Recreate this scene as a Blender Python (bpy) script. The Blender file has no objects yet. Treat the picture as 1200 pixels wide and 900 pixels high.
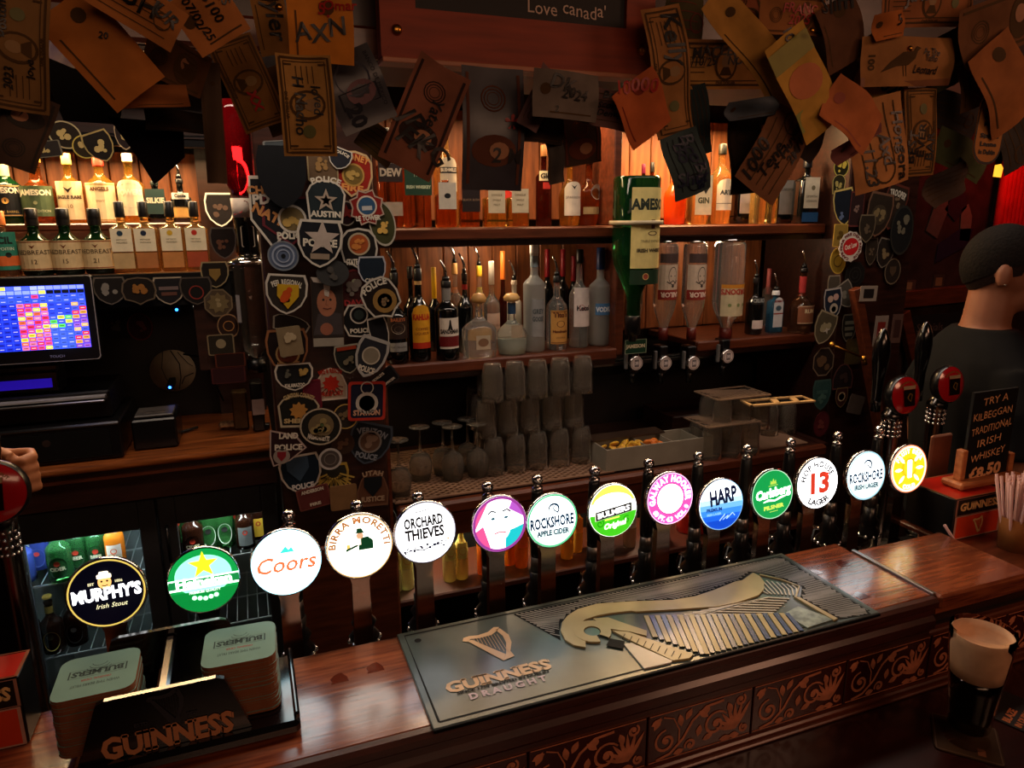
import bpy, math, random
from mathutils import Vector, Matrix
from mathutils.geometry import tessellate_polygon
random.seed(7)
PI = math.pi
SC = bpy.context.scene
COL = SC.collection
def srgb(h):
    if isinstance(h, (tuple, list)): return tuple(h[:3])
    h = h.lstrip('#'); r = []
    for i in (0, 2, 4):
        c = int(h[i:i+2], 16)/255.
        r.append(c/12.92 if c <= .04045 else ((c+.055)/1.055)**2.4)
    return tuple(r)
# ------------------------------------------------------------------ camera
F = 825.0
CAMZ = 1.80
_X = Vector((2850-600, -(240-450), -F)).normalized()
_Z = -Vector((632-600, -(3985-450), -F)).normalized()
_Z = (_Z - _Z.dot(_X)*_X).normalized()
_Y = _Z.cross(_X)
ROT = Matrix((_X, _Y, _Z))              # rows: world axes in camera coordinates
CAM = Vector((0, 0, CAMZ))
cd = bpy.data.cameras.new('camera'); cam = bpy.data.objects.new('camera', cd); COL.objects.link(cam)
cam.matrix_world = Matrix.Translation(CAM) @ ROT.to_4x4()
cd.sensor_fit = 'HORIZONTAL'; cd.sensor_width = 36; cd.lens = F/1200*36; cd.clip_start = .02
SC.camera = cam
def ray(px, py): return ROT @ Vector((px-600, -(py-450), -F))
def at(px, py, Y): d = ray(px, py); return CAM + d*(Y/d.y)
def atZ(px, py, Z): d = ray(px, py); return CAM + d*((Z-CAMZ)/d.z)
def depth(p): return -(ROT.transposed() @ (Vector(p)-CAM)).z
# ------------------------------------------------------------------ world, exposure, large lights
SC.view_settings.view_transform = 'Standard'; SC.view_settings.look = 'None'
SC.view_settings.exposure = 0.0; SC.view_settings.gamma = 1.0
w = bpy.data.worlds.new('world'); SC.world = w; w.use_nodes = True
w.node_tree.nodes['Background'].inputs[0].default_value = (.5, .26, .14, 1)
w.node_tree.nodes['Background'].inputs[1].default_value = .0
def area(name, loc, rot, sx, sy, power, col, spread=PI):
    l = bpy.data.lights.new(name, 'AREA'); l.shape = 'RECTANGLE'; l.size = sx; l.size_y = sy
    l.energy = power; l.color = col; l.spread = spread
    o = bpy.data.objects.new(name, l); COL.objects.link(o); o.location = loc; o.rotation_euler = rot; return o
def point(name, loc, power, col, r=.02):
    l = bpy.data.lights.new(name, 'POINT'); l.energy = power; l.color = col; l.shadow_soft_size = r
    o = bpy.data.objects.new(name, l); COL.objects.link(o); o.location = loc; return o
WARM = (1, .50, .20); AMB = (1, .42, .12)
# pub ceiling lamps on the customers' side
area('pub_lamp_light', (.3, -1.0, 2.42), (math.radians(38), 0, 0), 1.6, .7, 10.5, (1, .56, .34))
area('pub_lamp_light_right', (1.9, -.5, 2.40), (math.radians(30), 0, math.radians(25)), .6, .6, 8.0, (1, .48, .28))
# working lights over the aisle behind the bar
area('aisle_lamp_light', (1.1, 1.45, 2.42), (math.radians(10), 0, 0), 2.2, .15, 9.5, (1, .80, .64))
area('aisle_lamp_light_left', (-.2, 1.50, 2.42), (math.radians(12), 0, 0), .6, .15, 5.0, (1, .78, .60))
# tube lights over the top shelves
area('shelf_tube_left', (-.28, 2.10, 2.00), (math.radians(-12), 0, 0), .62, .05, 7.5, (1, .66, .32))
area('shelf_tube_middle', (.80, 2.05, 2.13), (math.radians(-5), 0, 0), .8, .05, 5.0, (1, .64, .34))
area('shelf_tube_right', (1.43, 2.07, 2.13), (math.radians(-5), 0, 0), .55, .05, 13.0, (1, .62, .28))
point('red_corner_lamp', (2.95, 1.95, 2.05), 2.2, (1, .05, .03), .05)
# ------------------------------------------------------------------ materials
MATS = {}
def M(name, col='#808080', rough=.5, metal=0, em=0, trans=0, var=.18, scale=14, bump=0, coat=0, ior=1.45, stretch=None, col2=None, alpha=1):
    if name in MATS: return MATS[name]
    m = bpy.data.materials.new(name); m.use_nodes = True; nt = m.node_tree; b = nt.nodes['Principled BSDF']
    c = srgb(col)
    b.inputs['Roughness'].default_value = rough; b.inputs['Metallic'].default_value = metal
    b.inputs['Transmission Weight'].default_value = trans; b.inputs['IOR'].default_value = ior
    b.inputs['Specular IOR Level'].default_value = .5 if rough < .65 else .18
    b.inputs['Coat Weight'].default_value = coat; b.inputs['Coat Roughness'].default_value = .16
    b.inputs['Alpha'].default_value = alpha
    tc = nt.nodes.new('ShaderNodeTexCoord'); mp = nt.nodes.new('ShaderNodeMapping'); nz = nt.nodes.new('ShaderNodeTexNoise')
    nt.links.new(tc.outputs['Object'], mp.inputs['Vector']); nt.links.new(mp.outputs['Vector'], nz.inputs['Vector'])
    if stretch: mp.inputs['Scale'].default_value = stretch
    nz.inputs['Scale'].default_value = scale; nz.inputs['Detail'].default_value = 5
    rp = nt.nodes.new('ShaderNodeValToRGB')
    rp.color_ramp.elements[0].position = .32; rp.color_ramp.elements[1].position = .68
    lo = srgb(col2) if col2 else tuple(x*(1-var) for x in c)
    hi = c if col2 else tuple(min(1, x*(1+var)) for x in c)
    rp.color_ramp.elements[0].color = (*lo, 1); rp.color_ramp.elements[1].color = (*hi, 1)
    nt.links.new(nz.outputs['Fac'], rp.inputs['Fac'])
    nt.links.new(rp.outputs['Color'], b.inputs['Base Color'])
    if em:
        nt.links.new(rp.outputs['Color'], b.inputs['Emission Color']); b.inputs['Emission Strength'].default_value = em
    if bump:
        bp = nt.nodes.new('ShaderNodeBump'); bp.inputs['Strength'].default_value = bump; bp.inputs['Distance'].default_value = .002
        nt.links.new(nz.outputs['Fac'], bp.inputs['Height']); nt.links.new(bp.outputs['Normal'], b.inputs['Normal'])
    MATS[name] = m; return m
def C(h, rough=.6, **k): return M('print_%s_%d' % (h.strip('#'), int(rough*100)), h, rough, var=.10, scale=40, **k)
def E(h, s=1.0):
    s = s*1.7 if s >= 1.75 else s*1.2 if s >= .8 else s
    return M('lit_%s_%d' % (h.strip('#'), int(s*100)), h, .3, em=s, var=.03, scale=30)
def G(h, rough=.04, tr=.92): return M('glass_%s_%d' % (h.strip('#'), int(rough*100)), h, rough, trans=tr, var=.04, scale=10, ior=1.33)
WOOD = M('dark_red_wood', '#5a2a16', .38, var=.35, scale=9, stretch=(1, 8, 8), bump=.15, coat=.3)
BARTOP = M('bar_top_wood', '#8e4a2a', .24, scale=7, stretch=(1.5, 16, 16), bump=.30, coat=.9, col2='#5a2616')
DARKWOOD = M('dark_wood', '#2c140c', .42, var=.4, scale=9, stretch=(1, 8, 8), bump=.1, coat=.2)
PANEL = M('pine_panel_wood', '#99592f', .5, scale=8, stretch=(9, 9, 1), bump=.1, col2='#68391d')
TAN = M('counter_wood', '#9a5526', .35, scale=8, stretch=(1, 14, 14), bump=.2, coat=.3, col2='#5e2f14')
BLACK = M('black_plastic', '#0c0c0e', .28, var=.2, coat=.2)
MATTE = M('matt_black', '#0a0909', .7, var=.3)
CHROME = M('chrome', '#d8d8da', .12, metal=1, var=.06)
STEEL = M('brushed_steel', '#8c8a88', .32, metal=1, var=.15, stretch=(1, 1, 12))
BRASS = M('aged_brass', '#c08a3a', .28, metal=1, var=.2)
CLEAR = M('clear_glass', '#f4f6f4', .02, trans=1, var=.01, ior=1.3)
# ------------------------------------------------------------------ glyphs from the built-in font
CHARS = "ABCDEFGHIJKLMNOPQRSTUVWXYZabcdefghijklmnopqrstuvwxyz0123456789'.,/+-&£$*!?;:"
GL = {}
def load_glyphs():
    obs = []
    for bold in (0, 1, 2):
        for ch in CHARS:
            cu = bpy.data.curves.new('g', 'FONT'); cu.body = ch; cu.size = 1; cu.resolution_u = 2; cu.offset = (0, .045, .018)[bold]
            cu.fill_mode = 'FRONT'
            o = bpy.data.objects.new('g', cu); COL.objects.link(o); obs.append((ch, bold, o))
            cu2 = bpy.data.curves.new('g', 'FONT'); cu2.body = ch+'.'+'.'; cu2.resolution_u = 1
            o2 = bpy.data.objects.new('g', cu2); COL.objects.link(o2); obs.append((ch+'w', bold, o2))
    bpy.context.view_layer.update()
    dg = bpy.context.evaluated_depsgraph_get()
    tmp = {}
    for ch, bold, o in obs:
        me = bpy.data.meshes.new_from_object(o.evaluated_get(dg))
        me.calc_loop_triangles()
        vs = [(v.co.x, v.co.y) for v in me.vertices]; ts = [tuple(t.vertices) for t in me.loop_triangles]
        tmp[(ch, bold)] = (vs, ts); bpy.data.meshes.remove(me)
    dot = tmp[('.', 0)][0]; dw = tmp[('.w', 0)][0]         # '.', '...'
    adv_dot = (max(x for x, y in dw)-max(x for x, y in dot))/2
    for bold in (0, 1, 2):
        for ch in CHARS:
            vs, ts = tmp[(ch, bold)]
            wmax = max(x for x, y in tmp[(ch+'w', 0)][0])
            adv = wmax - adv_dot - max(x for x, y in dot)
            GL[(ch, bold)] = (vs, ts, adv)
    for ch, bold, o in obs:
        d = o.data; bpy.data.objects.remove(o); bpy.data.curves.remove(d)
load_glyphs()
CAPH = .70
def adv(ch, bold=0):
    return .3 if ch == ' ' or (ch, bold) not in GL else GL[(ch, bold)][2]
def twidth(s, bold=0): return sum(adv(c, bold) for c in s)
# ------------------------------------------------------------------ mesh builder
class MB:
    def __init__(s): s.v = []; s.f = []; s.m = []; s.mats = []; s.sm = []
    def mi(s, m):
        if m not in s.mats: s.mats.append(m)
        return s.mats.index(m)
    def add(s, vs, fs, mat, smooth=False, X=None):
        o = len(s.v); i = s.mi(mat)
        for p in vs:
            p = Vector(p)
            s.v.append(X @ p if X else p)
        for f in fs: s.f.append([o+a for a in f]); s.m.append(i); s.sm.append(smooth)
    def box(s, x0, x1, y0, y1, z0, z1, mat, X=None, c=0):
        if c:
            pts = []; fs = []
            for a, (ux, vx) in enumerate((((1, 2), 0), ((0, 2), 1), ((0, 1), 2))): pass
            lo = (x0, y0, z0); hi = (x1, y1, z1)
            idx = {}
            for sx in (0, 1):
                for sy in (0, 1):
                    for sz in (0, 1):
                        for ax in range(3):
                            p = [(lo, hi)[q][k] for k, q in enumerate((sx, sy, sz))]
                            for k, q in enumerate((sx, sy, sz)):
                                if k != ax: p[k] += (c if q == 0 else -c)
                            idx[(sx, sy, sz, ax)] = len(pts); pts.append(p)
            for ax in range(3):
                for q in (0, 1):
                    a, b = [k for k in range(3) if k != ax]
                    f = []
                    for (i, j) in ((0, 0), (1, 0), (1, 1), (0, 1)):
                        t = [0, 0, 0]; t[ax] = q; t[a] = i; t[b] = j; f.append(idx[(*t, ax)])
                    fs.append(f)
            for ax in range(3):
                a, b = [k for k in range(3) if k != ax]
                for i in (0, 1):
                    for j in (0, 1):
                        t0 = [0, 0, 0]; t0[a] = i; t0[b] = j; t1 = list(t0); t1[ax] = 1
                        fs.append([idx[(*t0, a)], idx[(*t1, a)], idx[(*t1, b)], idx[(*t0, b)]])
            for sx in (0, 1):
                for sy in (0, 1):
                    for sz in (0, 1): fs.append([idx[(sx, sy, sz, k)] for k in range(3)])
            s.add(pts, fs, mat, X=X); return
        vs = [(x, y, z) for z in (z0, z1) for y in (y0, y1) for x in (x0, x1)]
        s.add(vs, [(0, 2, 3, 1), (4, 5, 7, 6), (0, 1, 5, 4), (2, 6, 7, 3), (0, 4, 6, 2), (1, 3, 7, 5)], mat, X=X)
    def lathe(s, prof, mat, seg=20, X=None, sq=None, smooth=True, ax=(1, 1)):
        # prof: (r, z) or (r, z, n) with n the squareness exponent (2 = round)
        vs = []; fs = []
        for q in prof:
            r, z = q[0], q[1]; n = q[2] if len(q) > 2 else 2
            for k in range(seg):
                t = 2*PI*(k+.5)/seg; c, d = math.cos(t), math.sin(t)
                g = 1 if n == 2 else (abs(c)**n + abs(d)**n)**(-1./n)
                vs.append((r*g*c*ax[0], r*g*d*ax[1], z))
        for i in range(len(prof)-1):
            for k in range(seg):
                a = i*seg+k; b = i*seg+(k+1) % seg
                fs.append((a, b, b+seg, a+seg))
        s.add(vs, fs, mat, smooth, X)
    def tube(s, pts, r, mat, seg=8, X=None, smooth=True, flat=1.0):
        pts = [Vector(p) for p in pts]; n = len(pts); rs = r if isinstance(r, (list, tuple)) else [r]*n
        vs = []; fs = []; up = Vector((0, 0, 1))
        t0 = (pts[1]-pts[0]).normalized()
        if abs(t0.dot(up)) > .9: up = Vector((0, 1, 0))
        nx = t0.cross(up).normalized()
        for i, p in enumerate(pts):
            t = (pts[min(i+1, n-1)]-pts[max(i-1, 0)]).normalized()
            nx = (nx - nx.dot(t)*t).normalized(); ny = t.cross(nx)
            for k in range(seg):
                a = 2*PI*k/seg; vs.append(p+nx*math.cos(a)*rs[i]+ny*math.sin(a)*rs[i]*flat)
        for i in range(n-1):
            for k in range(seg):
                a = i*seg+k; b = i*seg+(k+1) % seg; fs.append((a, b, b+seg, a+seg))
        fs.append(tuple(range(seg))[::-1]); fs.append(tuple((n-1)*seg+k for k in range(seg)))
        s.add(vs, fs, mat, smooth, X)
    def sphere(s, c, r, mat, seg=12, rings=8, sc=(1, 1, 1), X=None):
        vs = []; fs = []
        for i in range(rings+1):
            a = PI*i/rings
            for k in range(seg):
                t = 2*PI*k/seg
                vs.append((c[0]+r*sc[0]*math.sin(a)*math.cos(t), c[1]+r*sc[1]*math.sin(a)*math.sin(t), c[2]+r*sc[2]*math.cos(a)))
        for i in range(rings):
            for k in range(seg):
                a = i*seg+k; b = i*seg+(k+1) % seg; fs.append((a, a+seg, b+seg, b))
        s.add(vs, fs, mat, True, X)
    def poly(s, pts, mat, mp, w=0, t=0):
        # flat polygon (u, v) at height w over the mapped surface; t > 0: a slab of that thickness
        tri = tessellate_polygon([[Vector((u, v, 0)) for u, v in pts]])
        ar = sum(pts[i][0]*pts[(i+1) % len(pts)][1]-pts[(i+1) % len(pts)][0]*pts[i][1] for i in range(len(pts)))
        fs = []
        for a, b, c in tri:
            A, B, D = pts[a], pts[b], pts[c]
            z = (B[0]-A[0])*(D[1]-A[1])-(B[1]-A[1])*(D[0]-A[0])
            fs.append((a, b, c) if z > 0 else (c, b, a))
        s.add([mp(u, v, w) for u, v in pts], fs, mat)
        if t:
            n = len(pts); vs = [mp(u, v, w) for u, v in pts]+[mp(u, v, w-t) for u, v in pts]
            s.add(vs, [(i, (i+1) % n, n+(i+1) % n, n+i) for i in range(n)], mat)
            s.add([mp(u, v, w-t) for u, v in pts], [f[::-1] for f in fs], mat)
    def ring(s, pts, k, mat, mp, w=0):
        # band between the outline and the outline scaled by k about its centre
        n = len(pts); cx = sum(p[0] for p in pts)/n; cy = sum(p[1] for p in pts)/n
        q = [(cx+(u-cx)*k, cy+(v-cy)*k) for u, v in pts]
        s.add([mp(u, v, w) for u, v in pts]+[mp(u, v, w) for u, v in q], [(i, (i+1) % n, n+(i+1) % n, n+i) for i in range(n)], mat)
    def ribbon(s, pts, wd, mat, mp, w=0, t=0):
        n = len(pts); L = []; R = []
        for i in range(n):
            a = pts[max(i-1, 0)]; b = pts[min(i+1, n-1)]; dx, dy = b[0]-a[0], b[1]-a[1]; l = math.hypot(dx, dy) or 1
            h = (wd[i] if isinstance(wd, (list, tuple)) else wd)/2
            L.append((pts[i][0]-dy/l*h, pts[i][1]+dx/l*h)); R.append((pts[i][0]+dy/l*h, pts[i][1]-dx/l*h))
        s.add([mp(u, v, w) for u, v in L]+[mp(u, v, w) for u, v in R], [(i, n+i, n+i+1, i+1) for i in range(n-1)], mat)
        if t:
            for S in (L, R): s.add([mp(u, v, w) for u, v in S]+[mp(u, v, w-t) for u, v in S], [(i, i+1, n+i+1, n+i) for i in range(n-1)], mat)
    def text(s, t, x, y, size, mat, mp, w=0, bold=0, al='c', sx=1, rot=0, shear=0, jit=0, serif=0, fit=0):
        # size: capital height; x, y: centre (or left) of the baseline
        k = size/CAPH
        if fit: sx = fit/(twidth(t, bold)*k)
        W = twidth(t, bold)*k*sx
        cx = {'c': -W/2, 'l': 0, 'r': -W}[al]; cr, sr = math.cos(rot), math.sin(rot)
        for ch in t:
            if (ch, bold) in GL:
                vs, ts, a = GL[(ch, bold)]
                jy = random.uniform(-jit, jit)*size; ja = random.uniform(-jit, jit)*.6
                P = []
                def tr(u, v):
                    u2 = (u + v*shear)*k*sx + cx; v2 = v*k + jy + u*ja*k
                    return mp(x+u2*cr-v2*sr, y+u2*sr+v2*cr, w)
                s.add([tr(u, v) for u, v in vs], ts, mat)
                if serif:
                    e = serif; h = CAPH
                    bars = {'G': [(.40, .72, .30)], 'U': [(-.02, .24, h), (.46, .74, h)], 'I': [(-.03, .26, 0), (-.03, .26, h)],
                            'N': [(-.02, .24, 0), (-.04, .18, h), (.48, .74, h)], 'E': [(-.03, .1, 0), (-.03, .1, h)],
                            'B': [(-.03, .1, 0), (-.03, .1, h)], 'L': [(-.03, .26, h), (-.03, .1, 0)], 'M': [(-.02, .22, 0), (.6, .84, 0)],
                            'R': [(-.03, .26, 0), (.5, .7, 0), (-.03, .1, h)], 'S': [(.46, .52, .54), (.03, .09, .10)]}.get(ch, [])
                    for a0, a1, b in bars:
                        hh = e*.09
                        if ch == 'S': q = [(a0, b-.1), (a1, b-.1), (a1, b+.1), (a0, b+.1)]
                        else: q = [(a0, b-hh*(b > .3)), (a1, b-hh*(b > .3)), (a1, b+hh*(b < .3)), (a0, b+hh*(b < .3))]
                        s.add([tr(u, v) for u, v in q], [(0, 1, 2, 3)], mat)
                cx += a*k*sx
            else: cx += .3*k*sx
    def arc(s, t, x, y, R, size, mat, mp, w=0, bold=0, mid=90, bottom=False, sx=1, gap=0, span=0):
        # text on a circle, centred at angle mid (degrees)
        k = size/CAPH
        if span: gap = 0; sx = math.radians(span)*R/(twidth(t, bold)*k)
        W = sum((adv(c, bold)*k*sx+gap) for c in t); a = math.radians(mid)
        sg = 1 if bottom else -1
        Rm = R+size*.0
        pos = -W/2
        for ch in t:
            ad = adv(ch, bold)*k*sx+gap
            if (ch, bold) in GL:
                vs, ts, _ = GL[(ch, bold)]; th = a+sg*(pos+ad/2)/Rm
                ux, uy = (-math.sin(th)*sg, math.cos(th)*sg)
                nx, ny = (math.cos(th), math.sin(th)) if not bottom else (-math.cos(th), -math.sin(th))
                ox, oy = x+Rm*math.cos(th), y+Rm*math.sin(th)
                s.add([mp(ox+(u*k*sx-ad/2+gap/2)*ux+v*k*nx, oy+(u*k*sx-ad/2+gap/2)*uy+v*k*ny, w) for u, v in vs], ts, mat)
            pos += ad
    def build(s, name, parent=None, loc=None):
        me = bpy.data.meshes.new(name); me.from_pydata([tuple(p) for p in s.v], [], s.f)
        for m in s.mats: me.materials.append(m)
        me.polygons.foreach_set('material_index', s.m); me.polygons.foreach_set('use_smooth', s.sm); me.update()
        o = bpy.data.objects.new(name, me); COL.objects.link(o)
        if parent: o.parent = parent
        if loc: o.location = loc
        return o
def plane_y(u, v, w): return Vector((u, -w, v))          # a face that looks towards -Y
def plane_z(u, v, w): return Vector((u, v, w))           # a face that looks up
def cyl(r):                                              # wrapped round an upright cylinder, facing -Y
    def f(u, v, w):
        a = u/r; return Vector(((r+w)*math.sin(a), -(r+w)*math.cos(a), v))
    return f
def off(mp, x, y, k=1.0, rot=0):
    c, s_ = math.cos(rot), math.sin(rot)
    return lambda u, v, w: mp(x+k*(u*c-v*s_), y+k*(u*s_+v*c), w)
def circ(r=1, n=28, x=0, y=0, a0=0, a1=360, ry=None):
    ry = ry or r; full = abs(a1-a0) >= 360
    return [(x+r*math.cos(math.radians(a0+(a1-a0)*i/(n if full else n-1))), y+ry*math.sin(math.radians(a0+(a1-a0)*i/(n if full else n-1)))) for i in range(n)]
def star(r=1, r2=.4, n=5, x=0, y=0, rot=90):
    return [(x+(r if i % 2 == 0 else r2)*math.cos(math.radians(rot+180*i/n)), y+(r if i % 2 == 0 else r2)*math.sin(math.radians(rot+180*i/n))) for i in range(2*n)]
def rect(w, h, x=0, y=0, c=0, n=3):
    if not c: return [(x-w/2, y-h/2), (x+w/2, y-h/2), (x+w/2, y+h/2), (x-w/2, y+h/2)]
    p = []
    for (sx, sy, a) in ((1, 1, 0), (-1, 1, 90), (-1, -1, 180), (1, -1, 270)):
        for i in range(n+1):
            t = math.radians(a+90*i/n); p.append((x+sx*(w/2-c)+c*math.cos(t), y+sy*(h/2-c)+c*math.sin(t)))
    return p
def thing(name, label, cat, loc=(0, 0, 0), rot=(0, 0, 0), group=None):
    o = bpy.data.objects.new(name, None); COL.objects.link(o); o.empty_display_size = .02
    o.location = loc; o.rotation_euler = rot; return tag(o, label, cat, group)
def tag(o, label, cat, group=None):
    o['label'] = label; o['category'] = cat
    if group: o['group'] = group
    return o
def struct(mb, name):
    o = mb.build(name); o['kind'] = 'structure'; return o
def boxo(name, x0, x1, y0, y1, z0, z1, mat, parent=None, c=0):
    m = MB(); m.box(x0, x1, y0, y1, z0, z1, mat, c=c); return m.build(name, parent)
def dup(r, loc=None, rot=None, label=None, group=None):
    n = r.copy(); COL.objects.link(n)
    if loc is not None: n.location = loc
    if rot is not None: n.rotation_euler = rot
    if label: n['label'] = label
    if group: n['group'] = group
    for ch in r.children:
        d = ch.copy(); COL.objects.link(d); d.parent = n
        for g in ch.children:
            e = g.copy(); COL.objects.link(e); e.parent = d
    return n
# ================================================================== LARGE STRUCTURE
BZ = 1.10                      # bar top height
struct_floor = MB(); struct_floor.box(-1.6, 4.2, -2.6, 2.9, -.05, 0, M('floor_tile', '#2a1c16', .5)); struct(struct_floor, 'floor')
m = MB(); m.box(-1.6, 4.2, -2.6, 2.9, 2.5, 2.55, M('ceiling_paint', '#2a130c', .6, var=.3)); struct(m, 'ceiling')
m = MB(); m.box(-1.65, -1.6, -2.6, 2.9, 0, 2.5, DARKWOOD); struct(m, 'wall_left')
m = MB(); m.box(4.2, 4.25, -2.6, 2.9, 0, 2.5, M('right_wall', '#2c1210', .7)); struct(m, 'wall_right')
m = MB(); m.box(-1.6, 4.2, -2.65, -2.6, 0, 2.5, M('pub_wall', '#4a2416', .7)); struct(m, 'wall_front')
# back wall: dark behind the till and the glasses, upright pine boards behind the bottles
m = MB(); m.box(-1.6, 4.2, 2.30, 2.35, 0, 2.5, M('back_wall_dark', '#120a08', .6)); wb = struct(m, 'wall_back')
def boards(x0, x1, z0, z1, n, y=2.268):
    me = None
    w_ = (x1-x0)/n
    for i in range(n):
        if me is None:
            mm = MB(); mm.box(.0015, w_-.0015, 0, .03, z0, z1, PANEL, c=.003); o = mm.build('board', wb, (x0, y, 0)); me = o.data
        else:
            o = bpy.data.objects.new('board', me); COL.objects.link(o); o.parent = wb; o.location = (x0+i*w_, y, 0)
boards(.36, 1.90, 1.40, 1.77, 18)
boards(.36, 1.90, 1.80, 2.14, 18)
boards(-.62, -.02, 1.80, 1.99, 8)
# back counter, middle part
m = MB(); m.box(.33, 1.80, 1.765, 2.29, 1.020, 1.045, DARKWOOD, c=.004); m.box(.33, 1.80, 1.75, 1.78, 1.012, 1.050, WOOD, c=.008)
t = thing('back_counter', 'dark red wooden back counter under the glasses and lemon tray', 'counter', (0, 0, 0))
m.build('worktop', t)
m = MB(); m.box(.33, 1.80, 2.05, 2.27, .35, 1.01, MATTE); m.box(.318, .33, 1.78, 2.27, .0, 1.02, DARKWOOD); m.box(.33, 1.80, 1.762, 1.776, .945, 1.012, WOOD); m.box(1.80, 1.83, 1.78, 2.27, 0, 1.045, DARKWOOD); m.build('carcass', t)
for z in (.755, .36):
    m = MB(); m.box(.33, 1.80, 1.79, 2.048, z-.02, z, M('low_shelf_wood', '#4a2214', .4, coat=.2), c=.004); m.build('low_shelf', t)
point('low_shelf_lamp', (.75, 1.95, .98), 5.0, (1, .86, .55), .03); point('low_shelf_lamp_2', (1.25, 1.95, .98), 2.5, (1, .75, .5), .03); point('low_shelf_lamp_3', (.45, 1.92, .98), 4.5, (.95, .95, .7), .03)
# bottle shelves
SHY = 1.95
def shelf(x0, x1, z, y0=SHY, y1=2.268, label='', th=.022):
    t = thing('bottle_shelf', label, 'shelf', (0, 0, 0))
    m = MB(); m.box(x0, x1, y0+.015, y1, z-th, z, WOOD, c=.003); m.build('shelf_board', t)
    m = MB(); m.box(x0, x1, y0, y0+.015, z-th-.012, z+.001, WOOD, c=.005); m.box(x0, x1, y0+.016, y0+.028, z-th-.03, z-th, DARKWOOD); m.build('edge_moulding', t)
    return t
shelf(.35, 1.90, 1.779, label='upper middle bottle shelf with brown moulded edge and two puck lights below')
shelf(.35, 1.095, 1.398, label='lower left middle shelf carrying clear spirits and black liqueur bottles')
shelf(1.40, 1.90, 1.398, label='short lower shelf on the right with the pale blue flat bottle')
# small upright divider behind the giant green bottle
boxo('divider', 1.095, 1.125, 1.97, 2.266, 1.37, 1.747, WOOD, c=.003); tag(bpy.context.scene.collection.objects[-1], 'upright wooden divider between the clear spirits and the optics', 'divider')
boxo('divider', 1.078, 1.104, 1.97, 2.266, 1.782, 2.14, WOOD, c=.003); tag(bpy.context.scene.collection.objects[-1], 'upright wooden divider on the upper shelf behind the giant green bottle', 'divider')
# back pelmet above the shelves and its left part
m = MB(); m.box(-1.6, 4.2, 1.90, 2.00, 2.16, 2.5, DARKWOOD); m.box(-1.6, -.02, 2.06, 2.10, 2.015, 2.5, DARKWOOD); m.box(-.62, -.03, 2.045, 2.06, 1.985, 2.015, BLACK, c=.002)
m.box(-.62, -.03, 2.041, 2.0445, 2.006, 2.0095, CHROME); struct(m, 'trim_1')
# left counter with the till
t = thing('till_counter', 'brown wooden till counter with rounded lit front edge', 'counter')
m = MB(); m.box(-1.2, .035, 1.87, 2.29, 1.215, 1.235, TAN); prof = [(1.87, 1.215), (1.855, 1.217), (1.848, 1.225), (1.852, 1.234), (1.87, 1.235)]
m.add([(x, y, z) for x in (-1.2, .035) for y, z in prof], [(0+i, 1+i, 6+i, 5+i) for i in range(4)]+[tuple(range(5)), tuple(range(5, 10))], TAN, True); m.build('worktop', t)
m = MB(); m.box(-1.2, .035, 1.862, 2.29, 1.13, 1.2145, DARKWOOD); m.box(-1.2, .035, 1.855, 1.865, 1.195, 1.203, WOOD); m.build('apron', t)
# partition left of the patch post and the back board beside the till
m = MB(); m.box(-.10, .03, 2.235, 2.265, 1.235, 2.16, DARKWOOD); struct(m, 'trim_2')
m = MB(); m.box(-.125, -.012, 1.938, 1.952, 1.43, 1.5995, DARKWOOD); struct(m, 'trim_5')
m = MB(); m.box(-1.2, -.02, 2.255, 2.267, 1.236, 1.655, M('till_back_board', '#15100f', .55)); struct(m, 'trim_3')
# left bottle shelves
t = thing('bottle_shelf', 'stepped whiskey shelf above the till screen', 'shelf')
m = MB(); m.box(-1.2, -.02, 1.955, 2.235, 1.656, 1.678, WOOD, c=.003); m.build('shelf_board', t)
m = MB(); m.box(-1.2, -.02, 1.935, 1.954, 1.60, 1.679, MATTE); m.build('fascia', t)
m = MB(); m.box(-1.2, -.10, 2.085, 2.235, 1.782, 1.80, WOOD, c=.003); m.box(-1.2, -.10, 2.085, 2.095, 1.6785, 1.782, WOOD); m.build('riser', t)
# posts
t = thing('post', 'square dark post covered in police and fire patches', 'post')
m = MB(); m.box(.042, .300, 1.70, 1.86, 1.005, 2.5, DARKWOOD, c=.004); m.build('shaft', t)
m = MB(); m.box(.03, .315, 1.69, 1.87, .0, 1.004, WOOD, c=.006); m.build('plinth', t)
m = MB(); m.box(.302, .310, 1.71, 1.73, 1.005, 2.5, WOOD); m.build('corner_bead', t)
t = thing('post', 'right hand dark post covered in badges beside the bottle shelves', 'post')
m = MB(); m.box(1.905, 2.22, 1.87, 2.26, 0, 2.5, DARKWOOD, c=.004); m.build('shaft', t)

# ------------------------------------------------------------------ overhead gantry beam above the bar
m = MB(); m.box(-1.0, 3.0, .90, 1.06, 1.985, 2.5, DARKWOOD, c=.004); m.box(-1.0, 3.0, .885, .90, 1.985, 2.02, WOOD, c=.004); struct(m, 'trim_4')
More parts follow.
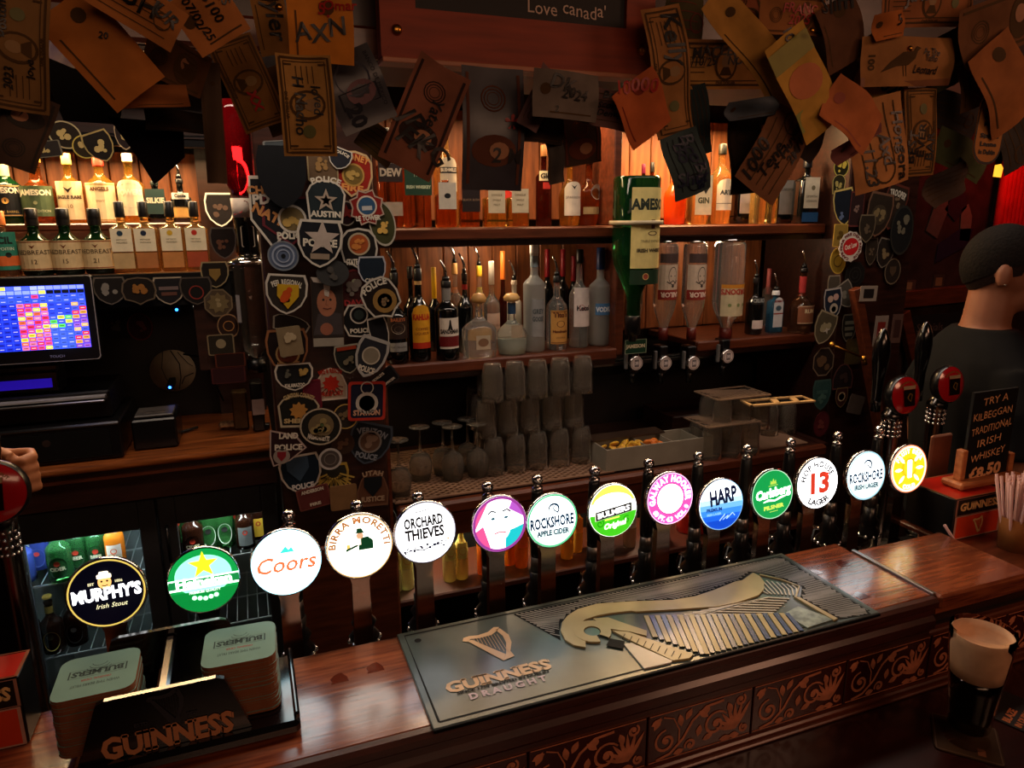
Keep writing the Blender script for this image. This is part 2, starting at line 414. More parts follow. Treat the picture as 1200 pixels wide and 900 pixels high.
# ================================================================== THE BAR
t = thing('bar_counter', 'polished red brown bar top with moulded edge and tiled front', 'bar counter')
m = MB(); m.box(-1.1, 1.17, .852, 1.090, 1.062, BZ, BARTOP, c=.003); m.build('bar_top', t)
m = MB()
prof = [(.852, 1.10), (.842, 1.0995), (.836, 1.094), (.836, 1.083), (.845, 1.074), (.845, 1.062), (.838, 1.055), (.838, 1.038), (.848, 1.026), (.848, 1.018)]
for x0, x1 in ((-1.1, 1.17), ):
    n = len(prof); m.add([(x, y, z) for x in (x0, x1) for y, z in prof+[(.87, 1.018), (.87, 1.10)]], [(i, i+1, n+2+i+1, n+2+i) for i in range(n+1)]+[tuple(range(n+2)), tuple(range(n+2, 2*n+4))], M('bar_edge_wood', '#3a1710', .3, coat=.4, var=.3, stretch=(1, 8, 8)))
m.build('nosing', t)
m = MB(); m.box(-1.1, 3.0, .875, 1.08, 0, 1.06, DARKWOOD); m.build('carcass', t)
m = MB(); m.box(-1.1, 3.0, .868, .8745, .905, 1.022, M('tile_grout', '#1c0c08', .6)); m.build('tile_bed', t)
m = MB(); m.box(-1.1, 3.0, .855, .8749, 1.005, 1.0175, WOOD, c=.003); m.box(-1.1, 3.0, .855, .8749, .8905, .903, WOOD, c=.003); m.box(-1.1, 3.0, .846, .8545, .8905, .8965, WOOD, c=.002); m.build('tile_moulding', t)
# tiles with raised scroll work
RED = M('tile_glaze_red', '#3c100c', .22, coat=.5, var=.2); SCR = M('tile_scroll_tan', '#b87050', .35, var=.25, scale=60)
TL = .213; m = MB(); m.box(.0012, TL-.0012, -.006, 0, .904, 1.0045, RED, c=.0015)
mp = lambda u, v, w_: Vector((u, -.0062-w_, v))
def spiral(cx, cy, r0, turns, a0, sg=1, n=22): return [(cx+r0*(1-.8*i/n)*math.cos(a0+sg*turns*2*PI*i/n), cy+r0*(1-.8*i/n)*math.sin(a0+sg*turns*2*PI*i/n)) for i in range(n+1)]
m.ribbon([(.004, .9095), (TL-.004, .9095)], .002, SCR, mp, .0004); m.ribbon([(.004, .9995), (TL-.004, .9995)], .002, SCR, mp, .0004)
for (cx, cy, r, a0, sg) in ((.036, .944, .023, 1.6, 1), (.136, .950, .026, .6, 1), (.085, .924, .011, 3.6, -1), (.186, .984, .011, 1.0, -1), (.196, .926, .009, 2, 1)):
    P = spiral(cx, cy, r, 1.3, a0, sg); m.ribbon(P, [.0032+.0024*math.sin(PI*i/22) for i in range(23)], SCR, mp, .0008)
    m.poly(circ(r*.24, 10, cx, cy), SCR, mp, .0008)
def leaf(x, y, a, l, b): return [(x, y)]+[(x+l*q*math.cos(a)-b*math.sin(PI*q)*math.sin(a), y+l*q*math.sin(a)+b*math.sin(PI*q)*math.cos(a)) for q in (.25, .5, .75)]+[(x+l*math.cos(a), y+l*math.sin(a))]+[(x+l*q*math.cos(a)+b*math.sin(PI*q)*math.sin(a), y+l*q*math.sin(a)-b*math.sin(PI*q)*math.cos(a)) for q in (.75, .5, .25)]
m.ribbon([(.018, .912), (.045, .918), (.070, .940), (.088, .970), (.115, .990), (.150, .993)], .0050, SCR, mp, .0008)
m.ribbon([(.062, .93), (.062, .96), (.050, .985), (.030, .992)], .0026, SCR, mp, .0008)
for k in range(7): m.poly(leaf(.178, .928, math.radians(60+k*17), .058-.002*k, .0040), SCR, mp, .0008)
for (x, y, a, l) in ((.066, .965, 100, .022), (.074, .975, 60, .02), (.10, .985, -40, .022), (.11, .925, 20, .02), (.10, .935, 80, .02), (.012, .972, 60, .022), (.006, .982, 20, .02), (.118, .992, -100, .015), (.160, .985, -70, .02), (.052, .915, 10, .018), (.145, .915, 0, .022), (.165, .918, -10, .02)):
    m.poly(leaf(x, y, math.radians(a), l*1.15, .0062), SCR, mp, .0008)
tile = m.build('tile', t, (-.506, .868, 0)); tm = tile.data
for i in range(1, 16):
    o = bpy.data.objects.new('tile', tm); COL.objects.link(o); o.parent = t; o.location = (-.506+i*TL, .868, 0)
t = thing('bar_flap', 'right hand bar top section beyond the metal joint strip', 'bar counter')
m = MB(); m.box(1.176, 1.43, .838, 1.045, 1.0745, 1.103, BARTOP, c=.005); m.box(1.176, 1.43, .846, 1.045, 1.062, 1.074, BARTOP); m.build('flap_top', t)
m = MB(); m.box(1.169, 1.177, .85, 1.046, 1.098, 1.1052, STEEL, c=.001); m.build('joint_strip', t)
# customers' ledge in front of and below the tiles
m = MB(); m.box(-1.1, 3.0, .45, .874, .86, .89, M('ledge_wood', '#2a0d08', .25, coat=.5, var=.3, stretch=(1, 8, 8)), c=.004); m.box(-1.1, 3.0, .55, .87, .0, .86, DARKWOOD)
tag(m.build('customer_ledge'), 'lower dark red customer ledge under the tiles where the stout stands', 'counter')
# lower service counter behind the bar where the fonts are bolted
m = MB(); m.box(-1.1, 1.70, 1.092, 1.29, .93, .950, BLACK, c=.003); m.box(-1.1, 1.70, 1.10, 1.27, .0, .929, MATTE)
tag(m.build('service_counter'), 'low black service counter behind the bar top under the beer fonts', 'counter')
m = MB(); m.box(1.45, 1.72, .884, 1.17, 1.062, 1.075, WOOD, c=.003)
tag(m.build('side_counter'), 'small wooden side counter under the red topped caddy and straws', 'counter')
# water stains on the bar top
for i, (px, py) in enumerate(((398, 798), (440, 785), (957, 672), (990, 662), (1012, 700))):
    c = atZ(px, py, BZ); m = MB(); mt = M('wet_ring', '#5a1c08', .08, coat=1)
    n = 16; P = [(.013*math.cos(2*PI*k/n)*(1+.15*math.sin(3*k)), .019*max(-.25, math.sin(2*PI*k/n))*(1+.1*math.cos(2*k))) for k in range(n)]
    m.poly(P, mt, plane_z, .0006, .0006); o = m.build('water_drop', None, (c.x, c.y, BZ))
    tag(o, ['small wet patch on bar top nearest the coaster holder', 'small wet patch on bar top just left of the beer mat runner', 'wet patch on bar top right of the runner by its far corner', 'small wet patch on bar top behind the reddish glow', 'thin wet patch on the pink lit part of bar top'][i], 'stain')
# right background: dark wall pieces behind the barman
m = MB(); m.box(2.225, 4.19, 2.20, 2.29, 0, 2.5, M('right_back_wall', '#33211c', .7, var=.4)); struct(m, 'wall_right_back')
# ================================================================== BEER TAPS
RX = Matrix.Rotation(PI/2, 4, 'X')
TAPY = 1.125
LEV = {}
def lever_parts(t, dx, dy, base, top, sc=1.0):
    base += .058; h = top-base
    m = MB(); pr = [(.0, .40), (.011, .40), (.0115, .44), (.0125, .55), (.0118, .70), (.0095, .88), (.0085, .90), (0, .90)]
    m.lathe([(r*sc, base+z*h) for r, z in pr], BLACK, 12, Matrix.Translation((dx, dy, 0))); lv = m.build('lever', t)
    m = MB(); m.lathe([(0, base+.90*h), (.009*sc, base+.90*h), (.0095*sc, base+.915*h), (.004*sc, base+.925*h), (.004*sc, base+.94*h)], CHROME, 12, Matrix.Translation((dx, dy, 0)))
    m.sphere((dx, dy, base+.965*h), .0095*sc, CHROME, 12, 8); m.build('knob', lv)
    m = MB(); m.lathe([(0, base+.28*h), (.0105*sc, base+.28*h), (.0115*sc, base+.34*h), (.0105*sc, base+.40*h), (0, base+.40*h)], STEEL, 12, Matrix.Translation((dx, dy, 0)))
    m.lathe([(0, base+.02*h), (.021*sc, base+.02*h), (.023*sc, base+.06*h), (.014*sc, base+.11*h), (.019*sc, base+.16*h), (.012*sc, base+.2*h), (.0135*sc, base+.28*h), (0, base+.28*h)], BLACK, 14, Matrix.Translation((dx, dy, 0))); m.build('collar', t)
    m = MB(); 
    for k in range(10):
        a = 2*PI*k/10; m.sphere((dx+.023*sc*math.cos(a), dy+.023*sc*math.sin(a), base+.035*h), .005, CHROME, 6, 4)
    m.tube([(dx, dy+.012, base+.12*h), (dx, dy+.045, base+.10*h), (dx, dy+.055, base-.01)], .006, CHROME, 8); m.build('spout', t)
def tap(px, py, rp, label, face, lever=True, ft=1):
    c = at(px, py, TAPY); R = rp*depth(c)/F; base = .952; zc = c.z-base
    t = thing('beer_tap', label, 'beer tap', (c.x, TAPY+.02, base))
    # blade shaped font column
    m = MB(); wv = [(.020, 0), (.019, .05), (.0165, .09), (.0150, max(.11, zc-R-.02)), (.019, zc-R-.004), (.024, zc-R+.012)]
    P = [(x, z) for x, z in wv]+[(-x, z) for x, z in wv[::-1]]
    m.poly(P, M('font_column_chrome', '#9a928e', .16, metal=1, var=.1), plane_y, .0, .016); m.build('column', t)
    m = MB(); m.box(-.0205, -.0187, -.002, .016, .0, .09, CHROME); m.box(.0187, .0205, -.002, .016, .0, .09, CHROME); m.box(-.026, .026, -.014, .03, -.0, .010, STEEL, c=.003); m.build('base', t)
    b = MB(); b.lathe([(0, -.022), (R*.7, -.022), (R*.98, -.008), (R*1.03, .0), (R*1.03, .004), (R*.985, .006)], CHROME, 36, RX); bo = b.build('badge_housing', t, (0, -.012, zc)); bo.rotation_euler = (math.radians(-6), 0, 0)
    f = MB(); mp = lambda u, v, w_: Vector((u*R, -.0062-w_, v*R)); face(f, mp); fo = f.build('badge_face', t, (0, -.012, zc)); fo.rotation_euler = (math.radians(-6), 0, 0)
    if lever: lever_parts(t, .012, .085, 0, .350, 1.25)
    return t
W0 = .0004
def f_murphy(f, mp):
    f.poly(circ(.97, 40), E('#0c0c22', .25), mp); f.ring(circ(.97, 40), .955, E('#e8c860', .9), mp, W0)
    f.text("MURPHY'S", 0, -.16, .34, E('#ffffff', 2.0), mp, W0*2, 1, fit=1.72, rot=.02)
    f.text("Irish Stout", .08, -.42, .13, E('#e8e0b0', 1.4), mp, W0*2, shear=.3)
    f.poly(circ(.17, 16, -.02, .33, ry=.2), E('#e0a860', 1.6), mp, W0*2); f.poly(rect(.36, .12, -.02, .50, .03), E('#fff0d0', 1.8), mp, W0*3); f.poly(rect(.24, .16, -.02, .56, .04), E('#fff0d0', 1.8), mp, W0*3.5)
    for x in (-.09, .05): f.poly(circ(.03, 8, x, .36), E('#201010', .2), mp, W0*4)
    f.ribbon([(-.09, .25), (-.02, .22), (.06, .25)], .025, E('#201010', .2), mp, W0*4)
    f.text("EST", -.36, .28, .07, E('#e8e0b0', 1), mp, W0*2, 1); f.text("1856", .32, .28, .07, E('#e8e0b0', 1), mp, W0*2, 1)
def f_hein(f, mp):
    f.poly(circ(.97, 40), E('#10a048', .9), mp); f.poly(circ(.78, 40, 0, .16, ry=.62), E('#9fffe0', 1.2), mp, W0*.5)
    f.poly([(-.95, -.22), (.95, -.22), (.97, .12), (-.97, .12)], E('#eafff4', 2.0), mp, W0*.8)
    f.poly([(-.97, -.16), (.97, -.16), (.96, .08), (-.96, .08)], E('#189048', .8), mp, W0)
    f.poly(circ(.97, 40, 0, 0, 198, 342), E('#0a8a3a', .9), mp, W0*.6)
    f.poly(star(.42, .17, 5, .02, .48), E('#ffd820', 1.5), mp, W0*2); f.text("Heineken", 0, -.14, .25, E('#ffffff', 2.4), mp, W0*3, 1, fit=1.55)
    f.text("PREMIUM QUALITY", 0, -.36, .07, E('#e8fff0', 1.2), mp, W0*3, 1)
    for k in range(5): f.poly(circ(.07, 10, -.3+.15*k, -.55+.03*abs(k-2)), E('#c8ffe0', 1.4), mp, W0*3)
def f_coors(f, mp):
    f.poly(circ(.98, 40), E('#f0fffc', 2.6), mp); f.ring(circ(.98, 40), .93, E('#9fe8ff', 2), mp, W0)
    f.text("Coors", -.05, -.25, .46, E('#ff7a48', .9), mp, W0*2, 2, shear=.25); f.poly([(-.18, .30), (0, .50), (.08, .38), (.16, .46), (.24, .30)], E('#40d8c8', 1.2), mp, W0*2)
def f_birra(f, mp):
    f.poly(circ(.98, 40), E('#fff8ea', 2.2), mp); f.ring(circ(.98, 40), .965, E('#d8a860', 1), mp, W0)
    f.arc("BIRRA MORETTI", 0, 0, .72, .20, E('#c88850', .75), mp, W0*2, 1, mid=88, span=185)
    g = E('#1a5a34', .35)
    f.poly([(-.05, -.12), (.40, -.12), (.40, .14), (.25, .28), (.05, .26), (-.02, .10)], g, mp, W0*2)
    f.poly(circ(.11, 14, .02, .33), E('#d8a880', 1), mp, W0*2); f.poly([(-.16, .42), (.17, .40), (.12, .46), (.08, .56), (-.06, .57), (-.08, .46)], g, mp, W0*3)
    f.poly([(-.10, .05), (.04, .05), (.04, .24), (-.02, .24)], E('#f8e8c8', 1.4), mp, W0*3); f.ribbon([(-.42, -.08), (-.25, -.02), (-.05, .05)], .07, g, mp, W0*3)
    f.poly(rect(.1, .16, -.34, .02, .02), E('#e8c060', 1.1), mp, W0*2); f.ribbon([(-.45, -.14), (.4, -.14)], .02, g, mp, W0*2)
def f_orchard(f, mp):
    f.poly(circ(.98, 40), E('#ffffff', 2.0), mp); d = E('#38383c', .12); f.ring(circ(.98, 40), .975, E('#b0b0c8', .7), mp, W0)
    f.text("ORCHARD", -.04, .22, .32, d, mp, W0*2, 1, fit=1.26, rot=.03); f.text("THIEVES", -.02, -.17, .33, d, mp, W0*2, 1, fit=1.26, rot=.03)
    f.text("CIDER", .02, -.28, .07, d, mp, W0*2); f.ribbon([(-.3, .70), (-.1, .72), (.15, .76)], .03, d, mp, W0*2)
    n = E('#303050', .15)
    for k in range(26): f.poly(circ(random.uniform(.02, .045), 7, -.72+k*.054+random.uniform(-.02, .02), -.52+.11*k/26+random.uniform(-.10, .08)), n, mp, W0*2)
    f.ribbon([(-.7, -.56), (-.4, -.50), (-.1, -.56), (.2, -.46), (.55, -.42)], .035, n, mp, W0*2); f.poly(circ(.04, 8, .72, -.30), E('#e8a060', .9), mp, W0*2)
def f_purple(f, mp):
    f.poly(circ(.98, 40), E('#ffe8f0', 2.0), mp); f.ring(circ(.98, 40), .90, E('#a040a0', .8), mp, W0)
    f.poly([(-.95, -.2)]+circ(.97, 14, 0, 0, 110, 250)+[(-.6, .0)], E('#ff5a9a', .9), mp, W0*.5); f.poly([(.2, -.3), (.6, -.2), (.93, -.1)]+circ(.97, 10, 0, 0, -8, -80), E('#20c8d0', .9), mp, W0*.6)
    f.poly([(.35, .5), (.9, .15), (.8, .5), (.5, .82)], E('#c060d8', .8), mp, W0*.7); f.poly(circ(.42, 20, 0, .02, ry=.62), E('#f4ffff', 2.4), mp, W0)
    for sx in (-1, 1):
        f.ribbon([(sx*.42, .40), (sx*.28, .50), (sx*.12, .44)], .06, E('#4a5060', .2), mp, W0*2); f.poly(circ(.08, 10, sx*.24, .22, ry=.05), E('#5090a8', .4), mp, W0*2)
    f.ribbon([(-.05, .2), (-.08, -.05), (.06, -.08)], .025, E('#90c0c8', .8), mp, W0*2); f.ribbon([(-.22, -.32), (0, -.27), (.22, -.32)], .06, E('#e88090', .8), mp, W0*2)
def f_rock(col, sub, crop=False):
    def f_(f, mp):
        f.poly(circ(.98, 40), E('#f2fffc', 2.1), mp); f.ring(circ(.98, 40), .93, E(col, .9), mp, W0); n = E('#1c4a7a', .2)
        f.poly(circ(.97, 30, 0, 0, 200, 340), E('#d8f4ee', 1.5), mp, W0*.5)
        f.text("ROCKSHORE", -.02, -.22, .38, n, mp, W0*2, 1, fit=1.72, rot=.02); f.text(sub, 0, -.52, .20, n, mp, W0*2, 1, fit=1.24)
        f.ribbon(circ(.20, 16, .06, .42, -60, 200), [.03+.05*math.sin(PI*i/15) for i in range(16)], n, mp, W0*2); f.ribbon([(.22, .30), (.10, .36), (.02, .50), (.14, .54)], .05, n, mp, W0*2); f.ribbon([(-.28, .36), (-.12, .36)], .02, n, mp, W0*2)
    return f_
def f_bulm(f, mp):
    f.poly(circ(.98, 40), E('#fbfff0', 1.9), mp); f.poly(circ(.96, 24, 0, 0, 20, 160), E('#e8f060', 1.0), mp, W0*.4); f.poly(circ(.80, 30, 0, .25, ry=.42), E('#ffffff', 2.2), mp, W0*.6)
    f.poly(circ(.97, 30, 0, 0, 186, 354), E('#44d020', .85), mp, W0*.6)
    f.poly([(-.75, -.32), (.80, -.12), (.80, .22), (-.75, .02)], E('#2a2a2c', .1), mp, W0); f.ring([(-.75, -.32), (.80, -.12), (.80, .22), (-.75, .02)], .95, E('#e0e0c8', 1), mp, W0*1.5)
    f.text("BULMERS", .03, -.14, .19, E('#ffffff', 1.4), mp, W0*2, 1, fit=1.34, rot=.13, serif=1)
    for k in range(5): f.ribbon([(-.25+.04*k, .26+.06*k), (0, .30+.07*k), (.28-.04*k, .27+.06*k)], .022, E('#3a3a3a', .2), mp, W0*2)
    f.ribbon([(-.35, -.32), (.25, -.26)], .05, E('#f0e060', 1.3), mp, W0*2); f.text("Original", .05, -.62, .20, E('#f4ffe0', 1.6), mp, W0*2, 1, shear=.3, rot=.12)
    for sx in (-1, 1): f.ribbon(spiral(sx*.55, -.42, .16, 1.2, 1, sx), .04, E('#20a010', .7), mp, W0*1.5)
def f_galway(f, mp):
    f.poly(circ(.98, 40), E('#e455b4', .95), mp); f.poly(circ(.56, 36), E('#ffffff', 2.6), mp, W0); f.ring(circ(.98, 40), .965, E('#ffd0f0', 1.2), mp, W0); f.ring(circ(.60, 36), .93, E('#d850a8', .8), mp, W0*1.5)
    f.arc("GALWAY HOOKER", 0, 0, .66, .23, E('#ffffff', 1.8), mp, W0*2, 1, mid=92, span=205); f.arc("60 FT. 4.3% VOL. 0", 0, 0, .88, .18, E('#ffffff', 1.6), mp, W0*2, 1, mid=272, bottom=True, span=125)
def f_harp(f, mp):
    f.poly(circ(.98, 40), E('#f4fbff', 2.0), mp)
    for i, (a, cc) in enumerate(((14, '#bfe4ff'), (2, '#70baf8'), (-10, '#3a8cf0'), (-24, '#1c62e0'), (-38, '#1048c8'))): f.poly(circ(.97, 30, 0, 0, -180-a, a) if a < 0 else circ(.97, 30, 0, 0, 180-a, 360+a), E(cc, 1.0), mp, W0*(.3+.2*i))
    f.ring(circ(.98, 40), .97, E('#80b8e8', .9), mp, W0*2); f.text("HARP", .10, .06, .56, E('#20306a', .15), mp, W0*2, 1, fit=1.22, rot=.10)
    f.text("PREMIUM", -.33, -.22, .13, E('#2050a0', .5), mp, W0*2, 1, fit=.7); f.text("IRISH LAGER", -.34, -.37, .08, E('#90c8f8', .9), mp, W0*2, 1)
    f.ribbon([(-.10, -.62), (.15, -.38), (.05, -.60), (.30, -.45), (.22, -.58), (.50, -.38), (.60, -.50)], .035, E('#b0d8ff', 1.2), mp, W0*2)
def f_carl(f, mp):
    f.poly(circ(.98, 40), E('#16a04c', .85), mp); f.ring(circ(.98, 40), .97, E('#b8e8c8', 1), mp, W0)
    f.text("Carlsberg", .03, -.08, .34, E('#ffffff', 1.9), mp, W0*2, 1, fit=1.66, rot=.10, shear=.1); f.ribbon([(-.45, -.28), (-.2, -.22), (.1, -.26), (.4, -.16), (.75, -.10)], [.03, .09, .06, .09, .02], E('#ffffff', 1.6), mp, W0*2)
    f.text("PILSNER", .05, -.58, .15, E('#d8e860', 1), mp, W0*2, 1, fit=.95, rot=.06); f.ribbon([(-.15, -.70), (.25, -.67)], .02, E('#d8e860', .9), mp, W0*2); f.poly([(-.12, .40), (.18, .42), (.14, .58), (.08, .50), (.03, .64), (-.03, .50), (-.10, .56)], E('#b8d850', 1), mp, W0*2); f.ribbon([(-.2, .34), (.24, .37)], .025, E('#b8d850', 1), mp, W0*2)
def f_hop(f, mp):
    f.poly(circ(.98, 40), E('#ffffff', 2.1), mp); k = E('#404044', .12); f.text("13", .03, -.36, .76, E('#f04830', .7), mp, W0*2, 1, fit=1.12)
    f.arc("HOP HOUSE", 0, 0, .64, .22, k, mp, W0*2, 1, mid=96, span=150); f.arc("LAGER", 0, 0, .86, .22, k, mp, W0*2, 1, mid=272, bottom=True, span=75); f.poly(leaf(.36, .25, .6, .22, .06), E('#f04830', .7), mp, W0*2)
def f_orange(f, mp):
    f.poly(circ(.98, 40), E('#ffd8c0', 1.7), mp); f.poly(circ(.86, 36), E('#ffd020', 1.1), mp, W0); f.ring(circ(.98, 40), .96, E('#ff8050', 1), mp, W0)
    wh = E('#fffbe8', 2.4)
    for k in range(8):
        if k not in (2, 6): a = math.radians(k*45); f.poly(leaf(.36*math.cos(a), .36*math.sin(a), a, .42, .07), wh, mp, W0*2)
    f.poly(rect(.24, .74, .02, 0, .06), wh, mp, W0*3); f.ribbon(circ(.36, 20, 0, .05, 20, 340), .07, E('#ffb010', .9), mp, W0*2); f.arc("FRUIT BEER", 0, 0, .66, .16, wh, mp, W0*2.5, 1, mid=90, gap=.03); f.arc("COLD", 0, 0, .82, .16, wh, mp, W0*2.5, 1, mid=270, bottom=True, gap=.03)
tap(125, 696, 42, 'leftmost lit tap, dark navy badge with cream rim and small man in a cap', f_murphy, lever=False)
tap(239, 681, 39.5, 'lit tap with green badge and a big yellow star', f_hein, lever=False)
tap(336, 660, 40, 'glaring white tap badge with faint orange script, third from left', f_coors)
tap(422, 641, 39, 'white tap badge with brown arched lettering and man in green jacket', f_birra)
tap(499, 625, 37, 'white tap badge with two lines of tall grey capitals', f_orchard)
tap(586, 615, 34, 'pink and turquoise tap badge showing a pale face', f_purple)
tap(648, 611, 32.5, 'white tap badge with thin green rim and blue capitals over the words apple cider', f_rock('#60d090', 'APPLE CIDER'))
tap(719, 599, 32, 'yellow and green tap badge crossed by a black name band', f_bulm)
tap(786, 585, 31.5, 'pink ring shaped tap badge with a blank white centre', f_galway)
tap(846, 592, 31, 'tap badge fading from white to deep blue with four tall capitals', f_harp)
tap(906, 580, 30, 'plain green tap badge with white script', f_carl)
tap(959, 567, 30.5, 'white tap badge with large red number thirteen', f_hop)
tap(1016, 558, 29.5, 'white tap badge with pale blue rim and blue capitals, right of the red thirteen', f_rock('#a8dcec', 'IRISH LAGER'))
tap(1066, 550, 29, 'yellow and orange tap badge at right end of the lit row', f_orange)
# bar top lights from the lit badges are the badges themselves
# tall black handled fonts with red glass badges
def red_tap(px, py, rp, htop, label, Y=1.16, handle=True, cr=1.0):
    c = at(px, py, Y); R = rp*depth(c)/F; base = .952; zc = c.z-base
    t = thing('stout_tap', label, 'beer tap', (c.x, Y+.03, base))
    rc = M('red_badge_enamel', '#a01018', .12, var=.12, coat=1)
    b = MB(); b.lathe([(0, -.020), (R*.9, -.020), (R*1.04, -.006), (R*1.05, .002), (R*.98, .008)], BLACK, 32, RX)
    b.lathe([(R*.98, .0075), (R*.80, .012), (R*.5, .0155), (0, .017)], rc, 32, RX); bo = b.build('badge', t, (0, -.012, zc)); bo.rotation_euler = (math.radians(-8), 0, 0)
    f = MB(); mp = lambda u, v, w_: Vector((u*R, -.0185-w_, v*R))
    k = M('badge_print_black', '#100606', .3); gd = C('#8a6a30', .3)
    f.poly([(-.36, -.55), (.36, -.55), (.40, .32), (-.40, .32)], k, mp, 0); f.poly([(-.40, .34), (.40, .34), (.42, .52), (-.42, .52)], C('#a89878', .3), mp, 0)
    f.ribbon([(-.16, -.1), (0, .12), (.16, .05), (.05, -.3), (-.16, -.1)], .05, gd, mp, W0*2); f.arc("DRAUGHT STOUT", 0, 0, .66, .10, gd, mp, -.004, 1, mid=90)
    fo = f.build('badge_print', t, (0, -.012, zc)); fo.rotation_euler = (math.radians(-8), 0, 0)
    m = MB(); m.lathe([(0, 0), (.036*cr, 0), (.036*cr, .012), (.021*cr, .022), (.020*cr, zc-R-.03), (.025*cr, zc-R-.02), (.025*cr, zc-R-.008), (.014*cr, zc-R+.01), (0, zc-R+.01)], M('dark_chrome', '#5a5654', .22, metal=1, var=.2), 18, Matrix.Translation((0, .012, 0)))
    for k_ in range(4):
        for q in range(12):
            a = 2*PI*q/12; m.sphere((.021*cr*math.cos(a), .012+.021*cr*math.sin(a), zc-R-.06+.012*k_), .0042*cr, CHROME, 6, 4)
    m.build('column', t)
    if handle:
        H = at(htop[0], htop[1], Y+.06); hz = H.z-base; dx = H.x-c.x
        m = MB(); h0 = zc-R-.005; L = hz-h0
        m.lathe([(0, h0), (.013, h0), (.012, h0+.15*L), (.013, h0+.35*L), (.019, h0+.60*L), (.0205, h0+.72*L), (.018, h0+.85*L), (.010, h0+.955*L), (.004, h0+L), (0, h0+L)], M('gloss_black_handle', '#08080a', .08, coat=1, var=.1), 18, Matrix.Translation((dx, .045, 0))); m.build('handle', t)
    return t
red_tap(1066, 465, 22.5, (1042, 386), 'tall black handled stout tap with round red badge, nearer one on the right', Y=1.20)
red_tap(1119, 452, 21.5, (1092, 378), 'tall black handled stout tap with round red badge, farther one beside the chalk sign', Y=1.24)
red_tap(-13, 582, 37, (-30, 480), 'stout tap with red badge cut off at the left edge of the view', Y=1.14, cr=.7)
# ================================================================== BEER MAT RUNNER
MX0, MX1, MY0, MY1 = .193, 1.018, .836, 1.086; MZ = BZ+.0065
t = thing('bar_runner', 'long grey rubber bar runner printed with a golden harp', 'bar mat', (MX0, MY0, BZ))
ML, MW = MX1-MX0, MY1-MY0
def uv(px, py): p = atZ(px, py, MZ+.001); return (p.x-MX0, p.y-MY0)
RUB = M('runner_rubber_grey', '#46524f', .30, scale=9, coat=.12, col2='#323d3b'); BK = M('runner_black', '#050506', .65)
m = MB(); m.box(0, ML, 0, MW, .0005, .0065, RUB, c=.001); m.box(0, ML, -.004, .0, .0005, .0065, BK, c=.001); m.build('mat', t)
mp = lambda u, v, w_: Vector((u, v, .0066+w_))
e = .011; m = MB()
m.ribbon([(e, e), (ML-e, e), (ML-e, MW-e), (e, MW-e), (e, e)], .0035, BK, mp, .0003)
for x in (e+.018, ML-e-.018): m.poly(circ(.007, 14, x, MW-e-.022), BK, mp, .0003); m.ring(circ(.0075, 14, x, MW-e-.022), .8, RUB, mp, .0006)
m.build('border', t)
GOLD = M('runner_gold', '#a8986c', .34, var=.12); BLUE = M('runner_bar_blue', '#46567c', .25, var=.2); LT = M('runner_pale', '#b8b2a4', .35, var=.2)
def q7(*a): return [uv(600+x/4, 675+y/4) for x, y in a]
def q8(*a): return [uv(740+x/4, 640+y/4) for x, y in a]
sweep = q7((228, 262), (236, 222), (262, 190), (310, 160), (400, 135), (560, 124), (750, 118), (860, 100), (950, 70), (1050, 30)) + q8((520, 165), (570, 130), (600, 145), (622, 172), (620, 208), (595, 235), (500, 268), (400, 288), (200, 302), (20, 312)) + q7((560, 168), (470, 178), (400, 190), (345, 208), (315, 232), (300, 262), (318, 292), (345, 308), (345, 340), (290, 330), (250, 305))
m = MB(); m.poly(sweep, GOLD, mp, .0035, .0034)
cx, cy = uv(694, 741); r = abs(uv(718, 741)[0]-cx)
m.ribbon(circ(r*.72, 26, cx, cy, -60, 270), r*.55, GOLD, mp, .0038, .0036); m.poly(circ(r*.40, 18, cx, cy), M('runner_eye', '#5c706c', .2), mp, .002, .0018); m.ribbon(circ(r*.46, 20, cx, cy), r*.08, BK, mp, .0022)
m.poly(q7((380, 205), (450, 200), (540, 232), (632, 262), (630, 286), (560, 268), (470, 255), (440, 250)), GOLD, mp, .0036, .0034)
m.poly(q7((470, 262), (545, 268), (850, 372), (830, 392), (755, 402), (540, 300)), GOLD, mp, .0036, .0034)
m.poly(q7((525, 325), (560, 318), (750, 402), (745, 410), (620, 438)), LT, mp, .0030, .0028)
for k in range(9):
    x = 530+k*33; y = 272+k*11.5; m.ribbon(q7((x, y+6), (x-14, y+32)), .0012, BK, mp, .0040)
m.poly(q7((460, 296), (530, 310), (520, 345), (440, 330)), BK, mp, .0026)
m.build('harp_neck', t)
# harp strings: raised bars, alternately gold and blue
for k in range(26):
    x0 = 757+k*6.6; y0 = 722.3-.12*k; f0 = k/25.; x1 = x0+19.5-2*f0
    yb = 747.5+min(1, k/7)*20 if k < 8 else 767.5-(k-8)*1.62
    if k < 8: x1 = x0+19.5*((yb-y0)/45)
    m = MB(); m.ribbon([uv(x0, y0), uv(x1, yb)], .0075 if k % 2 else .0085, BLUE if k % 2 else GOLD, mp, .003, .0029); m.build('string', t)
m = MB()
P = q8((715, 320), (780, 285), (950, 345), (825, 385)); m.poly(P, M('runner_foam', '#9fb0a4', .3, scale=60, col2='#5c6864'), mp, .0025, .0024)
m.poly(q8((760, 240), (790, 246), (966, 344), (948, 352)), GOLD, mp, .0035, .0034)
for i in range(9):
    s0 = i/9.; m.ribbon(q8((560+i*24, 150+i*4), (620+i*19, 215-i*2), (640+i*17, 225+i*1)) if i < 9 else [], .0026, LT, mp, .002, .0018)
